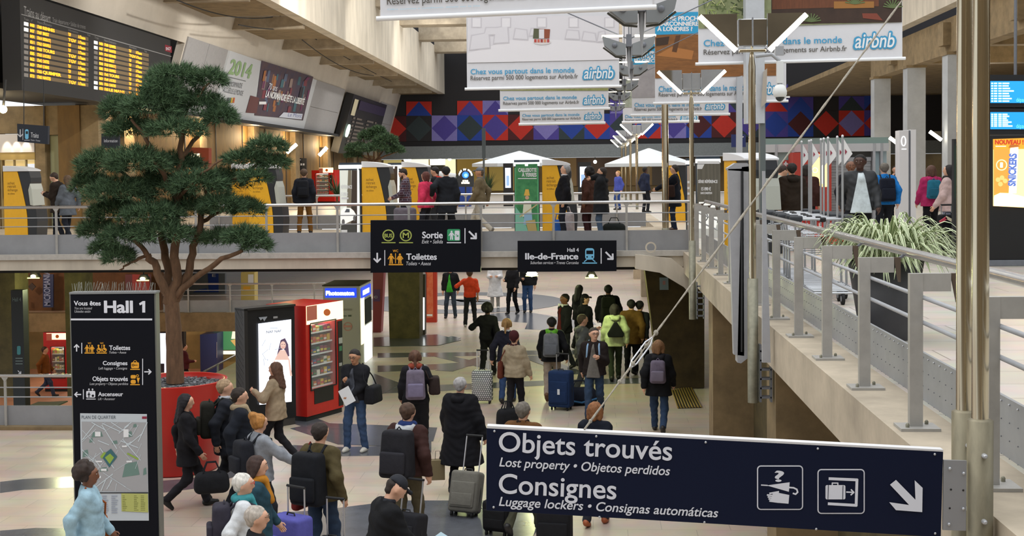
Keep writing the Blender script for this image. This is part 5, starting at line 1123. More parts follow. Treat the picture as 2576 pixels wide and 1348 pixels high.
b = MB(); b.bx(lx(8), lx(24), YL+.2, YL+.28, lz(500), lz(420), mat('#5a2f33', .6)); b.bx(lx(58), lx(80), YL+.2, YL+.28, lz(470), lz(412), glow('#cfd6e2', .9)); b.build('window_display', t, True)
for x in (22, 46, 70): spot('shop_spot', (lx(x), YL-.35, lz(334)), (lx(x), YL-.04, lz(380)), 30, (1, .9, .75), 40, .03)
# restaurants at the far end
mb = MB()
FY = 101.5
fx = lambda px: at(px, 420, Y=FY).x; fz = lambda py: at(1200, py, Y=FY).z
lit = [(1018, 399, 1078, 470, '#e9e6c0', 1.3), (1082, 399, 1120, 414, '#f6f5e8', 3), (1084, 414, 1116, 470, '#3c3a30', 0), (1120, 400, 1146, 440, '#dfe0b8', 1.0), (1150, 400, 1225, 480, '#8a6f2e', .35), (1230, 400, 1300, 480, '#8f7a3a', .35), (1395, 400, 1450, 470, '#6a5230', .3), (1450, 400, 1560, 470, '#3f2b1c', .15), (1560, 400, 1640, 470, '#5a4522', .35), (965, 400, 1010, 440, '#b9a86a', .5), (1640, 400, 1800, 470, '#3a3024', .15)]
for x0, y0, x1, y1, c, e in lit: mb.bx(fx(x0), fx(x1), FY, FY+.08, fz(y1), fz(y0), glow(c, e) if e else mat(c))
struct('wall_restaurant_fronts', mb)
for i, (x, y) in enumerate(((1020, 402), (1030, 401), (1107, 397), (1131, 400), (1497, 407), (1626, 410), (1341, 401))):
    b = MB(); p = at(x, y, Y=99.9); b.ell(p, (.14, .14, .14), glow('#fff4d8', 14), 8); b.tube([p, Vector((p.x, p.y, 5.93))], .03, DARK, 5); o = b.build('globe_lamp')
    tag(o, ['first', 'second', 'third', 'fourth', 'fifth', 'sixth', 'seventh'][[0, 1, 2, 3, 5, 6, 4][i]]+' small bright globe lamp from the left along the far restaurant fronts', 'lamp', 'globe lamps of the restaurants')
def parasol(label, px, ytip, x0, x1, ye, Y):
    c = at(px, ytip, Y=Y); r = (at(x1, ye, Y=Y).x-at(x0, ye, Y=Y).x)/2; ze = at(px, ye, Y=Y).z
    t = thing('parasol', label, 'parasol', (c.x, Y, UP), 0, 'white parasols of the far cafe')
    b = MB(); n = 8; R = [Vector((c.x+r*1.08*math.cos(2*math.pi*(i+.5)/n), Y+r*1.08*math.sin(2*math.pi*(i+.5)/n), ze)) for i in range(n)]
    b.add([c]+R, [(0, 1+i, 1+(i+1) % n) for i in range(n)], mat('#dde4ea', .8)); D = [p-Vector((0, 0, .16)) for p in R]
    b.add(R+D, [(i, n+i, n+(i+1) % n, (i+1) % n) for i in range(n)], mat('#d2d9e0', .8)); b.build('canopy', t, True)
    b = MB(); b.tube([(c.x, Y, UP), c], .05, mat('#8a7a60', .5), 8); b.build('pole', t, True)
    b = MB(); b.lathe([(.35, 0), (.3, .1), (.06, .14)], (c.x, Y, UP), GREYD, 16); b.build('base', t, True)
    for i in range(n): b = MB(); b.tube([c-Vector((0, 0, .1)), R[i]-Vector((0, 0, .03))], .015, GREYM, 4); b.build('rib', t, True)
parasol('white cafe parasol above the green poster pillar', 1307, 379, 1192, 1424, 411, 68); parasol('white cafe parasol right of centre behind the thin lamp poles', 1632, 372, 1518, 1740, 411, 66)
for x0, x1, y0, lab in ((1266, 1290, 411, 'black display screen left of the green poster pillar'), (1454, 1487, 408, 'black display screen behind the men by the ticket machine'), (1096, 1112, 430, 'small black display screen behind the queue at the ticket machines')):
    Y = 62; z0 = at(x0, y0, Y=Y).z; t = thing('display_screen', lab, 'screen', ((at(x0, 450, Y=Y).x+at(x1, 450, Y=Y).x)/2, Y, UP), 0, 'black display screens by the far cafe')
    b = MB(); b.bx(at(x0, 450, Y=Y).x, at(x1, 450, Y=Y).x, Y, Y+.3, 3.1, z0, BLACK); b.build('housing', t, True)
    b = MB(); b.bx(at(x0+5, 450, Y=Y).x, at(x1-5, 450, Y=Y).x, Y-.02, Y, 4.0, z0-.22, glow('#cfdcf2', 1.4)); b.build('screen', t, True)
    b = MB(); b.bx(at(x0+8, 450, Y=Y).x, at(x1-9, 450, Y=Y).x, Y-.03, Y-.02, 4.1, z0-.6, glow('#7f9cc0', 1)); b.build('picture', t, True)
# round lit cafe sign
Y = 60; fr = Frame(at(1150, 470, Y=Y), (1, 0, 0), (0, 0, 1))
t = thing('lit_sign', 'dark rounded cafe sign with blue globe and white letters', 'sign', (at(1171, 465, Y=Y).x, Y, UP))
b = MB(); P = [fr.px(1150, 470), fr.px(1192, 470)]+[fr.px(1171+21*math.cos(math.radians(a)), 444-20*math.sin(math.radians(a))) for a in range(0, 181, 20)]; b.prism(P, (0, .12, 0), mat('#2c2f33', .6)); b.tube([(at(1171, 465, Y=Y).x, Y+.06, UP), (at(1171, 465, Y=Y).x, Y+.06, P[0].z)], .04, DARK, 6); b.build('board', t, True)
b = MB(); fdisc(b, fr, 1171, 440, 8.5, glow('#2f74e0', 1.6), .01); fdisc(b, fr, 1172, 441, 4.5, glow('#7fd0f5', 1.8), .014)
for i, ch in enumerate('TOUR DU MONDE'):
    if ch == ' ': continue
    a = math.radians(172-i*13.6); x, y = 1171+16*math.cos(a), 442-16*math.sin(a); ftext(b, fr, ch, x-1.6, y+2, x+1.6, y-2, glow('#fff6e0', 2), w=.012, bold=.06)
ftext(b, fr, 'LE TOUR', 1164, 457, 1178, 453, glow('#fff6e0', 2), w=.012, bold=.06); ftext(b, fr, 'DU MONDE', 1161, 462, 1181, 458, glow('#fff6e0', 2), w=.012, bold=.06); b.build('lettering', t, True)
b = MB(); p = at(1105, 438, Y=58); q = at(1146, 444, Y=58); b.tube([p, q], .14, mat('#d3d8dd', .6), 16); b.tube([Vector((q.x, q.y, 3.1)), q], .05, GREYD, 6); b.tube([Vector((p.x, p.y, 3.1)), p], .05, GREYD, 6); o = b.build('pale_cylinder'); tag(o, 'horizontal pale awning behind the queue at the ticket machines', 'cylinder')  # plain pale tube of unknown purpose
# hanging lamp chain between the banners, dome camera, info sign, tall blue sign
def vlight(label, px, py, Y, w):
    c = at(px, py, Y=Y); t = thing('hanging_light', label, 'light', tuple(c), 0, 'grey winged lights hanging on cables'); k = w/2*Y/3200
    for s in (-1, 1):
        b = MB(); o = Vector((c.x+s*k*.12, Y-.1, c.z)); P = [o, o+Vector((s*k*.88, 0, k*.30)), o+Vector((s*k*.8, 0, -k*.05)), o+Vector((s*k*.35, 0, -k*.42)), o+Vector((0, 0, -k*.42))]
        b.prism(P if s < 0 else P[::-1], (0, .2, 0), mat('#8c9194', .45, metal=.4)); b.ell(o+Vector((s*k*.42, -.01, -k*.05)), (k*.1, .03, k*.1), GREYD, 10); b.build('shade', t, True)
        b = MB(); b.tube([o+Vector((0, .1, -k*.50)), o+Vector((s*k*.38, .1, -k*.46)), o+Vector((s*k*.85, .1, -k*.1))], k*.035, mat('#4a4a42', .5), 5); b.build('frame', t, True)
        b = MB(); b.bx(o.x+s*k*.1, o.x+s*k*.9, Y-.05, Y+.05, c.z+k*.29, c.z+k*.36, glow('#fff6dc', 1.5)); b.build('lamp_tube', t, True)
    b = MB(); b.bx(c.x-k*.1, c.x+k*.1, Y-.1, Y+.1, c.z-k*.1, c.z+k*.36, GREYD); b.lathe([(k*.09, c.z), (k*.07, c.z-k*.6), (k*.002, c.z-k*1.4)], (c.x, Y, 0), GREYM, 10); b.build('spike', t, True)
    b = MB(); b.tube([c+Vector((0, 0, k*.3)), (c.x, Y, 13.8)], .008, GREYD, 4); b.tube([c+Vector((0, 0, k*.2)), (c.x-4.5, Y+1.0, c.z+2.2)], .008, GREYD, 4); b.tube([c+Vector((0, 0, k*.2)), (c.x+4.5, Y+1.0, c.z+2.2)], .008, GREYD, 4); b.build('cable', t, True)
vlight('largest winged light on the cable chain, at the top edge', 1614, 22, 12.9, 175); vlight('second winged light of the cable chain, beside the bedroom banner', 1582, 112, 17.2, 132)
vlight('third winged light of the cable chain, below the second', 1588, 170, 25, 84); vlight('fourth winged light of the cable chain', 1571, 212, 31, 70); vlight('fifth and lowest winged light of the cable chain', 1558, 240, 37, 56); vlight('last tiny winged light of the cable chain near the smallest banner', 1549, 268, 41, 46)
c = at(1962, 230, Y=13.3); k = 13.3/3200
t = thing('security_camera', 'white dome security camera hanging beside the light pole', 'camera', tuple(c))
b = MB(); b.lathe([(.3*17*k, 18*k), (.7*17*k, 14*k), (17*k, 2*k), (17*k, -8*k), (13*k, -14*k)], c, mat('#dfe2e2', .35), 24); b.build('housing', t, True)
b = MB(); b.ell(c-Vector((0, 0, 14*k)), (11*k, 11*k, 11*k), mat('#23282b', .08), 16); b.build('dome', t, True)
b = MB(); b.bx(c.x-8*k, c.x+8*k, c.y-.03, c.y+.03, c.z+20*k, c.z+75*k, mat('#dcdfe0', .4)); b.bx(c.x-5*k, c.x+5*k, c.y-.02, c.y+.02, c.z+14*k, c.z+22*k, GREYM); b.build('stem', t, True, bevel=.004)
b = MB(); b.tube([c+Vector((0, 0, 75*k)), c+Vector((-20*k, 0, 92*k)), c+Vector((-60*k, 0, 88*k))], .02, GREYM, 8); b.bx(c.x-10*k, c.x+10*k, c.y, c.y+.05, c.z+90*k, c.z+112*k, GREYM); b.build('arm', t, True)
b = MB(); b.bx(c.x+12*k, c.x+24*k, c.y-.01, c.y+.03, c.z-16*k, c.z-12*k, WHITE); b.build('lug', t, True)
plate('info_sign', 'small black pictogram sign on the left wall above the man with the backpack', 'sign', [(740, 440), (771, 442), (771, 398), (740, 397)], 71, .06, mat('#151820', .5), lambda b, fr: [frect(b, fr, 744, 401, 757, 403, INKW2, .01)]+[frect(b, fr, 744+i*6, 411, 748+i*6, 416, INKW2, .01) for i in range(4)], 4.8)
plate('hanging_sign', 'dark sign half hidden behind the pine, left of its middle', 'sign', [(255, 372), (300, 374), (300, 338), (255, 336)], 31, .08, mat('#1d212b', .5), lambda b, fr: ftext(b, fr, 'Information', 262, 358, 296, 350, INKW2), 6)
t = thing('wall_sign', 'narrow dark upright sign in front of the far fascia', 'sign', tuple(at(1217, 515, Y=58)))
b = MB(); b.tube([(at(1217, 515, Y=58).x, 58, 3.1), at(1217, 325, Y=58)], .05, mat('#4a4f50', .5), 6); b.bx(at(1213, 400, Y=58).x, at(1222, 400, Y=58).x, 57.95, 58.05, at(1217, 398, Y=58).z, at(1217, 322, Y=58).z, mat('#3c4447', .5)); b.build('board', t, True)
plate('shop_sign', 'glowing red and green shop corner on the left wall behind the pine', 'shop front', [(455, 440), (525, 442), (525, 372), (455, 370)], 51.2, .4, mat('#7a3018', .6), lambda b, fr: (frect(b, fr, 480, 386, 503, 396, glow('#f2e6c0', 2), .02), frect(b, fr, 478, 398, 505, 412, mat('#3f5a2a', .5), .015), [fdisc(b, fr, 466+i*11, 424, 3.5, glow('#ffb870', 4), .02) for i in range(5)], frect(b, fr, 460, 430, 522, 440, glow('#ff9a5a', 1.2), .015)), UP)
YB2 = 60
plate('blue_sign', 'dark blue arrow sign on the far right behind the light pole', 'sign', [(1840, 366), (1876, 366), (1876, 338), (1840, 338)], 70, .1, mat('#1c2a63', .5), lambda b, fr: (fline(b, fr, [(1856, 348), (1870, 344)], 2, WHITE, .02), fline(b, fr, [(1862, 350), (1862, 360)], 2, WHITE, .02)), 6)
plate('canopy_frame', 'pale bent steel frame behind the nearest lamp pole', 'frame', [(1853, 585), (1867, 585), (1868, 190), (1854, 194)], 27, .15, mat('#b4b9c0', .5), None, UP)
t = thing('canopy_frame', 'pale square steel mast standing above the nearest light pole', 'mast', (at(1900, 300, Y=18.2).x, 18.2, 3.1))
b = MB(); b.bx(at(1877, 300, Y=18.2).x, at(1924, 300, Y=18.2).x, 18.2, 18.5, at(1900, 310, Y=18.2).z, 9, mat('#b7bcc2', .5, noise=.08)); b.build('box_section', t, True)
b = MB(); b.bx(at(1913, 300, Y=18.2).x, at(1927, 300, Y=18.2).x, 18.25, 18.4, 3.1, at(1920, 250, Y=18.2).z, mat('#7f8a8e', .3, metal=.7)); b.prism([at(1915, 270, Y=18.1), at(1928, 258, Y=18.1), at(1930, 172, Y=18.1), at(1921, 180, Y=18.1)], (0, .08, 0), mat('#c9c2b8', .3, metal=.6)); b.build('lower_tube', t, True)
# soffit lamps under the bridge
for i, (x, y) in enumerate(((85, 692), (360, 698), (1338, 686), (1488, 691))):
    c = at(x, y, Y=26.2); t = thing('floodlight', ['small floodlight under the bridge above the left columns', 'small floodlight under the bridge left of the pine trunk', 'bright floodlight under the Ile-de-France sign', 'small floodlight under the bridge right of the bright one'][i], 'floodlight', tuple(c), 0, 'floodlights under the bridge')
    b = MB(); b.prism([c+Vector((-.12, 0, -.05)), c+Vector((.12, 0, -.05)), c+Vector((.06, 0, .06)), c+Vector((-.06, 0, .06))], (0, .12, 0), BLACKM); b.build('hood', t, True)
    b = MB(); b.ell(c+Vector((0, -.03, -.02)), (.06 if i != 2 else .12, .04, .035 if i != 2 else .06), glow('#fdf3b0', 30 if i == 2 else 12), 8); b.tube([c+Vector((-.13, -.02, -.06)), c+Vector((.13, -.02, -.06))], .012, glow('#e6f08a', 3), 5); b.build('lamp', t, True)
    b = MB(); b.tube([c, c+Vector((0, .06, .15))], .015, DARK, 5); b.build('bracket', t, True)
    point('bridge_light', c+Vector((0, 1.5, -.3)), 80, (.92, 1.0, .5), .15)
for _x, _y in ((-3, 31), (-1, 34), (-8, 33)): point('bridge_light', (_x, _y, 2.4), 80, (.92, 1.0, .5), .15)  # extra points without fixtures, added to tint the floor under the bridge green
# wall fittings on the pier
plate('wall_notice', 'pale notice on the dark pier below the bridge', 'notice', [(1660, 729), (1682, 729), (1681, 698), (1659, 698)], 27.55, .02, mat('#8aa0b0', .5), lambda b, fr: frect(b, fr, 1667, 706, 1674, 716, mat('#b58a8a', .5), .005), 1.5)
# loose cables slung along the left roof ribs
for i, (a, c, sag, lab) in enumerate((((445, 0), (690, 42), 16, 'loose black cable slung beneath the nearest roof ribs, upper left'), ((600, 62), (800, 58), 14, 'sagging black cable under the second roof rib'), ((760, 100), (940, 190), 22, 'long sagging black cable over the leaning white fascia'), ((690, 30), (985, 205), 10, 'black cable running down along the ribs to the far end'))):
    b = MB(); p0 = at(*a, X=-13.2); p1 = at(*c, X=-13.2); b.tube([p0.lerp(p1, j/14)-Vector((0, 0, sag/60*4*(j/14)*(1-j/14))) for j in range(15)], .022, BLACKM, 5); o = b.build('cable'); tag(o, lab, 'cable', 'loose roof cables')
# ================================================================== PLANTS
LEAFP = bpy.data.materials.new('needles'); LEAFP.use_nodes = True
_n = LEAFP.node_tree; _b = _n.nodes['Principled BSDF']; _b.inputs['Roughness'].default_value = .7; _b.inputs['Specular IOR Level'].default_value = .15
_o = _n.nodes.new('ShaderNodeNewGeometry'); _r = _n.nodes.new('ShaderNodeValToRGB')
_r.color_ramp.elements[0].color = (*lin('#263a2b'), 1); _r.color_ramp.elements[1].color = (*lin('#6f8c66'), 1)
_n.links.new(_o.outputs['Random Per Island'], _r.inputs[0]); _n.links.new(_r.outputs[0], _b.inputs['Base Color'])
BARK = mat('#6d523c', .9, noise=.35, nscale=14, bump=.5, stretch=(1, 1, .3))
def needles(centers, radii, count, length, width, seed):
    """tufts of thin needle blades scattered over the upper shells of flattened pads"""
    g = np.random.default_rng(seed); Vs = []; Fs = []; base = 0
    for (c, r, n) in zip(centers, radii, count):
        d = g.normal(size=(n, 3)); d /= np.linalg.norm(d, axis=1)[:, None]; d[:, 2] = np.where(d[:, 2] < -.35, -d[:, 2]*.6, d[:, 2])
        rad = g.uniform(.35, 1.0, n)**.5; P = np.array(c)+d*np.array(r)*rad[:, None]; out = d*np.array([1, 1, .8])+np.array([0, 0, .25]); out /= np.linalg.norm(out, axis=1)[:, None]
        K = 11
        for k in range(K):
            v = out+g.normal(size=(n, 3))*.62; v /= np.linalg.norm(v, axis=1)[:, None]; L = length*g.uniform(.6, 1.15, n)[:, None]
            s = np.cross(v, g.normal(size=(n, 3))); s /= np.linalg.norm(s, axis=1)[:, None]
            a = P-s*width; b = P+s*width; t = P+v*L; m = P+v*L*.5
            V = np.stack([a, b, t], 1).reshape(-1, 3); F = np.arange(3*n).reshape(n, 3)+base; base += 3*n
            Vs.append(V); Fs.append(F)
    return np.concatenate(Vs), np.concatenate(Fs)
def limb(b, pts, r0, r1, m=BARK, n=8, wob=.03, seed=0):
    k = random.Random(seed); P = [Vector(p) for p in pts]; Q = []
    for i in range(len(P)-1):
        for j in range(4): Q.append(P[i].lerp(P[i+1], j/4)+Vector((k.uniform(-wob, wob), k.uniform(-wob, wob), 0)))
    Q.append(P[-1]); b.tube(Q, [r0+(r1-r0)*i/(len(Q)-1) for i in range(len(Q))], m, n)
YTR = 20.0
base = at(440, 965, Y=YTR)
# planter
rim_z = 1.42; PR = .82; cx = at(440, 960, Y=YTR).x
t = thing('planter', 'big round red planter with grey bark chips holding the tall pine', 'planter', (cx, YTR, 0))
b = MB(); b.lathe([(.62, 0), (.66, .02), (PR, rim_z), (PR+.01, rim_z+.02), (PR-.05, rim_z+.02), (PR-.06, rim_z-.1)], (0, 0, 0), mat('#c42116', .35, noise=.08, nscale=2), 64); b.build('pot', t)
b = MB(); b.lathe([(PR-.055, rim_z-.09), (.3, rim_z-.06), (.01, rim_z-.05)], (0, 0, 0), mat('#5f6165', .9, noise=.4, nscale=18, bump=.6), 40)
k = random.Random(9)
for i in range(900):
    a = k.uniform(0, 6.28); r = (PR-.08)*math.sqrt(k.random()); R = Matrix.Rotation(k.uniform(0, 6.28), 3, 'Z') @ Matrix.Rotation(k.uniform(-.5, .5), 3, 'X')
    b.box((r*math.cos(a), r*math.sin(a), rim_z-.065+k.uniform(0, .02)), (k.uniform(.03, .07), k.uniform(.015, .035), .008), mat(k.choice(['#74767a', '#8c8e92', '#505256', '#65676b']), .9), R=R)
o = b.build('bark_chips', t); o['kind'] = 'stuff'
# the tall pine
t = thing('pine_tree', 'tall cloud-pruned pine with a bare forked trunk, growing in the red planter', 'tree', (cx, YTR, rim_z-.06))
def tp(x, y, dy=0): return at(x, y, Y=YTR+dy)
b = MB()
limb(b, [tp(441, 962), tp(438, 850), tp(432, 760)], .145, .115, seed=1, n=12, wob=.006)
for i, (pts, r0, r1) in enumerate((
    ([(432, 770, 0), (408, 715, -.1), (385, 660, -.15), (372, 640, -.2)], .085, .05), ([(432, 765, 0), (424, 700, .1), (412, 630, .15), (400, 560, .2)], .085, .055), ([(434, 765, 0), (444, 690, -.05), (440, 600, -.1), (446, 500, 0), (452, 400, 0), (455, 300, 0), (450, 220, 0)], .09, .03),
    ([(436, 760, 0), (470, 690, .05), (490, 620, .1), (505, 560, .1), (520, 480, .1)], .075, .04), ([(438, 750, 0), (490, 700, -.1), (560, 650, -.3), (610, 630, -.35)], .06, .03), ([(372, 640, -.2), (340, 600, -.3), (290, 560, -.35)], .045, .02), ([(400, 560, .2), (360, 480, .3), (300, 420, .3)], .05, .02), ([(446, 500, 0), (400, 420, -.2), (370, 350, -.3), (330, 300, -.3)], .045, .02),
    ([(520, 480, .1), (590, 450, 0), (650, 410, 0), (700, 385, 0)], .04, .015), ([(452, 400, 0), (500, 340, .2), (540, 290, .2)], .04, .02), ([(455, 300, 0), (500, 240, 0), (530, 205, 0)], .03, .015), ([(505, 560, .1), (560, 530, .3), (620, 510, .3)], .035, .015), ([(372, 640, -.2), (330, 660, -.3), (300, 680, -.3)], .03, .012), ([(446, 500, 0), (490, 450, -.4), (560, 400, -.4)], .03, .015))):
    limb(b, [tp(*q) for q in pts], r0, r1, seed=i+2)
b.build('trunk', t, True)
pads = [(440, 200, 75, 38, 0), (525, 205, 48, 34, .1), (410, 235, 60, 40, -.2), (300, 285, 48, 46, .2), (385, 275, 80, 52, -.2), (490, 275, 85, 52, .2), (555, 300, 42, 38, .1), (330, 330, 70, 36, .1), (440, 330, 80, 36, -.3), (620, 405, 65, 28, .1), (672, 372, 52, 30, 0), (690, 415, 40, 28, .1), (640, 450, 40, 24, -.1),
        (255, 420, 65, 46, 0), (345, 415, 85, 48, -.4), (440, 425, 85, 44, .3), (230, 470, 52, 40, .2), (300, 490, 90, 44, -.2), (400, 480, 90, 46, .2), (500, 470, 80, 44, -.2), (570, 460, 60, 36, .2), (290, 535, 70, 40, .2), (380, 545, 85, 38, -.3), (470, 530, 80, 38, .2), (560, 520, 60, 36, -.2), (620, 530, 48, 30, .2),
        (245, 585, 48, 38, .2), (320, 600, 70, 36, -.3), (400, 590, 80, 36, -.4), (475, 600, 50, 30, .2), (555, 605, 50, 30, .1), (615, 600, 55, 34, -.3), (645, 620, 38, 26, -.2), (300, 650, 42, 30, -.3), (262, 630, 34, 24, 0)]
kk = 1/160.0; C = []; R = []; N = []
for x, y, rx, ry, dy in pads:
    p = tp(x, y, dy); C.append((p.x, p.y, p.z)); R.append((rx*kk, max(.30, rx*kk*.85), ry*kk)); N.append(int(rx*ry*.145)+60)
V, F = needles(C, R, N, .13, .0052, 3)
npmesh('foliage', V-np.array(t.location), F, [LEAFP], None, t, smooth=False)
# small pine at the far left side
Y2 = 52.0; c2 = at(940, 520, Y=Y2); s2 = Y2/3200
t = thing('pine_tree', 'small umbrella-shaped pine far behind on the upper level below the black board', 'tree', (c2.x, Y2, UP))
b = MB(); q = lambda x, y, d=0: at(x, y, Y=Y2+d)
limb(b, [Vector((c2.x, Y2, 3.9)), q(940, 430), q(936, 405)], .09, .06, seed=30)
for i, e in enumerate(((885, 372, 0), (915, 350, .4), (945, 345, -.3), (975, 360, .3), (1003, 380, 0))): limb(b, [q(937, 410), q((937+e[0])/2, 392), q(*e)], .05, .02, seed=40+i)
b.build('trunk', t, True)
C = []; R = []; N = []
for x, y, rx, ry, d in ((900, 375, 32, 16, 0), (935, 345, 34, 20, .2), (970, 355, 32, 18, -.3), (995, 380, 24, 14, .2), (940, 375, 44, 14, -.4), (890, 392, 24, 10, .1), (950, 330, 20, 12, 0)):
    p = q(x, y, d); C.append(tuple(p)); R.append((rx*s2, rx*s2, ry*s2)); N.append(int(rx*ry*.7))
V, F = needles(C, R, N, .15, .013, 5); npmesh('foliage', V-np.array(t.location), F, [LEAFP], None, t, smooth=False)
b = MB(); b.lathe([(.5, 0), (.62, .75), (.55, .75), (.54, .65)], (c2.x, Y2, UP), mat('#8e2218', .4), 32); o = b.build('planter'); tag(o, 'round red planter under the small far pine', 'planter'); 
# spider plant in its tall black pot on the walkway
YPL = 12.2; pc = at(2228, 700, Y=YPL); r0 = 92/3200*YPL; zt_ = at(2228, 655, Y=YPL).z
t = thing('planter', 'tall dark tapered planter against the walkway railing', 'planter', (pc.x, YPL, UP))
b = MB(); b.lathe([(r0*.66, 0), (r0*1.0, zt_-UP), (r0*.94, zt_-UP), (r0*.92, zt_-UP-.08)], (0, 0, 0), mat('#3a3a3e', .45, noise=.1), 40); b.lathe([(r0*.93, zt_-UP-.06), (.01, zt_-UP-.05)], (0, 0, 0), mat('#3c2f24', .9), 30, cap=False); b.build('pot', t)
STR = bpy.data.materials.new('striped_leaf'); STR.use_nodes = True; _n = STR.node_tree; _b = _n.nodes['Principled BSDF']; _b.inputs['Roughness'].default_value = .5
_u = _n.nodes.new('ShaderNodeUVMap'); _u.uv_map = 'uv'; _s = _n.nodes.new('ShaderNodeSeparateXYZ'); _r = _n.nodes.new('ShaderNodeValToRGB')
_n.links.new(_u.outputs[0], _s.inputs[0]); _n.links.new(_s.outputs[0], _r.inputs[0]); _n.links.new(_r.outputs[0], _b.inputs['Base Color'])
cr = _r.color_ramp; cr.elements[0].color = (*lin('#d6dcbc'), 1); cr.elements[0].position = 0.0; cr.elements[1].color = (*lin('#d6dcbc'), 1); cr.elements[1].position = 1.0
for p_, c_ in ((.26, '#c6cfa6'), (.34, '#6d8450'), (.66, '#5f7846'), (.74, '#c6cfa6')): e_ = cr.elements.new(p_); e_.color = (*lin(c_), 1)
t = thing('spider_plant', 'bushy striped spider plant spilling over the dark planter and rail', 'plant', (pc.x, YPL, zt_-.03))
k = random.Random(21); V = []; F = []; U = []
for i in range(520):
    a = k.uniform(0, 6.283); rr = r0*.85*math.sqrt(k.random()); L = k.uniform(.34, .72); h = k.uniform(.08, .34)*(1.15-rr/r0*.4); w = k.uniform(.011, .019)
    a2 = a+k.uniform(-.9, .9); dx, dy = math.cos(a2), math.sin(a2); o = np.array([rr*math.cos(a), rr*math.sin(a), 0]); S = 9; tw = k.uniform(-.6, .6)
    if dy > .55 and k.random() < .5: L *= .7
    if dx < -.2: L = min(L, .5)
    n0 = len(V); drop = k.uniform(.15, .75)
    for j in range(S+1):
        u = j/S; z = h*math.sin(min(1, u*1.25)*math.pi*.62)*1.35-drop*max(0, u-.45)**1.5*L*1.6; p = o+np.array([dx*L*u*(1-.18*u), dy*L*u*(1-.18*u), z])
        ww = w*(math.sin(math.pi*min(1, .18+u*.82))**.7)*(1-.25*u) if j < S else .0008
        sx_, sy_ = -dy*math.cos(tw), dx*math.cos(tw); s = np.array([sx_, sy_, math.sin(tw)*.6])*ww; lift = np.array([0, 0, ww*.35])
        V += [p-s+lift, p, p+s+lift]; U += [(0, u), (.5, u), (1, u)]
    for j in range(S):
        q0 = n0+3*j; F += [(q0, q0+1, q0+4, q0+3), (q0+1, q0+2, q0+5, q0+4)]
npmesh('leaves', V, F, [STR], None, t, smooth=True, uv=U)
# cafe planters
Y = 62
for x0, x1, y0, lab, h_ in ((1142, 1182, 470, 'blue square planter with palms beneath the round lit cafe sign', 1.1),):
    p0, p1 = at(x0, 500, Y=Y), at(x1, 500, Y=Y); t = thing('planter', lab, 'planter', ((p0.x+p1.x)/2, Y, UP)); b = MB(); b.prism([(p0.x, Y, UP), (p1.x, Y, UP), (p1.x+.06, Y, at(x1, y0, Y=Y).z), (p0.x-.06, Y, at(x0, y0, Y=Y).z)], (0, .8, 0), mat('#1d3f8f', .5)); b.build('pot', t, True)
def palm(label, px, pyb, pyt, Y, spread, seed):
    c = at(px, pyb, Y=Y); c.z = UP+(.9 if 'planter' in label else 0); H_ = at(px, pyt, Y=Y).z-c.z; t = thing('palm', label, 'plant', tuple(c), 0, 'dark palms by the cafe'); k = random.Random(seed); V = []; F = []
    for i in range(60):
        a = k.uniform(0, 6.28); L = spread*k.uniform(.5, 1); el = k.uniform(.2, 1.3); n0 = len(V); 
        for j in range(6):
            u = j/5; p = np.array([math.cos(a)*L*u*math.cos(el*.8), math.sin(a)*L*u*math.cos(el*.8), H_*.35+H_*.65*u*math.sin(el)-.25*L*u*u]); s = np.array([-math.sin(a), math.cos(a), 0])*.04*(1-u*.9); V += [p-s, p+s]
        for j in range(5): F.append((n0+2*j, n0+2*j+1, n0+2*j+3, n0+2*j+2))
    npmesh('fronds', V, F, [mat('#38502f', .7)], None, t)
    b = MB(); b.tube([(0, 0, 0), (0, 0, H_*.4)], .05, BARK, 6); b.build('stem', t)
palm('dark palm behind the queue at the ticket machines, near the lit cafe', 1068, 470, 405, 70, 1.2, 1); palm('dark palm in the blue planter', 1150, 470, 425, 62.4, 1.1, 2); palm('dark palm beside the narrow upright sign', 1228, 480, 420, 66, 1.1, 3); palm('dark shrub right of the small red vending machine', 848, 500, 418, 55, .9, 4)
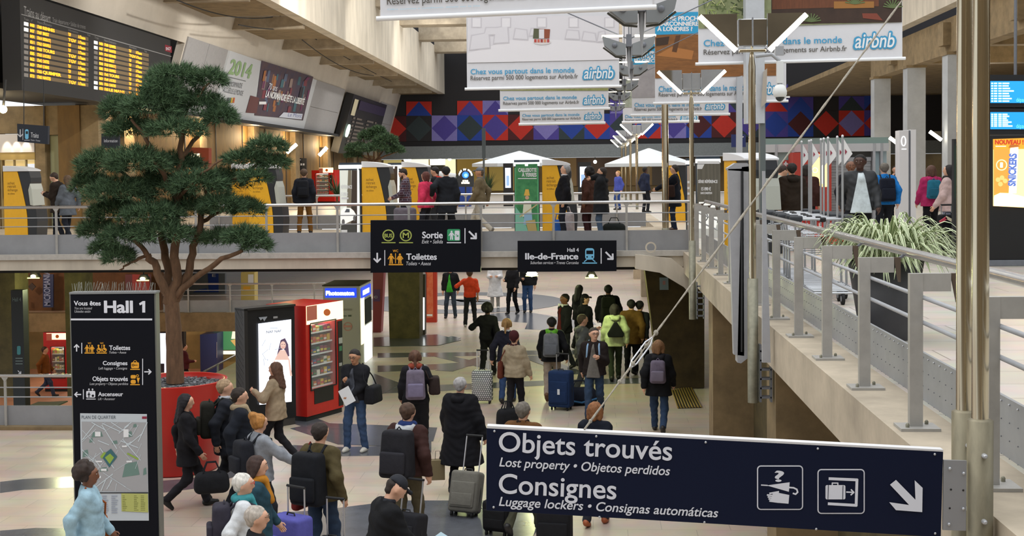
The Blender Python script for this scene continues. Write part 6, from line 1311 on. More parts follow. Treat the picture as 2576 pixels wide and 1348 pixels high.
# ================================================================== LUGGAGE TROLLEYS
TM = mat('#b4b8bd', .3, metal=.9)
def trolley():
    t = thing('luggage_trolley', '', 'luggage trolley', (0, 0, 0), 0, 'nested luggage trolleys')
    b = MB()
    for x in (-.27, .27): b.tube([(x, 0, .17), (x, -.75, .14)], .015, TM, 8); b.tube([(x, 0, .14), (x*1.0, .06, .55), (x*1.15, .1, .96)], .015, TM, 8)
    for i in range(7): b.tube([(-.27, -.08-.11*i, .165), (.27, -.08-.11*i, .165)], .007, TM, 6)
    b.tube([(-.27, -.75, .14), (.27, -.75, .14)], .015, TM, 8); b.tube([(-.28, .06, .55), (.28, .06, .55)], .009, TM, 6); b.build('frame', t)
    b = MB()
    for x in np.linspace(-.26, .26, 9): b.tube([(x, .05, .82), (x, .05, .66), (x, -.16, .66), (x, -.18, .80)], .0045, TM, 5)
    for z, y in ((.82, .05), (.74, .05), (.66, .05), (.66, -.16), (.80, -.18), (.73, -.17)): b.tube([(-.26, y, z), (.26, y, z)], .005, TM, 5)
    b.build('basket', t)
    b = MB(); b.box((.12, -.185, .735), (.2, .012, .09), mat('#c9402c', .5)); b.build('advert_plate', t)
    b = MB(); b.tube([(-.36, .16, .99), (-.3, .12, .985), (.3, .12, .985), (.36, .16, .99)], .017, mat('#b5b8bc', .35, metal=.4), 10); b.build('handle', t)
    for x in (-.33, .33): b = MB(); b.rbox((x, .13, .995), (.16, .09, .075), .025, mat('#2c3036', .5)); b.build('grip', t)
    b = MB(); b.rbox((0, .13, .98), (.08, .07, .06), .02, BLACK); b.box((0, .145, .86), (.02, .02, .22), mat('#c93025', .5)); b.build('brake', t)
    for x, y, r in ((-.25, 0, .085), (.25, 0, .085), (-.08, -.72, .07), (.08, -.72, .07)):
        b = MB(); R = Matrix.Rotation(math.pi/2, 3, 'Y'); n = 16; P = [Vector((x-.018, y+r*math.cos(2*math.pi*i/n), r+r*math.sin(2*math.pi*i/n))) for i in range(n)]; b.prism(P, (.036, 0, 0), RUBBER, True); b.prism([Vector((x-.02, y+r*.5*math.cos(2*math.pi*i/8), r+r*.5*math.sin(2*math.pi*i/8))) for i in range(8)], (.04, 0, 0), GREYM); b.build('wheel', t)
    b = MB(); b.tube([(.24, .1, .5), (.24, .1, 2.02)], .014, mat('#a9acb0', .4, metal=.6), 10); b.ell((.24, .1, 2.02), (.017, .017, .02), WHITEP, 8); po = b.build('flag_pole', t)
    b = MB(); P = [(.255, .1, 1.99), (.255, .1, 1.66), (.36, .085, 1.80)]; b.prism(P, (0, .004, 0), mat('#dcdcdc', .6)); b.prism([(.27, .092, 1.86), (.27, .092, 1.79), (.295, .088, 1.825)], (0, .002, 0), mat('#8d2f42', .6)); fl = b.build('flag', po)
    return t
tr = trolley(); names = ['nearest luggage trolley of the nested row, beside the planter', 'second luggage trolley of the nested row, counted from the planter', 'third luggage trolley of the nested row, counted from the planter', 'fourth luggage trolley of the nested row, counted from the planter', 'fifth luggage trolley of the nested row, counted from the planter', 'sixth luggage trolley of the nested row, counted from the planter', 'seventh luggage trolley of the nested row, counted from the planter', 'farthest luggage trolley of the nested row, nearest the light pole']
for i in range(8):
    o = tr if i == 0 else dup(tr)
    o.location = (2.90+[0, .02, -.03, .0, .03, -.02, .01, -.02][i], 16.0+.42*i, UP); o.rotation_euler = (0, 0, math.pi*0+[0, .03, -.04, .02, -.02, .05, -.03, .02][i]); o['label'] = names[i]
# ================================================================== PEOPLE
def surfnets(f, org, h):
    """closed surface of f<0 on a regular grid (dual method, quads)"""
    nx, ny, nz = f.shape; ins = f < 0
    c = np.zeros((nx-1, ny-1, nz-1), np.int8)
    for i in (0, 1):
        for j in (0, 1):
            for k in (0, 1): c += ins[i:nx-1+i, j:ny-1+j, k:nz-1+k]
    act = np.argwhere((c > 0) & (c < 8)); idx = -np.ones(c.shape, np.int32); idx[tuple(act.T)] = np.arange(len(act))
    acc = np.zeros((len(act), 3)); cnt = np.zeros(len(act)); cor = [(i, j, k) for i in (0, 1) for j in (0, 1) for k in (0, 1)]
    val = {o: f[act[:, 0]+o[0], act[:, 1]+o[1], act[:, 2]+o[2]] for o in cor}
    for a in cor:
        for ax in range(3):
            if a[ax]: continue
            b = list(a); b[ax] = 1; b = tuple(b); fa, fb = val[a], val[b]; m = (fa < 0) != (fb < 0)
            t = np.where(m, fa/np.where(m, fa-fb, 1), 0)
            p = np.array(a, float)[None, :].repeat(len(act), 0); p[:, ax] += t; acc += p*m[:, None]; cnt += m
    V = org+h*(act+acc/np.maximum(cnt, 1)[:, None]); Q = []
    for ax in range(3):
        u, v = [(1, 2), (2, 0), (0, 1)][ax]
        sl = [slice(1, -1)]*3; sl[ax] = slice(0, -1); s2 = list(sl); s2[ax] = slice(1, None)
        A = ins[tuple(sl)]; B = ins[tuple(s2)]; e = np.argwhere(A != B)
        if not len(e): continue
        off = np.array([1, 1, 1]); off[ax] = 0; e = e+off; inside = ins[tuple(e.T)]
        def g(du, dv): q = e.copy(); q[:, u] += du; q[:, v] += dv; return idx[tuple(q.T)]
        q = np.stack([g(-1, -1), g(0, -1), g(0, 0), g(-1, 0)], 1); q[~inside] = q[~inside][:, ::-1]; Q.append(q)
    return V, np.concatenate(Q)
def blob(prims, h, kb=.018, cuts=(), fold=0.0, fr=(46, 15, 0)):
    """smooth union of tapered capsules (a, b, ra, rb[, squash_y]) cut by half spaces"""
    A = np.array([p[0] for p in prims]); B = np.array([p[1] for p in prims]); rm = np.array([max(p[2], p[3]) for p in prims])[:, None]
    lo = np.minimum(A, B).__sub__(rm).min(0)-3*h; hi = (np.maximum(A, B)+rm).max(0)+3*h
    n = np.ceil((hi-lo)/h).astype(int)+1; acc = np.zeros(n, np.float32); ax = [lo[i]+h*np.arange(n[i]) for i in range(3)]; M = max(5*kb, 3*h)
    for p in prims:
        a, b, ra, rb = np.array(p[0], float), np.array(p[1], float), p[2], p[3]; sq = p[4] if len(p) > 4 else 1.0
        r = max(ra, rb)+M; l = np.minimum(a, b)-r; u = np.maximum(a, b)+r
        i0 = np.clip(np.floor((l-lo)/h).astype(int), 0, n-1); i1 = np.clip(np.ceil((u-lo)/h).astype(int)+1, 1, n)
        X, Y, Z = np.meshgrid(ax[0][i0[0]:i1[0]], ax[1][i0[1]:i1[1]], ax[2][i0[2]:i1[2]], indexing='ij', sparse=True)
        d = b-a; dy = d[1]/sq; L = d[0]**2+dy**2+d[2]**2+1e-12; X = X-a[0]; Y = (Y-a[1])/sq; Z = Z-a[2]
        t = np.clip((X*d[0]+Y*dy+Z*d[2])/L, 0, 1); D = np.sqrt((X-t*d[0])**2+(Y-t*dy)**2+(Z-t*d[2])**2)-(ra+(rb-ra)*t)
        acc[i0[0]:i1[0], i0[1]:i1[1], i0[2]:i1[2]] += np.exp(np.clip(-D/kb, -60, 60)).astype(np.float32)
    f = -kb*np.log(acc+1e-20)
    X, Y, Z = np.meshgrid(*ax, indexing='ij', sparse=True)
    if fold: f = f+fold*np.sin(fr[0]*Z+5*np.sin(8*X+fr[2])+4*np.sin(9*Y))*np.sin(fr[1]*X+3*np.sin(10*Z)+8*Y+fr[2])
    for pt, nn in cuts:
        f = np.maximum(f, (X-pt[0])*nn[0]+(Y-pt[1])*nn[1]+(Z-pt[2])*nn[2])
    return surfnets(f, lo, h)
def rotx(a): c, s = math.cos(a), math.sin(a); return np.array([[1, 0, 0], [0, c, -s], [0, s, c]])
def rotz(a): c, s = math.cos(a), math.sin(a); return np.array([[c, -s, 0], [s, c, 0], [0, 0, 1]])
def ik(S, T, l1, l2, pole):
    S, T, pole = np.array(S, float), np.array(T, float), np.array(pole, float); d = T-S; L = np.linalg.norm(d)
    if L > (l1+l2)*.995: d *= (l1+l2)*.995/L; L = (l1+l2)*.995; T = S+d
    n = d/L; a = (l1*l1-l2*l2+L*L)/(2*L); hh = math.sqrt(max(l1*l1-a*a, 0)); q = pole-n*pole.dot(n); q /= np.linalg.norm(q)+1e-9
    return S+n*a+q*hh, T
SKIN = {'pale': '#d9a98e', 'tan': '#c08d6c', 'brown': '#7a4f38', 'dark': '#4a2f24'}
JEANS = '#3f5474'
def person(label, px, py, mode='h', H=1.72, z=0.0, head=0, group=None, top='#20232a', hem=.86, puff=.022, legs='#23252b', hair='#2b211c', style='short', skin='pale', shoes='#1c1b1c', stance='stand', ph=1,
           LH=None, RH=None, lean=0.0, look=(0, 0), fem=False, belly=0.0, hood=None, scarf=None, inner=None, innerw=.055, collar=None, face=False, glasses=False, beard=None, wide=0.0, boots=0.0, sleeve=1.0, skirt=False, topmat=None, flare=.02):
    p0 = at(px, py, Z=z if mode == 'f' else z+H); sc = H/1.75; s = 3200/p0.y; h = max(.0125, min(.03, 2.0/s))/sc
    t = thing('person', label, 'person', (p0.x, p0.y, z), math.radians(head), group); t.scale = (sc,)*3
    skm = mat(SKIN.get(skin, skin), .55, noise=.06, nscale=20); tm = topmat or cloth(top); lm = cloth(legs); hm = mat(hair, .75, noise=.35, nscale=30, bump=.5, stretch=(1, 1, .3)); shm = mat(shoes, .5)
    if stance == 'walk': F = {ph: (.09, .27, .085, -.15), -ph: (.09, -.30, .17, .75)}
    elif stance == 'step': F = {ph: (.09, .15, .085, 0), -ph: (.09, -.17, .11, .3)}
    elif stance == 'apart': F = {ph: (.15, .05, .085, 0), -ph: (.15, -.03, .085, 0)}
    else: F = {ph: (.10, .03, .085, 0), -ph: (.10, -.03, .085, 0)}
    hipz = min(.085+math.sqrt(.838**2-min(.8, abs(y))**2) if zz < .1 else 9 for (_, y, zz, _) in F.values()); hipz = min(hipz, .915)
    dz = hipz-.915; sw = .165 if fem else .185
    piv = np.array([0, 0, .97+dz]); R = rotx(-math.radians(lean))
    def U(x, y, zz): return piv+R @ (np.array([x, y, zz+dz])-piv)
    nk = U(0, -.01, 1.52); HR_ = R @ rotz(math.radians(look[0])) @ rotx(math.radians(look[1]))
    def HD(x, y, zz): return nk+HR_ @ (np.array([x, y, zz])-np.array([0, -.01, 1.52]))
    # joints
    J = {}
    for s_ in (-1, 1):
        S = U(s_*sw, -.01, 1.405); T = (LH, RH)[s_ > 0]
        if T is None: T = (s_*(.222+puff*.9), .0+.03*s_*ph, .885) if stance in ('stand', 'apart') else (s_*(.225+puff*.9), .02-s_*ph*.17, .915)
        T = U(*T) if lean and (LH, RH)[s_ > 0] is None else np.array(T)+np.array([0, 0, dz])
        E, Wr = ik(S, T, .29, .26, (s_*.45, -1, -.35)); f = F[s_]; hip = np.array([s_*.09, 0, hipz]); ank = np.array([s_*f[0], f[1], f[2]])
        K, ank = ik(hip, ank, .42, .42, (s_*.08, 1, 0)); J[s_] = (S, E, Wr, hip, K, ank, f[3])
    # ---- body: one continuous surface
    b = [(HD(0, -.012, 1.655), HD(0, .006, 1.652), .090, .088), (HD(0, .02, 1.61), HD(0, .048, 1.562), .066, .040), (HD(0, .088, 1.645), HD(0, .108, 1.605), .010, .015), (HD(-.035, .072, 1.668), HD(.035, .072, 1.668), .018, .018),
         (U(0, -.025, 1.44), HD(0, -.005, 1.57), .058, .054), (U(-.12, -.01, 1.405), U(.12, -.01, 1.405), .062, .062), (U(-.06, 0, 1.28), U(.06, 0, 1.28), .10, .10), (U(-.04, 0, 1.08), U(.04, 0, 1.08), .09, .09), (np.array([-.06, 0, .95+dz]), np.array([.06, 0, .95+dz]), .095, .095)]
    for s_ in (-1, 1):
        S, E, Wr, hip, K, ank, _ = J[s_]; d = (Wr-E)/np.linalg.norm(Wr-E)
        b += [(HD(s_*.083, -.012, 1.645), HD(s_*.086, -.016, 1.615), .017, .012), (S, E, .048, .038), (E, Wr, .038, .028), (Wr, Wr+d*.03, .026, .03), (Wr+d*.03, Wr+d*.075, .031, .028), (hip, K, .075, .05), (K, ank, .05, .036)]
    V, Fq = blob(b, h, .013); V = list(V); Fq = [tuple(q) for q in Fq]; mi = [0]*len(Fq); mats = [skm]
    x = MB(); x.mats = [skm]
    for s_ in (-1, 1):      # five fingers each, unequal and bent towards the palm
        S, E, Wr, *_r = J[s_]; d = (Wr-E)/np.linalg.norm(Wr-E); pn = np.array([-s_, .25, 0.0]); pn = pn-d*pn.dot(d); pn /= np.linalg.norm(pn); sd = np.cross(pn, d); sd = sd if sd[1] > 0 else -sd; cu = .9 if ((LH, RH)[s_ > 0] is not None) else .45
        for i, (o, L) in enumerate(((.026, .07), (.009, .08), (-.009, .074), (-.026, .058))):
            q0 = Wr+d*.085+sd*o; q1 = q0+d*L*.5+pn*L*.12*cu; q2 = q1+d*L*.4*(1-cu*.6)+pn*L*.5*cu; x.tube([q0, q1, q2], [.0095, .0088, .006], skm, 6)
        q0 = Wr+d*.035+sd*.026; q1 = q0+sd*.024+d*.03+pn*.01; x.tube([q0, q1, q1+d*.026+pn*.014], [.011, .0095, .007], skm, 6)
    if face:
        ew, ek, lp = mat('#d8d2cc', .3), mat('#241a15', .3), mat('#9a5a50' if skin in ('pale', 'tan') else '#5c3530', .5)
        for s_ in (-1, 1):
            x.ell(HD(s_*.032, .093, 1.646), (.013, .008, .0085), ew, 8); x.ell(HD(s_*.032, .0995, 1.646), (.006, .004, .0065), ek, 6); x.tube([HD(s_*.014, .105, 1.668), HD(s_*.050, .095, 1.669)], [.005, .003], hm, 5)
        x.tube([HD(-.022, .086, 1.578), HD(0, .0935, 1.578), HD(.022, .086, 1.578)], [.003, .007, .003], lp, 6)
    for q in x.mats:
        if q not in mats: mats.append(q)
    o0 = len(V); V += [np.array(v) for v in x.v]
    tri = []; 
    me = bpy.data.meshes.new('body'); me.from_pydata([tuple(v) for v in V], [], Fq+[tuple(i+o0 for i in f) for f in x.f])
    for q in x.mats: me.materials.append(q)
    me.polygons.foreach_set('material_index', mi+x.m); me.polygons.foreach_set('use_smooth', [True]*(len(Fq)+len(x.f))); me.update()
    bo = bpy.data.objects.new('body', me); COL.objects.link(bo); bo.parent = t
    fph = px*.37
    def part(name, prims, m, kb=.02, cuts=(), par=t, hh=None):
        V, Fq = blob(prims, hh or h, kb, cuts, .0055 if name in ('jacket', 'coat') else .007 if name == 'trousers' else .0035 if name in ('hair', 'hood', 'scarf') else 0, (90, 60, fph) if name == 'hair' else (38, 13, fph)); return npmesh(name, V, Fq, [m], None, par)
    # ---- trousers, shoes
    if not skirt:
        q = .012+wide; pr = [(np.array([-.065, 0, .95+dz]), np.array([.065, 0, .95+dz]), .108+belly*.3, .108+belly*.3)]
        for s_ in (-1, 1): S, E, Wr, hip, K, ank, _ = J[s_]; pr += [(hip, K, .082+q, .058+q), (K, ank+np.array([0, 0, -.005]), .056+q, .045+q*1.3)]
        part('trousers', pr, lm, .018, [((0, 0, 1.06+dz), (0, 0, 1)), ((0, 0, .045), (0, 0, -1))])
    for s_ in (-1, 1):
        ank, fp = J[s_][5], J[s_][6]; Rf = rotx(-fp); sh = lambda y, zz: ank+Rf @ np.array([0, y, zz]); pr = [(sh(-.035, -.035), sh(.06, -.045), .042, .038), (sh(.06, -.045), sh(.145, -.052), .042, .032), (sh(0, 0), sh(0, -.04), .042, .04)]
        if boots: pr += [(J[s_][4]+(ank-J[s_][4])*(1-boots), ank, .058, .046)]
        n_ = Rf @ np.array([0, 0, -1.0]); part('boot' if boots else 'shoe', pr, shm, .012, [(sh(0, -.083), n_)])
    # ---- jacket or coat
    p = puff; hz = hem+dz if hem > .6 else hem
    pr = [(U(-sw*.75, -.012, 1.405), U(sw*.75, -.012, 1.405), .066+p*.5, .066+p*.5), (U(-.075, 0, 1.30), U(.075, 0, 1.30), .108+p, .108+p), (U(-.06, .01, 1.16), U(.06, .01, 1.16), .102+p+belly*.5, .102+p+belly*.5), (U(0, .02+belly*.6, 1.10), U(0, .02+belly*.6, 1.06), .09+p+belly, .09+p+belly), (U(-.065, 0, 1.03), U(.065, 0, 1.03), .104+p+belly*.4, .104+p+belly*.4), (np.array([-.06, 0, .95+dz]), np.array([.06, 0, .95+dz]), .112+p+belly*.3, .112+p+belly*.3)]
    if fem: pr.append((U(-.06, .06, 1.27), U(.06, .06, 1.27), .062+p*.4, .062+p*.4))
    if hem < .9:
        for s_ in (-1, 1): pr.append((np.array([s_*.06, 0, .92+dz]), np.array([s_*.08, 0, hz-.05]), .112+p, .112+p+flare+ (.9-hem)*.08))
    for s_ in (-1, 1):
        S, E, Wr, *_r = J[s_]; We = E+(Wr-E)*(1.0 if sleeve >= 1 else max(0.02, sleeve*2-1)); pr += [(S, E, .060+p*.6, .050+p*.6)]
        if sleeve > .5: pr += [(E, We, .050+p*.6, .040+p*.5)]
    pr.append((U(0, -.02, 1.45), U(0, -.012, 1.505), .078+p*.3, .070+p*.2))
    cn = R @ np.array([0, .35, .94]); up_ = max(J[-1][2][2], J[1][2][2]) > 1.33
    if up_: pr[-1] = (U(0, -.02, 1.43), U(0, -.014, 1.462), .078+p*.3, .068+p*.1)
    part('coat' if hem < .75 else 'jacket', pr, tm, .022, ([] if up_ else [(U(0, -.01, 1.505), cn)])+[((0, 0, hz), (0, 0, -1))])
    if hood: part('hood', [(U(-.085, -.05, 1.46), U(-.05, -.12, 1.43), .045, .05), (U(-.05, -.12, 1.43), U(.05, -.12, 1.43), .052, .052), (U(.085, -.05, 1.46), U(.05, -.12, 1.43), .045, .05), (U(-.085, -.05, 1.47), U(-.06, .05, 1.47), .038, .03), (U(.085, -.05, 1.47), U(.06, .05, 1.47), .038, .03)], cloth(hood), .015)
    if scarf: part('scarf', [(U(.08*math.cos(a), -.015+.075*math.sin(a), 1.485), U(.08*math.cos(a+.8), -.015+.075*math.sin(a+.8), 1.485), .04, .04) for a in np.arange(0, 6.2, .785)]+[(U(.03, .09, 1.46), U(.05, .13+p, 1.25), .035, .04)], cloth(scarf), .012)
    if collar: part('collar', [(U(.066*math.cos(a), -.015+.06*math.sin(a), 1.50), U(.066*math.cos(a+.8), -.015+.06*math.sin(a+.8), 1.50), .022, .022) for a in np.arange(0, 6.2, .785)], cloth(collar), .008)
    if inner:
        q = [(u[0], u[1], u[2]+.014, u[3]+.014) for u in pr if u[0][2] > .9+dz and abs(u[0][0]) < sw*.9 and abs(u[1][0]) < sw*.9]
        wi = innerw+belly*.3; part('shirt', q+[(U(0, .03, 1.47), U(0, .10+p, 1.36), .05, .05)], cloth(inner), .022, [((wi, 0, 1.2), (1, 0, .2)), ((-wi, 0, 1.2), (-1, 0, .2)), (U(0, .045, 1.2), R @ np.array([0, -1., 0])), ((0, 0, hz-.04), (0, 0, -1)), (U(0, .0, 1.49), cn)])
    if beard: part('beard', [(HD(-.06, .03, 1.60), HD(-.035, .06, 1.558), .022, .026), (HD(.06, .03, 1.60), HD(.035, .06, 1.558), .022, .026), (HD(-.035, .06, 1.555), HD(.035, .06, 1.555), .028, .028), (HD(0, .07, 1.56), HD(0, .065, 1.54), .028, .024)], mat(beard, .9), .008)
    if glasses:
        b2 = MB(); gm = mat('#3a1d1a' if glasses is True else glasses, .4)
        for s_ in (-1, 1):
            b2.tube([HD(s_*.033+.021*math.cos(a), .114, 1.648+.016*math.sin(a)) for a in np.arange(0, 6.6, .7)], .003, gm, 5); b2.tube([HD(s_*.054, .112, 1.652), HD(s_*.088, -.01, 1.652)], .003, gm, 5)
        b2.tube([HD(-.012, .117, 1.652), HD(.012, .117, 1.652)], .003, gm, 5); b2.build('glasses', t)
    # ---- hair or hat
    fc = HR_ @ np.array([0, .86, -.5]); cut = [(HD(0, .052, 1.665), fc)]; crown = [(HD(0, -.022, 1.668), HD(0, -.002, 1.672), .096, .088), (HD(0, -.045, 1.645), HD(0, -.05, 1.60), .078, .055)]; side = [(HD(s_*.072, -.015, 1.665), HD(s_*.074, -.02, 1.63), .026, .018) for s_ in (-1, 1)]
    if style == 'short': part('hair', crown+side, hm, .012, cut)
    elif style in ('long', 'bob', 'pony', 'bun', 'curly'):
        e = [(HD(s_*.07, .0, 1.665), HD(s_*.085, -.02, 1.60), .034, .032) for s_ in (-1, 1)]
        if style == 'long':
            e += [(HD(s_*.06, -.04, 1.62), U(s_*.075, -.08-p, 1.36), .058, .045) for s_ in (-1, 1)]+[(HD(0, -.07, 1.62), U(0, -.125-p, 1.34), .06, .045)]
        if style == 'bob': e += [(HD(s_*.07, -.02, 1.62), HD(s_*.075, -.03, 1.53), .045, .042) for s_ in (-1, 1)]+[(HD(0, -.07, 1.63), HD(0, -.075, 1.53), .055, .045)]
        if style == 'pony': e += [(HD(0, -.10, 1.70), HD(0, -.135, 1.68), .03, .032), (HD(0, -.135, 1.68), U(0, -.15-p, 1.46), .032, .018)]
        if style == 'bun': e += [(HD(.0, -.085, 1.735), HD(0, -.10, 1.74), .056, .056)]
        if style == 'curly':
            k = random.Random(int(px)); e += [(lambda d: (HD(d[0]*.085, -.03+d[1]*.085, 1.67+d[2]*.085), HD(d[0]*.115, -.035+d[1]*.115, 1.67+d[2]*.11), .04, .034))((math.cos(a)*math.cos(el), math.sin(a)*math.cos(el), math.sin(el))) for a, el in [(k.uniform(2.6, 6.8), k.uniform(-.5, 1.5)) for _ in range(46)]]
        part('hair', crown+e, hm, .012 if style != 'curly' else .008, cut if style != 'curly' else [(HD(0, .075, 1.67), fc)])
    elif style == 'fringe': part('hair', [(HD(-.085, -.02, 1.66), HD(-.08, -.03, 1.60), .022, .02), (HD(.085, -.02, 1.66), HD(.08, -.03, 1.60), .022, .02), (HD(0, -.06, 1.65), HD(0, -.06, 1.59), .06, .05)], hm, .01, cut)
    elif style == 'cap':
        part('hair', side+crown[1:], hm, .012, cut); part('cap', [(HD(0, -.015, 1.685), HD(0, .0, 1.685), .098, .096)], cloth(collar or '#24262b'), .01, [(HD(0, 0, 1.675), HR_ @ np.array([0, -.1, -1.0]))])
        part('cap_brim', [(HD(-.035, .075, 1.69), HD(-.03, .15, 1.682), .018, .016), (HD(.035, .075, 1.69), HD(.03, .15, 1.682), .018, .016), (HD(-.03, .15, 1.682), HD(.03, .15, 1.682), .016, .016)], cloth(collar or '#24262b'), .01)
    elif style == 'hat': part('hair', side+crown[1:], hm, .012, cut); part('knit_hat', crown[:1]+[(HD(0, -.02, 1.70), HD(0, -.03, 1.71), .098, .10), (HD(0, -.05, 1.66), HD(0, -.05, 1.64), .075, .07)], cloth(collar or '#4a2020'), .012, [(HD(0, .05, 1.685), HR_ @ np.array([0, .55, -.83]))])
    t.location = p0 if mode == 'f' else (p0.x, p0.y, z)
    Mw = Matrix.Translation(Vector((p0.x, p0.y, z))) @ Matrix.Rotation(math.radians(head), 4, 'Z') @ Matrix.Scale(sc, 4)
    t['x'] = 0; del t['x']
    return dict(t=t, M=Mw, U=U, J=J, HD=HD, sc=sc, puff=p, head=math.radians(head), z=z, hand=lambda s_: Mw @ Vector(J[s_][2]+(J[s_][2]-J[s_][1])/np.linalg.norm(J[s_][2]-J[s_][1])*.08))
def held(name, label, cat, P, group=None):
    t = thing(name, label, cat, (0, 0, 0), 0, group); t.matrix_world = P['M']; t.location = P['M'].translation; t.rotation_euler = (0, 0, P['head']); t.scale = (P['sc'],)*3; return t
def vec(a): return Vector((float(a[0]), float(a[1]), float(a[2])))
def backpack(P, label, col, w=.30, hgt=.44, d=.16, zc=1.22, pocket=None, strap=None, one=False):
    t = held('backpack', label, 'backpack', P, 'backpacks worn in the crowd'); U = P['U']; p = P['puff']; y = -(.105+p+d/2); R3 = Matrix([list(r) for r in (U(1, 0, 1)-U(0, 0, 1), U(0, 1, 1)-U(0, 0, 1), U(0, 0, 2)-U(0, 0, 1))]).transposed()
    m = cloth(col); b = MB(); b.rbox(vec(U(0, y, zc)), (w, d, hgt), .06, m, 4, R=R3, taper=.86); b.build('main_bag', t)
    b = MB(); b.rbox(vec(U(0, y-d/2-.015, zc-hgt*.16)), (w*.78, .07, hgt*.46), .03, cloth(pocket or col, .1), 3, R=R3); b.build('front_pocket', t)
    b = MB(); b.tube([vec(U(-.03, y+.03, zc+hgt/2)), vec(U(0, y+.03, zc+hgt/2+.035)), vec(U(.03, y+.03, zc+hgt/2))], .009, m, 6); b.build('grab_loop', t)
    for s_ in (-1, 1):
        b = MB(); b.tube([vec(U(s_*.085, y+d*.4, zc+hgt*.40)), vec(U(s_*.10, -.05, 1.485+p*.5)), vec(U(s_*.11, .09+p, 1.42)), vec(U(s_*.12, .115+p, 1.26)), vec(U(s_*.15, .03, 1.08)), vec(U(s_*.12, y+d*.3, zc-hgt*.38))], .017, cloth(strap or col, .1), 6); b.build('strap', t)
    return t
def shoulderbag(P, label, col, side=1, z=.98, size=(.12, .36, .28), y=0.0, cross=False, name='shoulder_bag', strapcol=None):
    t = held(name, label, 'bag', P); U = P['U']; p = P['puff']; x = side*(.20+p+size[0]/2)
    b = MB(); b.rbox(vec(U(x, y, z)), size, .05, cloth(col), 4, taper=.85); b.build('bag_body', t)
    b = MB(); xs = -side*.10 if cross else side*.13; b.tube([vec(U(x, y-size[1]*.35, z+size[2]*.4)), vec(U((x+xs)/2, y-.16-p, 1.28)), vec(U(xs, -.02, 1.485+p)), vec(U((x+xs)/2, .14+p, 1.28)), vec(U(x, y+size[1]*.35, z+size[2]*.4))], .012, cloth(strapcol or col, .1), 6); b.build('strap', t)
    return t
def suitcase(label, px, py, col, size=(.42, .26, .62), head=0, z=0.0, hh=1.0, hand=None, tilt=0.0, dots=False, wheels=True, soft=True, handlecol=None, name='suitcase', tagc=None, group='wheeled suitcases'):
    c = at(px, py, Z=z); w, d, g = size; t = thing(name, label, 'suitcase', tuple(c), math.radians(head), group); t.rotation_euler = (math.radians(tilt), 0, math.radians(head))
    m = brick_mat('#e6e6e6', '#d9d9d9', '#4d5055', 10, .42, .42, .07, .5, axis='xz') if dots else cloth(col, .12)
    b = MB(); b.rbox((0, 0, .06+g/2), (w, d, g), .05, m, 4); b.build('shell', t)
    b = MB(); b.rbox((0, -d/2-.005, .06+g*.42), (w*.84, .04, g*.62), .018, cloth(col, .1) if not dots else m, 3)
    if soft: b.rbox((0, -d/2-.02, .06+g*.30), (w*.74, .03, g*.30), .012, cloth(col, .1), 3)
    b.build('front_pocket', t)
    b = MB(); b.tube([(-w/2+.01, 0, .07), (-w/2-.003, 0, .06+g/2), (-w/2+.03, 0, .05+g), (w/2-.03, 0, .05+g), (w/2+.003, 0, .06+g/2), (w/2-.01, 0, .07)], .008, BLACKM, 6); b.build('zip_band', t)
    hm = handlecol or mat('#c9ccd2', .3, metal=.8)
    for s_ in (-1, 1): b = MB(); b.tube([(s_*w*.28, d*.32, .06+g), (s_*w*.28, d*.32, hh)], .010, hm, 8); b.build('telescopic_tube', t)
    b = MB(); b.tube([(-w*.30, d*.32, hh), (w*.30, d*.32, hh)], .016, BLACKM, 8); b.build('grip', t)
    b = MB(); b.tube([(-.06, 0, .06+g-.005), (-.05, 0, .09+g), (.05, 0, .09+g), (.06, 0, .06+g-.005)], .010, BLACKM, 6); b.build('top_handle', t)
    for x in (-w*.36, w*.36):
        for y in (-d*.3, d*.3):
            b = MB(); n = 12; b.prism([Vector((x-.012, y+.032*math.cos(2*math.pi*i/n), .032+.032*math.sin(2*math.pi*i/n))) for i in range(n)], (.024, 0, 0), RUBBER, True); b.box((x, y, .055), (.03, .03, .03), BLACKM); b.build('wheel', t)
    if tagc: b = MB(); b.box((.02, -d/2-.045, .06+g*.45), (.05, .004, .11), mat(tagc, .6)); b.build('luggage_tag', t)
    return t
def softbag(name, label, px, py, Z, size, col, head=0, handles=True, cat='bag', trim=None):
    c = at(px, py, Z=Z); t = thing(name, label, cat, tuple(c), math.radians(head)); w, d, g = size
    b = MB(); b.rbox((0, 0, g/2), size, min(size)*.4, cloth(col), 4, taper=.9); b.build('bag_body', t)
    if handles:
        for s_ in (-1, 1): b = MB(); b.tube([(-w*.25, s_*d*.25, g*.9), (-w*.12, s_*d*.1, g+.13), (w*.12, s_*d*.1, g+.13), (w*.25, s_*d*.25, g*.9)], .011, cloth(col, .1), 6); b.build('handle', t)
    if trim: b = MB(); b.tube([(-w*.46, -d*.46, g*.4), (0, -d*.52, g*.2), (w*.46, -d*.46, g*.4)], .02, cloth(trim), 6); b.build('trim_band', t)
    return t
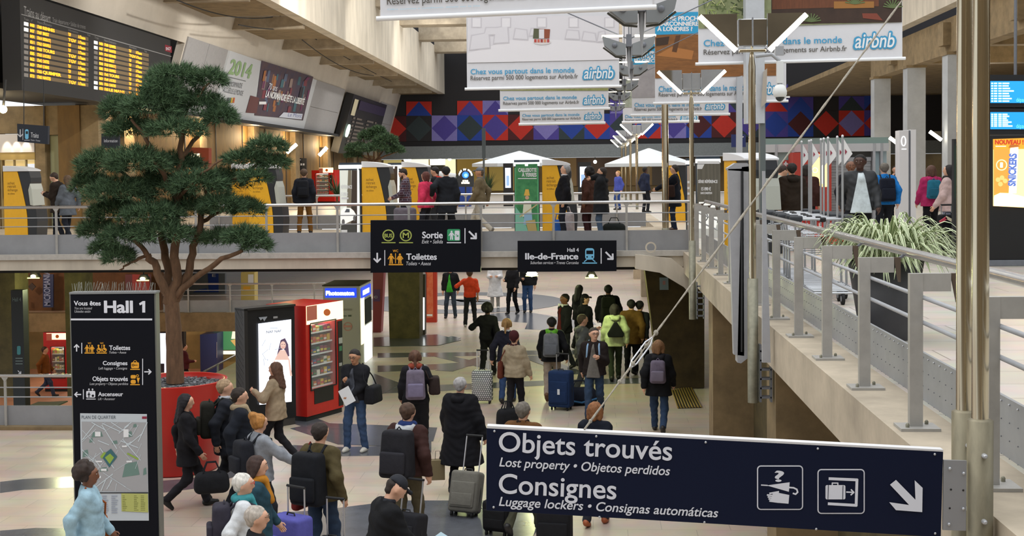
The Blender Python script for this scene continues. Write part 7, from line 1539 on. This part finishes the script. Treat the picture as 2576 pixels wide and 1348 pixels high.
# ------------------------------------------------------------------ the crowd on the lower floor
P = person('person with curly dark hair in a pale blue jacket walking right, lower left corner', 222, 1160, H=1.66, head=-78, top='#9dbdcd', legs='#2a2c33', hair='#2e211b', style='curly', skin='brown', fem=True, stance='walk', hem=.84, face=True)
shoulderbag(P, 'brown and orange shoulder bag on the person in pale blue', '#a3592a', -1, .95, (.14, .34, .30), cross=True)
P = person('long-haired person in black with a black bag, in front of the red planter', 468, 985, H=1.66, head=-75, top='#1d1c20', legs='#232227', hair='#17131a', style='long', fem=True, stance='walk', hem=.70, boots=.75, shoes='#131214', ph=-1)
shoulderbag(P, 'black handbag of the person in front of the red planter', '#222329', -1, .92, (.12, .34, .32))
P = person('grey-blond person in a dark coat with pale collar, beside the red planter', 566, 948, H=1.80, head=-70, top='#22252d', collar='#c9ccd4', legs='#24262c', hair='#a58a6c', style='short', stance='walk', hem=.72, puff=.035)
backpack(P, 'dark loaded backpack on the grey-blond person beside the planter', '#24241f', .34, .5, .22, 1.2, '#2c2b25')
P = person('dark-haired person with beige scarf in a dark navy coat, left of the fashion screen', 603, 975, H=1.75, head=-70, top='#1f232c', scarf='#a8967a', legs='#20232a', hair='#2b2019', stance='step', hem=.74, puff=.04)
softbag('travel_bag', 'black travel bag carried beside the dark navy coat', 533, 1240, .35, (.5, .26, .3), '#1f2024', 20)
P = person('person with brown hair and fur collar in a beige jacket, passing the fashion screen', 692, 906, H=1.70, head=78, top='#9c8a72', scarf='#5b4030', legs='#1c1c21', hair='#5a3d2c', style='long', fem=True, stance='walk', hem=.80, LH=(-.22, .28, 1.28), face=True, ph=-1)
P = person('person with a blond bun in a grey jacket and black backpack, left foreground', 652, 1040, H=1.68, head=-50, top='#8e939b', legs='#2a2d36', hair='#b07a3c', style='bun', fem=True, stance='step', hem=.88, RH=(.34, .40, 1.08))
backpack(P, 'big black backpack on the person with the blond bun', '#22242b', .34, .46, .22, 1.2)
P = person('dark brown-haired person in teal and mustard, behind the white-haired person', 648, 1146, H=1.66, head=-80, top='#2c4a58', scarf='#b57a2a', legs='#23252c', hair='#3a2620', style='bob', fem=True, stance='step', hem=.80, face=True)
P = person('white-haired person with red glasses and white gilet, bottom left', 612, 1190, H=1.66, head=-72, top='#d5d9dd', scarf='#3f8f96', legs='#2b2d35', hair='#d9d6cf', style='short', fem=True, stance='step', hem=.86, glasses='#c03a30', face=True)
backpack(P, 'dark purple backpack on the white-haired person with red glasses', '#34323d', .34, .48, .22, 1.2)
P = person('grey-haired person at the bottom edge, only head and shoulders seen', 646, 1272, H=1.66, head=-72, top='#232428', legs='#23242a', hair='#b3aaa0', style='short', stance='step', face=True, glasses='#5a4a3a')
P = person('person in an olive jacket and blue jeans with a black backpack, seen from behind', 806, 1062, H=1.78, head=-22, top='#51482f', legs='#33435a', hair='#2b211c', stance='step', hem=.86, puff=.03, RH=(.33, -.05, .92))
backpack(P, 'black backpack with loose straps on the person in the olive jacket', '#1b1d22', .42, .6, .24, 1.15)
shoulderbag(P, 'dark red bag hanging at the left side of the olive jacket', '#6d2422', -1, 1.02, (.12, .3, .62))
suitcase('purple-blue suitcase beside the person in the olive jacket, bottom edge', 735, 1480, '#5a5aa8', (.46, .28, .78), -30, hh=1.15)
suitcase('dark wheeled case pulled by the person in the olive jacket', 838, 1475, '#2b2d33', (.4, .24, .5), -20, hh=1.0)
P = person('young person in a black jacket and jeans holding white papers, by the red vending machine', 893, 879, H=1.74, head=165, top='#1e1f24', inner='#4a4d56', legs='#3d5273', hair='#221b19', skin='tan', shoes='#d5d2c8', stance='apart', hem=.90, puff=.03, RH=(.05, .30, 1.26), LH=(-.06, .30, 1.02), look=(0, -12), face=True, glasses='#222222')
t = held('paper', 'white sheet of paper held by the young person by the vending machine', 'paper', P); b = MB(); b.box((-.03, .40, 1.02), (.21, .012, .28), mat('#e6eaf0', .6), R=Matrix.Rotation(.5, 3, 'Y')); b.build('sheet', t)
shoulderbag(P, 'black shoulder bag on the young person by the vending machine', '#1d1e22', -1, 1.0, (.2, .42, .3))
P = person('person in a black cap and black coat with bent head, bottom centre', 952, 1195, H=1.74, head=-60, top='#17181b', legs='#202227', hair='#2b211c', style='cap', collar='#2b2d33', stance='step', hem=.72, lean=12, look=(0, -25), puff=.035, face=True, RH=(.2, .42, 1.02))
t = held('magazine', 'folded pale blue magazine in front of the person with the black cap', 'magazine', P); b = MB(); b.box((.2, .55, 1.05), (.3, .22, .012), mat('#a9c3d0', .4), R=Matrix.Rotation(.5, 3, 'X')); b.box((.2, .55, 1.058), (.16, .1, .012), mat('#d5a58a', .5), R=Matrix.Rotation(.5, 3, 'X')); b.build('cover', t)
P = person('person in a brown leather jacket with pale grey hood, pulling a case, seen from behind', 1022, 1014, H=1.80, head=-18, top='#3d2724', hood='#b9bcc0', scarf='#26376b', legs='#5a5340', hair='#4a3426', stance='step', hem=.88, puff=.035, lean=4, RH=(.30, -.03, .90))
backpack(P, 'dark grey backpack on the person in the brown leather jacket', '#26262b', .42, .58, .26, 1.16, '#2d2d33', )
suitcase('black wheeled case with raised silver handle, pulled by the person in the leather jacket', 1010, 1410, '#222328', (.5, .3, .52), -25, hh=.98, tilt=-12)
P = person('person with a brown ponytail in black wide trousers and tan boots, carrying a lilac backpack', 1044, 880, H=1.74, head=8, top='#1d1d22', scarf='#9a4a38', legs='#17181c', hair='#5b3d2b', style='pony', fem=True, stance='step', hem=.86, wide=.05, shoes='#a8703a', RH=(.32, .16, 1.02))
backpack(P, 'lilac grey backpack on the person with the brown ponytail', '#6f6778', .34, .5, .2, 1.2, '#77708a')
shoulderbag(P, 'dark brown handbag beside the lilac backpack', '#2f2523', 1, 1.15, (.2, .34, .3))
P = person('grey-haired person in a long black hooded coat, centre foreground', 1158, 948, H=1.72, head=-14, top='#16161b', hood='#16161b', legs='#1a1a1f', hair='#a5a3a3', style='short', fem=True, stance='step', hem=.46, puff=.075, flare=.06, RH=(.36, .0, .86))
suitcase('grey soft suitcase tilted behind the person in the long black coat', 1166, 1300, '#6f6d66', (.42, .26, .56), -18, hh=1.12, tilt=-18)
t = thing('shopping_bag', 'glossy brown paper shopping bag beside the long black coat', 'bag', tuple(at(1102, 1206, Z=.22)), math.radians(10)); b = MB(); b.prism([(-.1, -.05, 0), (.1, -.05, 0), (.1, .05, 0), (-.1, .05, 0)], (0, 0, .3), mat('#8a7c5e', .25, metal=.3)); b.build('bag_body', t, bevel=.006); b = MB(); b.tube([(-.04, 0, .3), (-.03, 0, .42), (.03, 0, .42), (.04, 0, .3)], .004, BLACKM, 5); b.build('handle', t)
P = person('person with black curly hair all in black, left of the white dotted suitcase', 1226, 762, H=1.72, head=-6, top='#131318', legs='#131317', hair='#0f0c0d', style='curly', skin='dark', fem=True, stance='walk', hem=.92, LH=(-.38, .22, 1.18))
P = person('fair-haired person with a bun in a dark jacket and jeans, pulling the white dotted suitcase', 1275, 800, H=1.74, head=-8, top='#20212d', legs='#33486d', hair='#a37f4f', style='pony', fem=True, stance='step', hem=.86, LH=(-.30, -.10, .92), collar='#d5d7da')
suitcase('white suitcase with dark dots standing in the middle of the floor', 1214, 1014, '#d9d9d9', (.42, .25, .62), -4, hh=1.08, dots=True, soft=False, handlecol=mat('#e3e5e8', .35, metal=.4))
P = person('person in a beige jacket with a dark red knitted hat, seen from behind', 1294, 836, H=1.64, head=-15, top='#9c8f78', legs='#1d1c20', hair='#3b1f1f', style='hat', collar='#431d20', fem=True, stance='step', hem=.84, puff=.03, RH=(.30, .12, .86))
shoulderbag(P, 'brown leather bag on the left side of the beige jacket', '#5f2f22', -1, .98, (.12, .3, .36))
P = person('young person in black and bright green with a grey backpack, pulling the blue suitcase', 1388, 793, H=1.76, head=-3, top='#1a1b20', hood='#6dbb3c', legs='#a5968a', hair='#1d1a1c', stance='walk', hem=.84, puff=.028, RH=(.30, -.02, .92), shoes='#6b4a33')
backpack(P, 'grey backpack on the young person with a bright green collar', '#74787f', .34, .48, .2, 1.2, '#6a6e75', '#2a2c30')
suitcase('tall dark blue suitcase with a white tag, in the centre of the floor', 1412, 1030, '#1f3358', (.46, .30, .72), -20, hh=1.10, tagc='#d9dde3')
P = person('person with white headphones in a black jacket over a red shirt', 1420, 739, H=1.80, head=120, top='#16171b', inner='#5a1f22', legs='#23252c', hair='#171312', skin='brown', stance='step', hem=.86, face=True)
t = held('headphones', 'white headphones round the neck of the person in the red shirt', 'headphones', P); b = MB(); b.tube([(.10*math.cos(a), .02+.09*math.sin(a), 1.50) for a in np.arange(-1.0, 4.3, .35)], .012, WHITE, 6); b.ell((.08, .10, 1.49), (.03, .03, .04), WHITE, 8); b.ell((-.08, .10, 1.49), (.03, .03, .04), WHITE, 8); b.build('band', t)
person('long dark-haired person at the back of the central crowd', 1458, 716, H=1.72, head=-40, top='#15151a', legs='#1a1b20', hair='#120f11', style='long', fem=True, stance='step', hem=.8)
person('person in a dark cap and dark jacket in the middle of the central crowd', 1472, 741, H=1.76, head=-60, top='#1b1c22', collar='#1d1d23', legs='#20222a', hair='#1d1917', style='cap', stance='step', hem=.84, puff=.035)
P = person('tall dark person with a big backpack, farthest back in the central crowd', 1530, 716, H=1.84, head=0, top='#17181c', legs='#1c1d22', hair='#14110f', stance='step', hem=.84, puff=.04, skin='brown')
backpack(P, 'big dark green backpack on the tall person at the back of the crowd', '#24281f', .38, .56, .24, 1.2)
P = person('person in a pale green padded coat and dark green trousers, seen from behind', 1546, 764, H=1.74, head=4, top='#a9b58c', hood='#a9b58c', legs='#2c3527', hair='#1e1715', style='bob', fem=True, stance='step', hem=.80, puff=.035, boots=.6, shoes='#1d211c')
t = held('drawstring_bag', 'black drawstring bag on the pale green coat', 'bag', P); b = MB(); y = -.19; b.prism([(-.17, y, 1.02), (.17, y, 1.02), (.19, y, 1.10), (.03, y, 1.36), (-.03, y, 1.36), (-.19, y, 1.10)], (0, -.07, 0), cloth('#16191a')); b.build('bag_body', t, bevel=.02)
for s_ in (-1, 1): b = MB(); b.tube([(s_*.02, y-.03, 1.36), (s_*.12, -.12, 1.45), (s_*.11, .02, 1.49)], .007, BLACKM, 5); b.build('cord', t)
person('person in a mustard brown coat at the right of the central crowd', 1588, 753, H=1.76, head=-5, top='#6b4e24', legs='#1c1c20', hair='#171412', stance='step', hem=.74, puff=.035)
person('dark-haired person squeezed between the mustard coat and the dark pier', 1610, 756, H=1.72, head=-30, top='#23252b', legs='#1d1f24', hair='#18151a', stance='step', hem=.84)
person('person in a grey hooded jacket turning away, behind the one with glasses', 1466, 790, H=1.76, head=-70, top='#5c5f5d', hood='#6a6d66', legs='#4b4e4b', hair='#5d5238', stance='step', hem=.84, LH=(-.15, .35, 1.4), puff=.03)
P = person('balding person with glasses in a dark brown jacket and jeans, walking towards the camera', 1494, 820, H=1.76, head=172, top='#241d1d', inner='#6d6a66', legs='#2f4058', hair='#3b322c', style='short', stance='walk', hem=.86, puff=.03, LH=(-.12, .26, 1.22), face=True, glasses='#2a2a2a', look=(25, 0))
backpack(P, 'pale blue backpack on the balding person with glasses', '#3d5470', .34, .48, .18, 1.2, strap='#8fb0d2')
softbag('duffel_bag', 'dark blue duffel bag on the floor behind the tall blue suitcase', 1458, 1018, 0, (.75, .34, .36), '#1d2230', 15, trim='#3f6f9c')
P = person('red-blond person in a black coat with lilac backpack walking away beside the pier', 1656, 850, H=1.72, head=-6, top='#15161a', hood='#1b1b20', legs='#2f415c', hair='#7d5a3a', style='bob', fem=True, stance='walk', hem=.74, puff=.035, ph=-1)
backpack(P, 'lilac grey backpack on the black coat, beside the dark pier', '#675f70', .30, .42, .17, 1.2, '#6f6878', '#222228')
person('grey-haired person in a brown fur-collared coat above the top edge of the blue sign', 1316, 1004, H=1.76, head=-20, top='#6b4a2a', collar='#2b2019', legs='#4a4a3c', hair='#6d675f', stance='walk', hem=.80, puff=.04)
softbag('holdall', 'black holdall beside the brown fur-collared coat', 1278, 1075, 0, (.46, .26, .36), '#1a1b1f', 30)
P = person('auburn-haired person in a dark navy coat, behind the top edge of the blue sign', 1497, 1010, H=1.66, head=-15, top='#171c28', legs='#2b2f3a', hair='#8a5a35', style='bob', fem=True, stance='step', hem=.70, shoes='#a3552f', puff=.03, skirt=False)
suitcase('black suitcase with grey stripe below the blue sign', 1396, 1420, '#1c1d21', (.42, .26, .66), -8, hh=.8)
suitcase('small black case partly hidden below the left end of the blue sign', 1252, 1345, '#18191c', (.36, .22, .4), -20, hh=.5)
person('person in a red T-shirt with white lettering, half hidden under the exit sign', 1183, 822, 'f', 1.76, head=4, top='#cf4526', legs='#24262a', hair='#4a3426', skin='tan', stance='apart', hem=.90, puff=.012, sleeve=.55, LH=(-.36, .12, 1.3), shoes='#b9b9b9')
P = person('person in a bright green vest over a black jacket, under the exit sign', 1134, 800, 'f', 1.74, head=172, top='#17191d', inner='#3fae3a', legs='#36424f', hair='#2b211c', stance='apart', hem=.90, puff=.025, face=True)
person('person in a white apron and white jacket, standing far under the bridge', 1246, 776, 'f', 1.74, head=178, top='#d9d9de', legs='#b5b0ab', hair='#3a2b22', stance='stand', hem=.42, puff=.02, flare=.06, shoes='#cfcfcf', LH=(-.12, .3, 1.15), RH=(.12, .3, 1.15))
person('person dressed all in black, standing far under the bridge', 1290, 790, 'f', 1.74, head=150, top='#17171c', legs='#141419', hair='#2b1c18', style='bob', fem=True, stance='step', hem=.88, RH=(.2, .2, 1.15))
person('person in black top and blue jeans, right of the others far under the bridge', 1328, 786, 'f', 1.76, head=170, top='#1a1c20', legs='#35507d', hair='#2b211c', stance='stand', hem=.92, RH=(.12, .24, 1.15))
person('person in an orange-brown jacket walking along the stairwell floor, lower left', 116, 998, 'f', 1.74, z=-2.7, head=-78, top='#7a4a20', legs='#3a4560', hair='#3b2a22', stance='walk', hem=.86)
person('person in dark red standing by the small lit screen behind the tree', 466, 985, 'f', 1.66, z=-2.7, head=-60, top='#4f1f24', legs='#2a2328', hair='#2b1f1c', stance='stand', hem=.84, RH=(.1, .3, 1.1))
# ------------------------------------------------------------------ the upper level
P = person('person in a dark coat reading a phone, walking left by the lit doorway', 148, 602, 'f', 1.76, z=UP, head=85, top='#2a221d', legs='#1f222b', hair='#33251c', stance='step', hem=.70, puff=.03, RH=(.06, .34, 1.20), LH=(-.08, .32, 1.18), look=(0, -25), face=True, lean=4)
t = held('phone', 'pale phone in the hand of the person by the lit doorway', 'phone', P); b = MB(); b.rbox((0, .42, 1.22), (.08, .14, .012), .005, mat('#d9dde2', .3), 2, R=Matrix.Rotation(.5, 3, 'X')); b.build('case', t)
P = person('long brown-haired person in a grey coat behind the phone reader', 172, 602, 'f', 1.68, z=UP, head=60, top='#5c626b', legs='#23262f', hair='#5a4634', style='long', fem=True, stance='step', hem=.66, puff=.03)
P = person('person in dark jacket and brown trousers with a backpack on the bridge', 767, 588, 'f', 1.78, z=UP, head=5, top='#20232c', legs='#7a5426', hair='#5a4636', stance='apart', hem=.82, puff=.03)
backpack(P, 'black backpack on the person in brown trousers on the bridge', '#1c1e24', .32, .46, .18, 1.22)
P = person('bearded person in a plaid shirt at the yellow ticket machine', 1021, 601, 'f', 1.76, z=UP, head=95, top='#4a3348', legs='#26282e', hair='#2b1f19', stance='stand', hem=.86, look=(0, -28), beard='#4a2a1c', face=True, LH=(-.16, .30, 1.02), topmat=brick_mat('#33263c', '#5a3036', '#8d8a98', 9, .5, .5, .035, .85, axis='xz'))
t = thing('case', 'grey case in front of the bearded person at the ticket machine', 'suitcase', tuple(at(1025, 601, Z=UP))); b = MB(); b.rbox((0, -.35, .40), (.55, .25, .78), .08, cloth('#6b6670'), 4); b.build('shell', t); b = MB(); b.tube([(-.07, -.35, .78), (-.05, -.35, .83), (.05, -.35, .83), (.07, -.35, .78)], .012, BLACKM, 6); b.build('top_handle', t)
person('person with wavy red-brown hair in a bright pink jacket in the ticket queue', 1072, 606, 'f', 1.66, z=UP, head=60, top='#d13a5c', legs='#23242b', hair='#5b2f26', style='bob', fem=True, stance='stand', hem=.84, puff=.04)
person('black-haired person in a black and red jacket in the ticket queue', 1098, 586, 'f', 1.80, z=UP, head=80, top='#1f2126', hood='#c23a2a', legs='#2b2c30', hair='#1b1718', stance='stand', hem=.86, face=True, puff=.035, look=(0, -15))
person('black-haired person in a black coat with back turned, right of the ticket queue', 1124, 606, 'f', 1.78, z=UP, head=10, top='#1d2026', legs='#1d1f24', hair='#151314', stance='apart', hem=.66, puff=.035, wide=.01, LH=(-.34, -.04, 1.10))
person('person in a flat grey cap and khaki jacket striding left across the bridge', 1208, 592, 'f', 1.78, z=UP, head=82, top='#6f634d', collar='#6b7078', legs='#b8b2a6', hair='#5a4a3c', style='cap', skin='tan', stance='walk', hem=.84, puff=.03, face=True, shoes='#6d675f')
P = person('grey-haired person in a black sweater looking up, beside the yellow machine', 1420, 600, 'f', 1.80, z=UP, head=82, top='#14141a', collar='#d9dbe0', legs='#1d202a', hair='#9a9a9c', stance='stand', hem=.86, belly=.05, look=(0, 18), face=True, RH=(.28, .10, .86))
softbag('carrier_bag', 'white cloth bag held by the grey-haired person in black', 1428, 596, UP, (.36, .2, .62), '#cfc5c6', 5)
softbag('carrier_bag', 'bright blue bag beside the white cloth bag', 1404, 598, UP, (.3, .2, .45), '#2f62b4', 5)
person('curly dark-haired person in a brown coat behind the black padded jacket', 1481, 598, 'f', 1.70, z=UP, head=60, top='#4a2e25', legs='#3a1f22', hair='#1a1413', style='curly', skin='brown', fem=True, stance='stand', hem=.62, scarf='#4d3f33', shoes='#6b3a2c')
person('person in a black padded jacket and jeans, hand raised to the face, looking left', 1513, 602, 'f', 1.72, z=UP, head=80, top='#191b1f', hood='#191b1f', legs='#46586f', hair='#2b211c', stance='stand', hem=.62, puff=.05, LH=(-.06, .20, 1.50), look=(0, 12), face=True)
softbag('travel_bag', 'dark travel bag on the bridge floor beside the black padded jacket', 1545, 598, UP, (.62, .34, .36), '#1d2321', 0)
P = person('person with glasses in a dark navy coat at the right end of the bridge', 1697, 580, 'f', 1.78, z=UP, head=78, top='#181c26', legs='#232c40', hair='#2f2724', stance='apart', hem=.64, puff=.035, LH=(-.10, .55, 1.06), face=True, glasses='#1a1a1a', shoes='#4a2f22')
shoulderbag(P, 'brown shoulder bag on the person with glasses at the rail', '#33231e', -1, 1.06, (.12, .3, .32), y=.08)
person('dark-skinned person in a navy jacket far behind the thin lamp poles', 1624, 535, 'f', 1.80, z=UP, head=-60, top='#232a40', inner='#b9bcc4', legs='#23252c', hair='#1a1512', skin='dark', stance='stand', hem=.84)
person('person in a violet-blue top at the cafe behind the lamp poles', 1555, 528, 'f', 1.66, z=UP, head=120, top='#4a55a8', legs='#2f4a8a', hair='#b58a50', stance='stand', hem=.86)
person('balding person in a pale green jacket leaning in behind the trolleys', 1950, 618, 'f', 1.74, z=UP, head=-70, top='#a3aa9b', legs='#33363a', hair='#3a2c26', style='short', stance='stand', hem=.84, lean=14, look=(0, -20), face=True, puff=.03)
person('person in a dark brown hooded jacket seen from behind, by the trolleys', 1992, 632, 'f', 1.74, z=UP, head=8, top='#2e251d', hood='#26201a', legs='#23242a', hair='#1f1917', stance='stand', hem=.82, puff=.045)
person('person with dark hair in a dark red-brown top, between the trolley poles', 2030, 615, 'f', 1.72, z=UP, head=-20, top='#3d2420', legs='#23242a', hair='#241b18', style='bob', stance='stand', hem=.84, puff=.03)
P = person('person in a black leather jacket over a white shirt, walking towards the camera', 2164, 662, 'f', 1.86, z=UP, head=176, top='#1f2226', inner='#cdd9de', innerw=.095, legs='#17181c', hair='#14110f', skin='dark', stance='step', hem=.86, puff=.03, face=True, look=(-18, 0), topmat=mat('#23262a', .6, noise=.2, nscale=10, bump=.3))
P = person('person half hidden behind the black leather jacket', 2141, 626, 'f', 1.78, z=UP, head=178, top='#26262c', legs='#23242a', hair='#1b1512', skin='brown', style='bald', stance='stand', hem=.86, face=True)
P = person('grey-haired person in a bright blue jacket with a dark backpack', 2224, 614, 'f', 1.74, z=UP, head=3, top='#1f77c4', legs='#1d2027', hair='#6d675f', stance='step', hem=.86, puff=.03)
backpack(P, 'dark navy backpack on the bright blue jacket', '#1a1e2b', .36, .5, .2, 1.18)
P = person('person in a magenta jacket with a colourful backpack, walking away at the right', 2342, 612, 'f', 1.68, z=UP, head=2, top='#a82a5c', hood='#a82a5c', legs='#17171b', hair='#5a3d30', style='bob', fem=True, stance='step', hem=.84, puff=.03, shoes='#8d8088')
backpack(P, 'teal and orange backpack on the magenta jacket', '#24677f', .32, .42, .18, 1.22, '#1f5a70', '#7fae96')
P = person('person with a dark headband and pale pink jacket, at the right edge of the crowd', 2384, 628, 'f', 1.68, z=UP, head=60, top='#c3aaa6', scarf='#2b2726', legs='#8d93a8', hair='#1d1718', style='long', fem=True, stance='step', hem=.80, puff=.03, face=True, look=(0, 8))
shoulderbag(P, 'beige bag slung behind the pale pink jacket', '#9a8a70', 1, 1.15, (.16, .36, .3))
suitcase('black upright suitcase with red and cream ribbons, at the right behind the planter', 2385, 648, '#16161a', (.34, .24, .72), 10, z=UP, hh=.95, group='wheeled suitcases')
t = thing('ribbon', 'red and cream ribbon tied on the black suitcase at the right', 'ribbon', tuple(at(2380, 552, Y=at(2385, 648, Z=UP).y-.2))); b = MB(); b.box((-.05, 0, -.01), (.14, .03, .05), mat('#c9455a', .6), R=Matrix.Rotation(-.6, 3, 'Y')); b.box((.05, 0, .01), (.13, .03, .05), mat('#ddd3b5', .6), R=Matrix.Rotation(.5, 3, 'Y')); b.build('bow', t)
person('small dark person taking a photo far behind the white totem', 2252, 556, 'f', 1.70, z=UP, head=170, top='#1a1a1f', legs='#20222a', hair='#2b1f1a', stance='stand', hem=.84, RH=(.1, .3, 1.45), LH=(-.1, .3, 1.45))
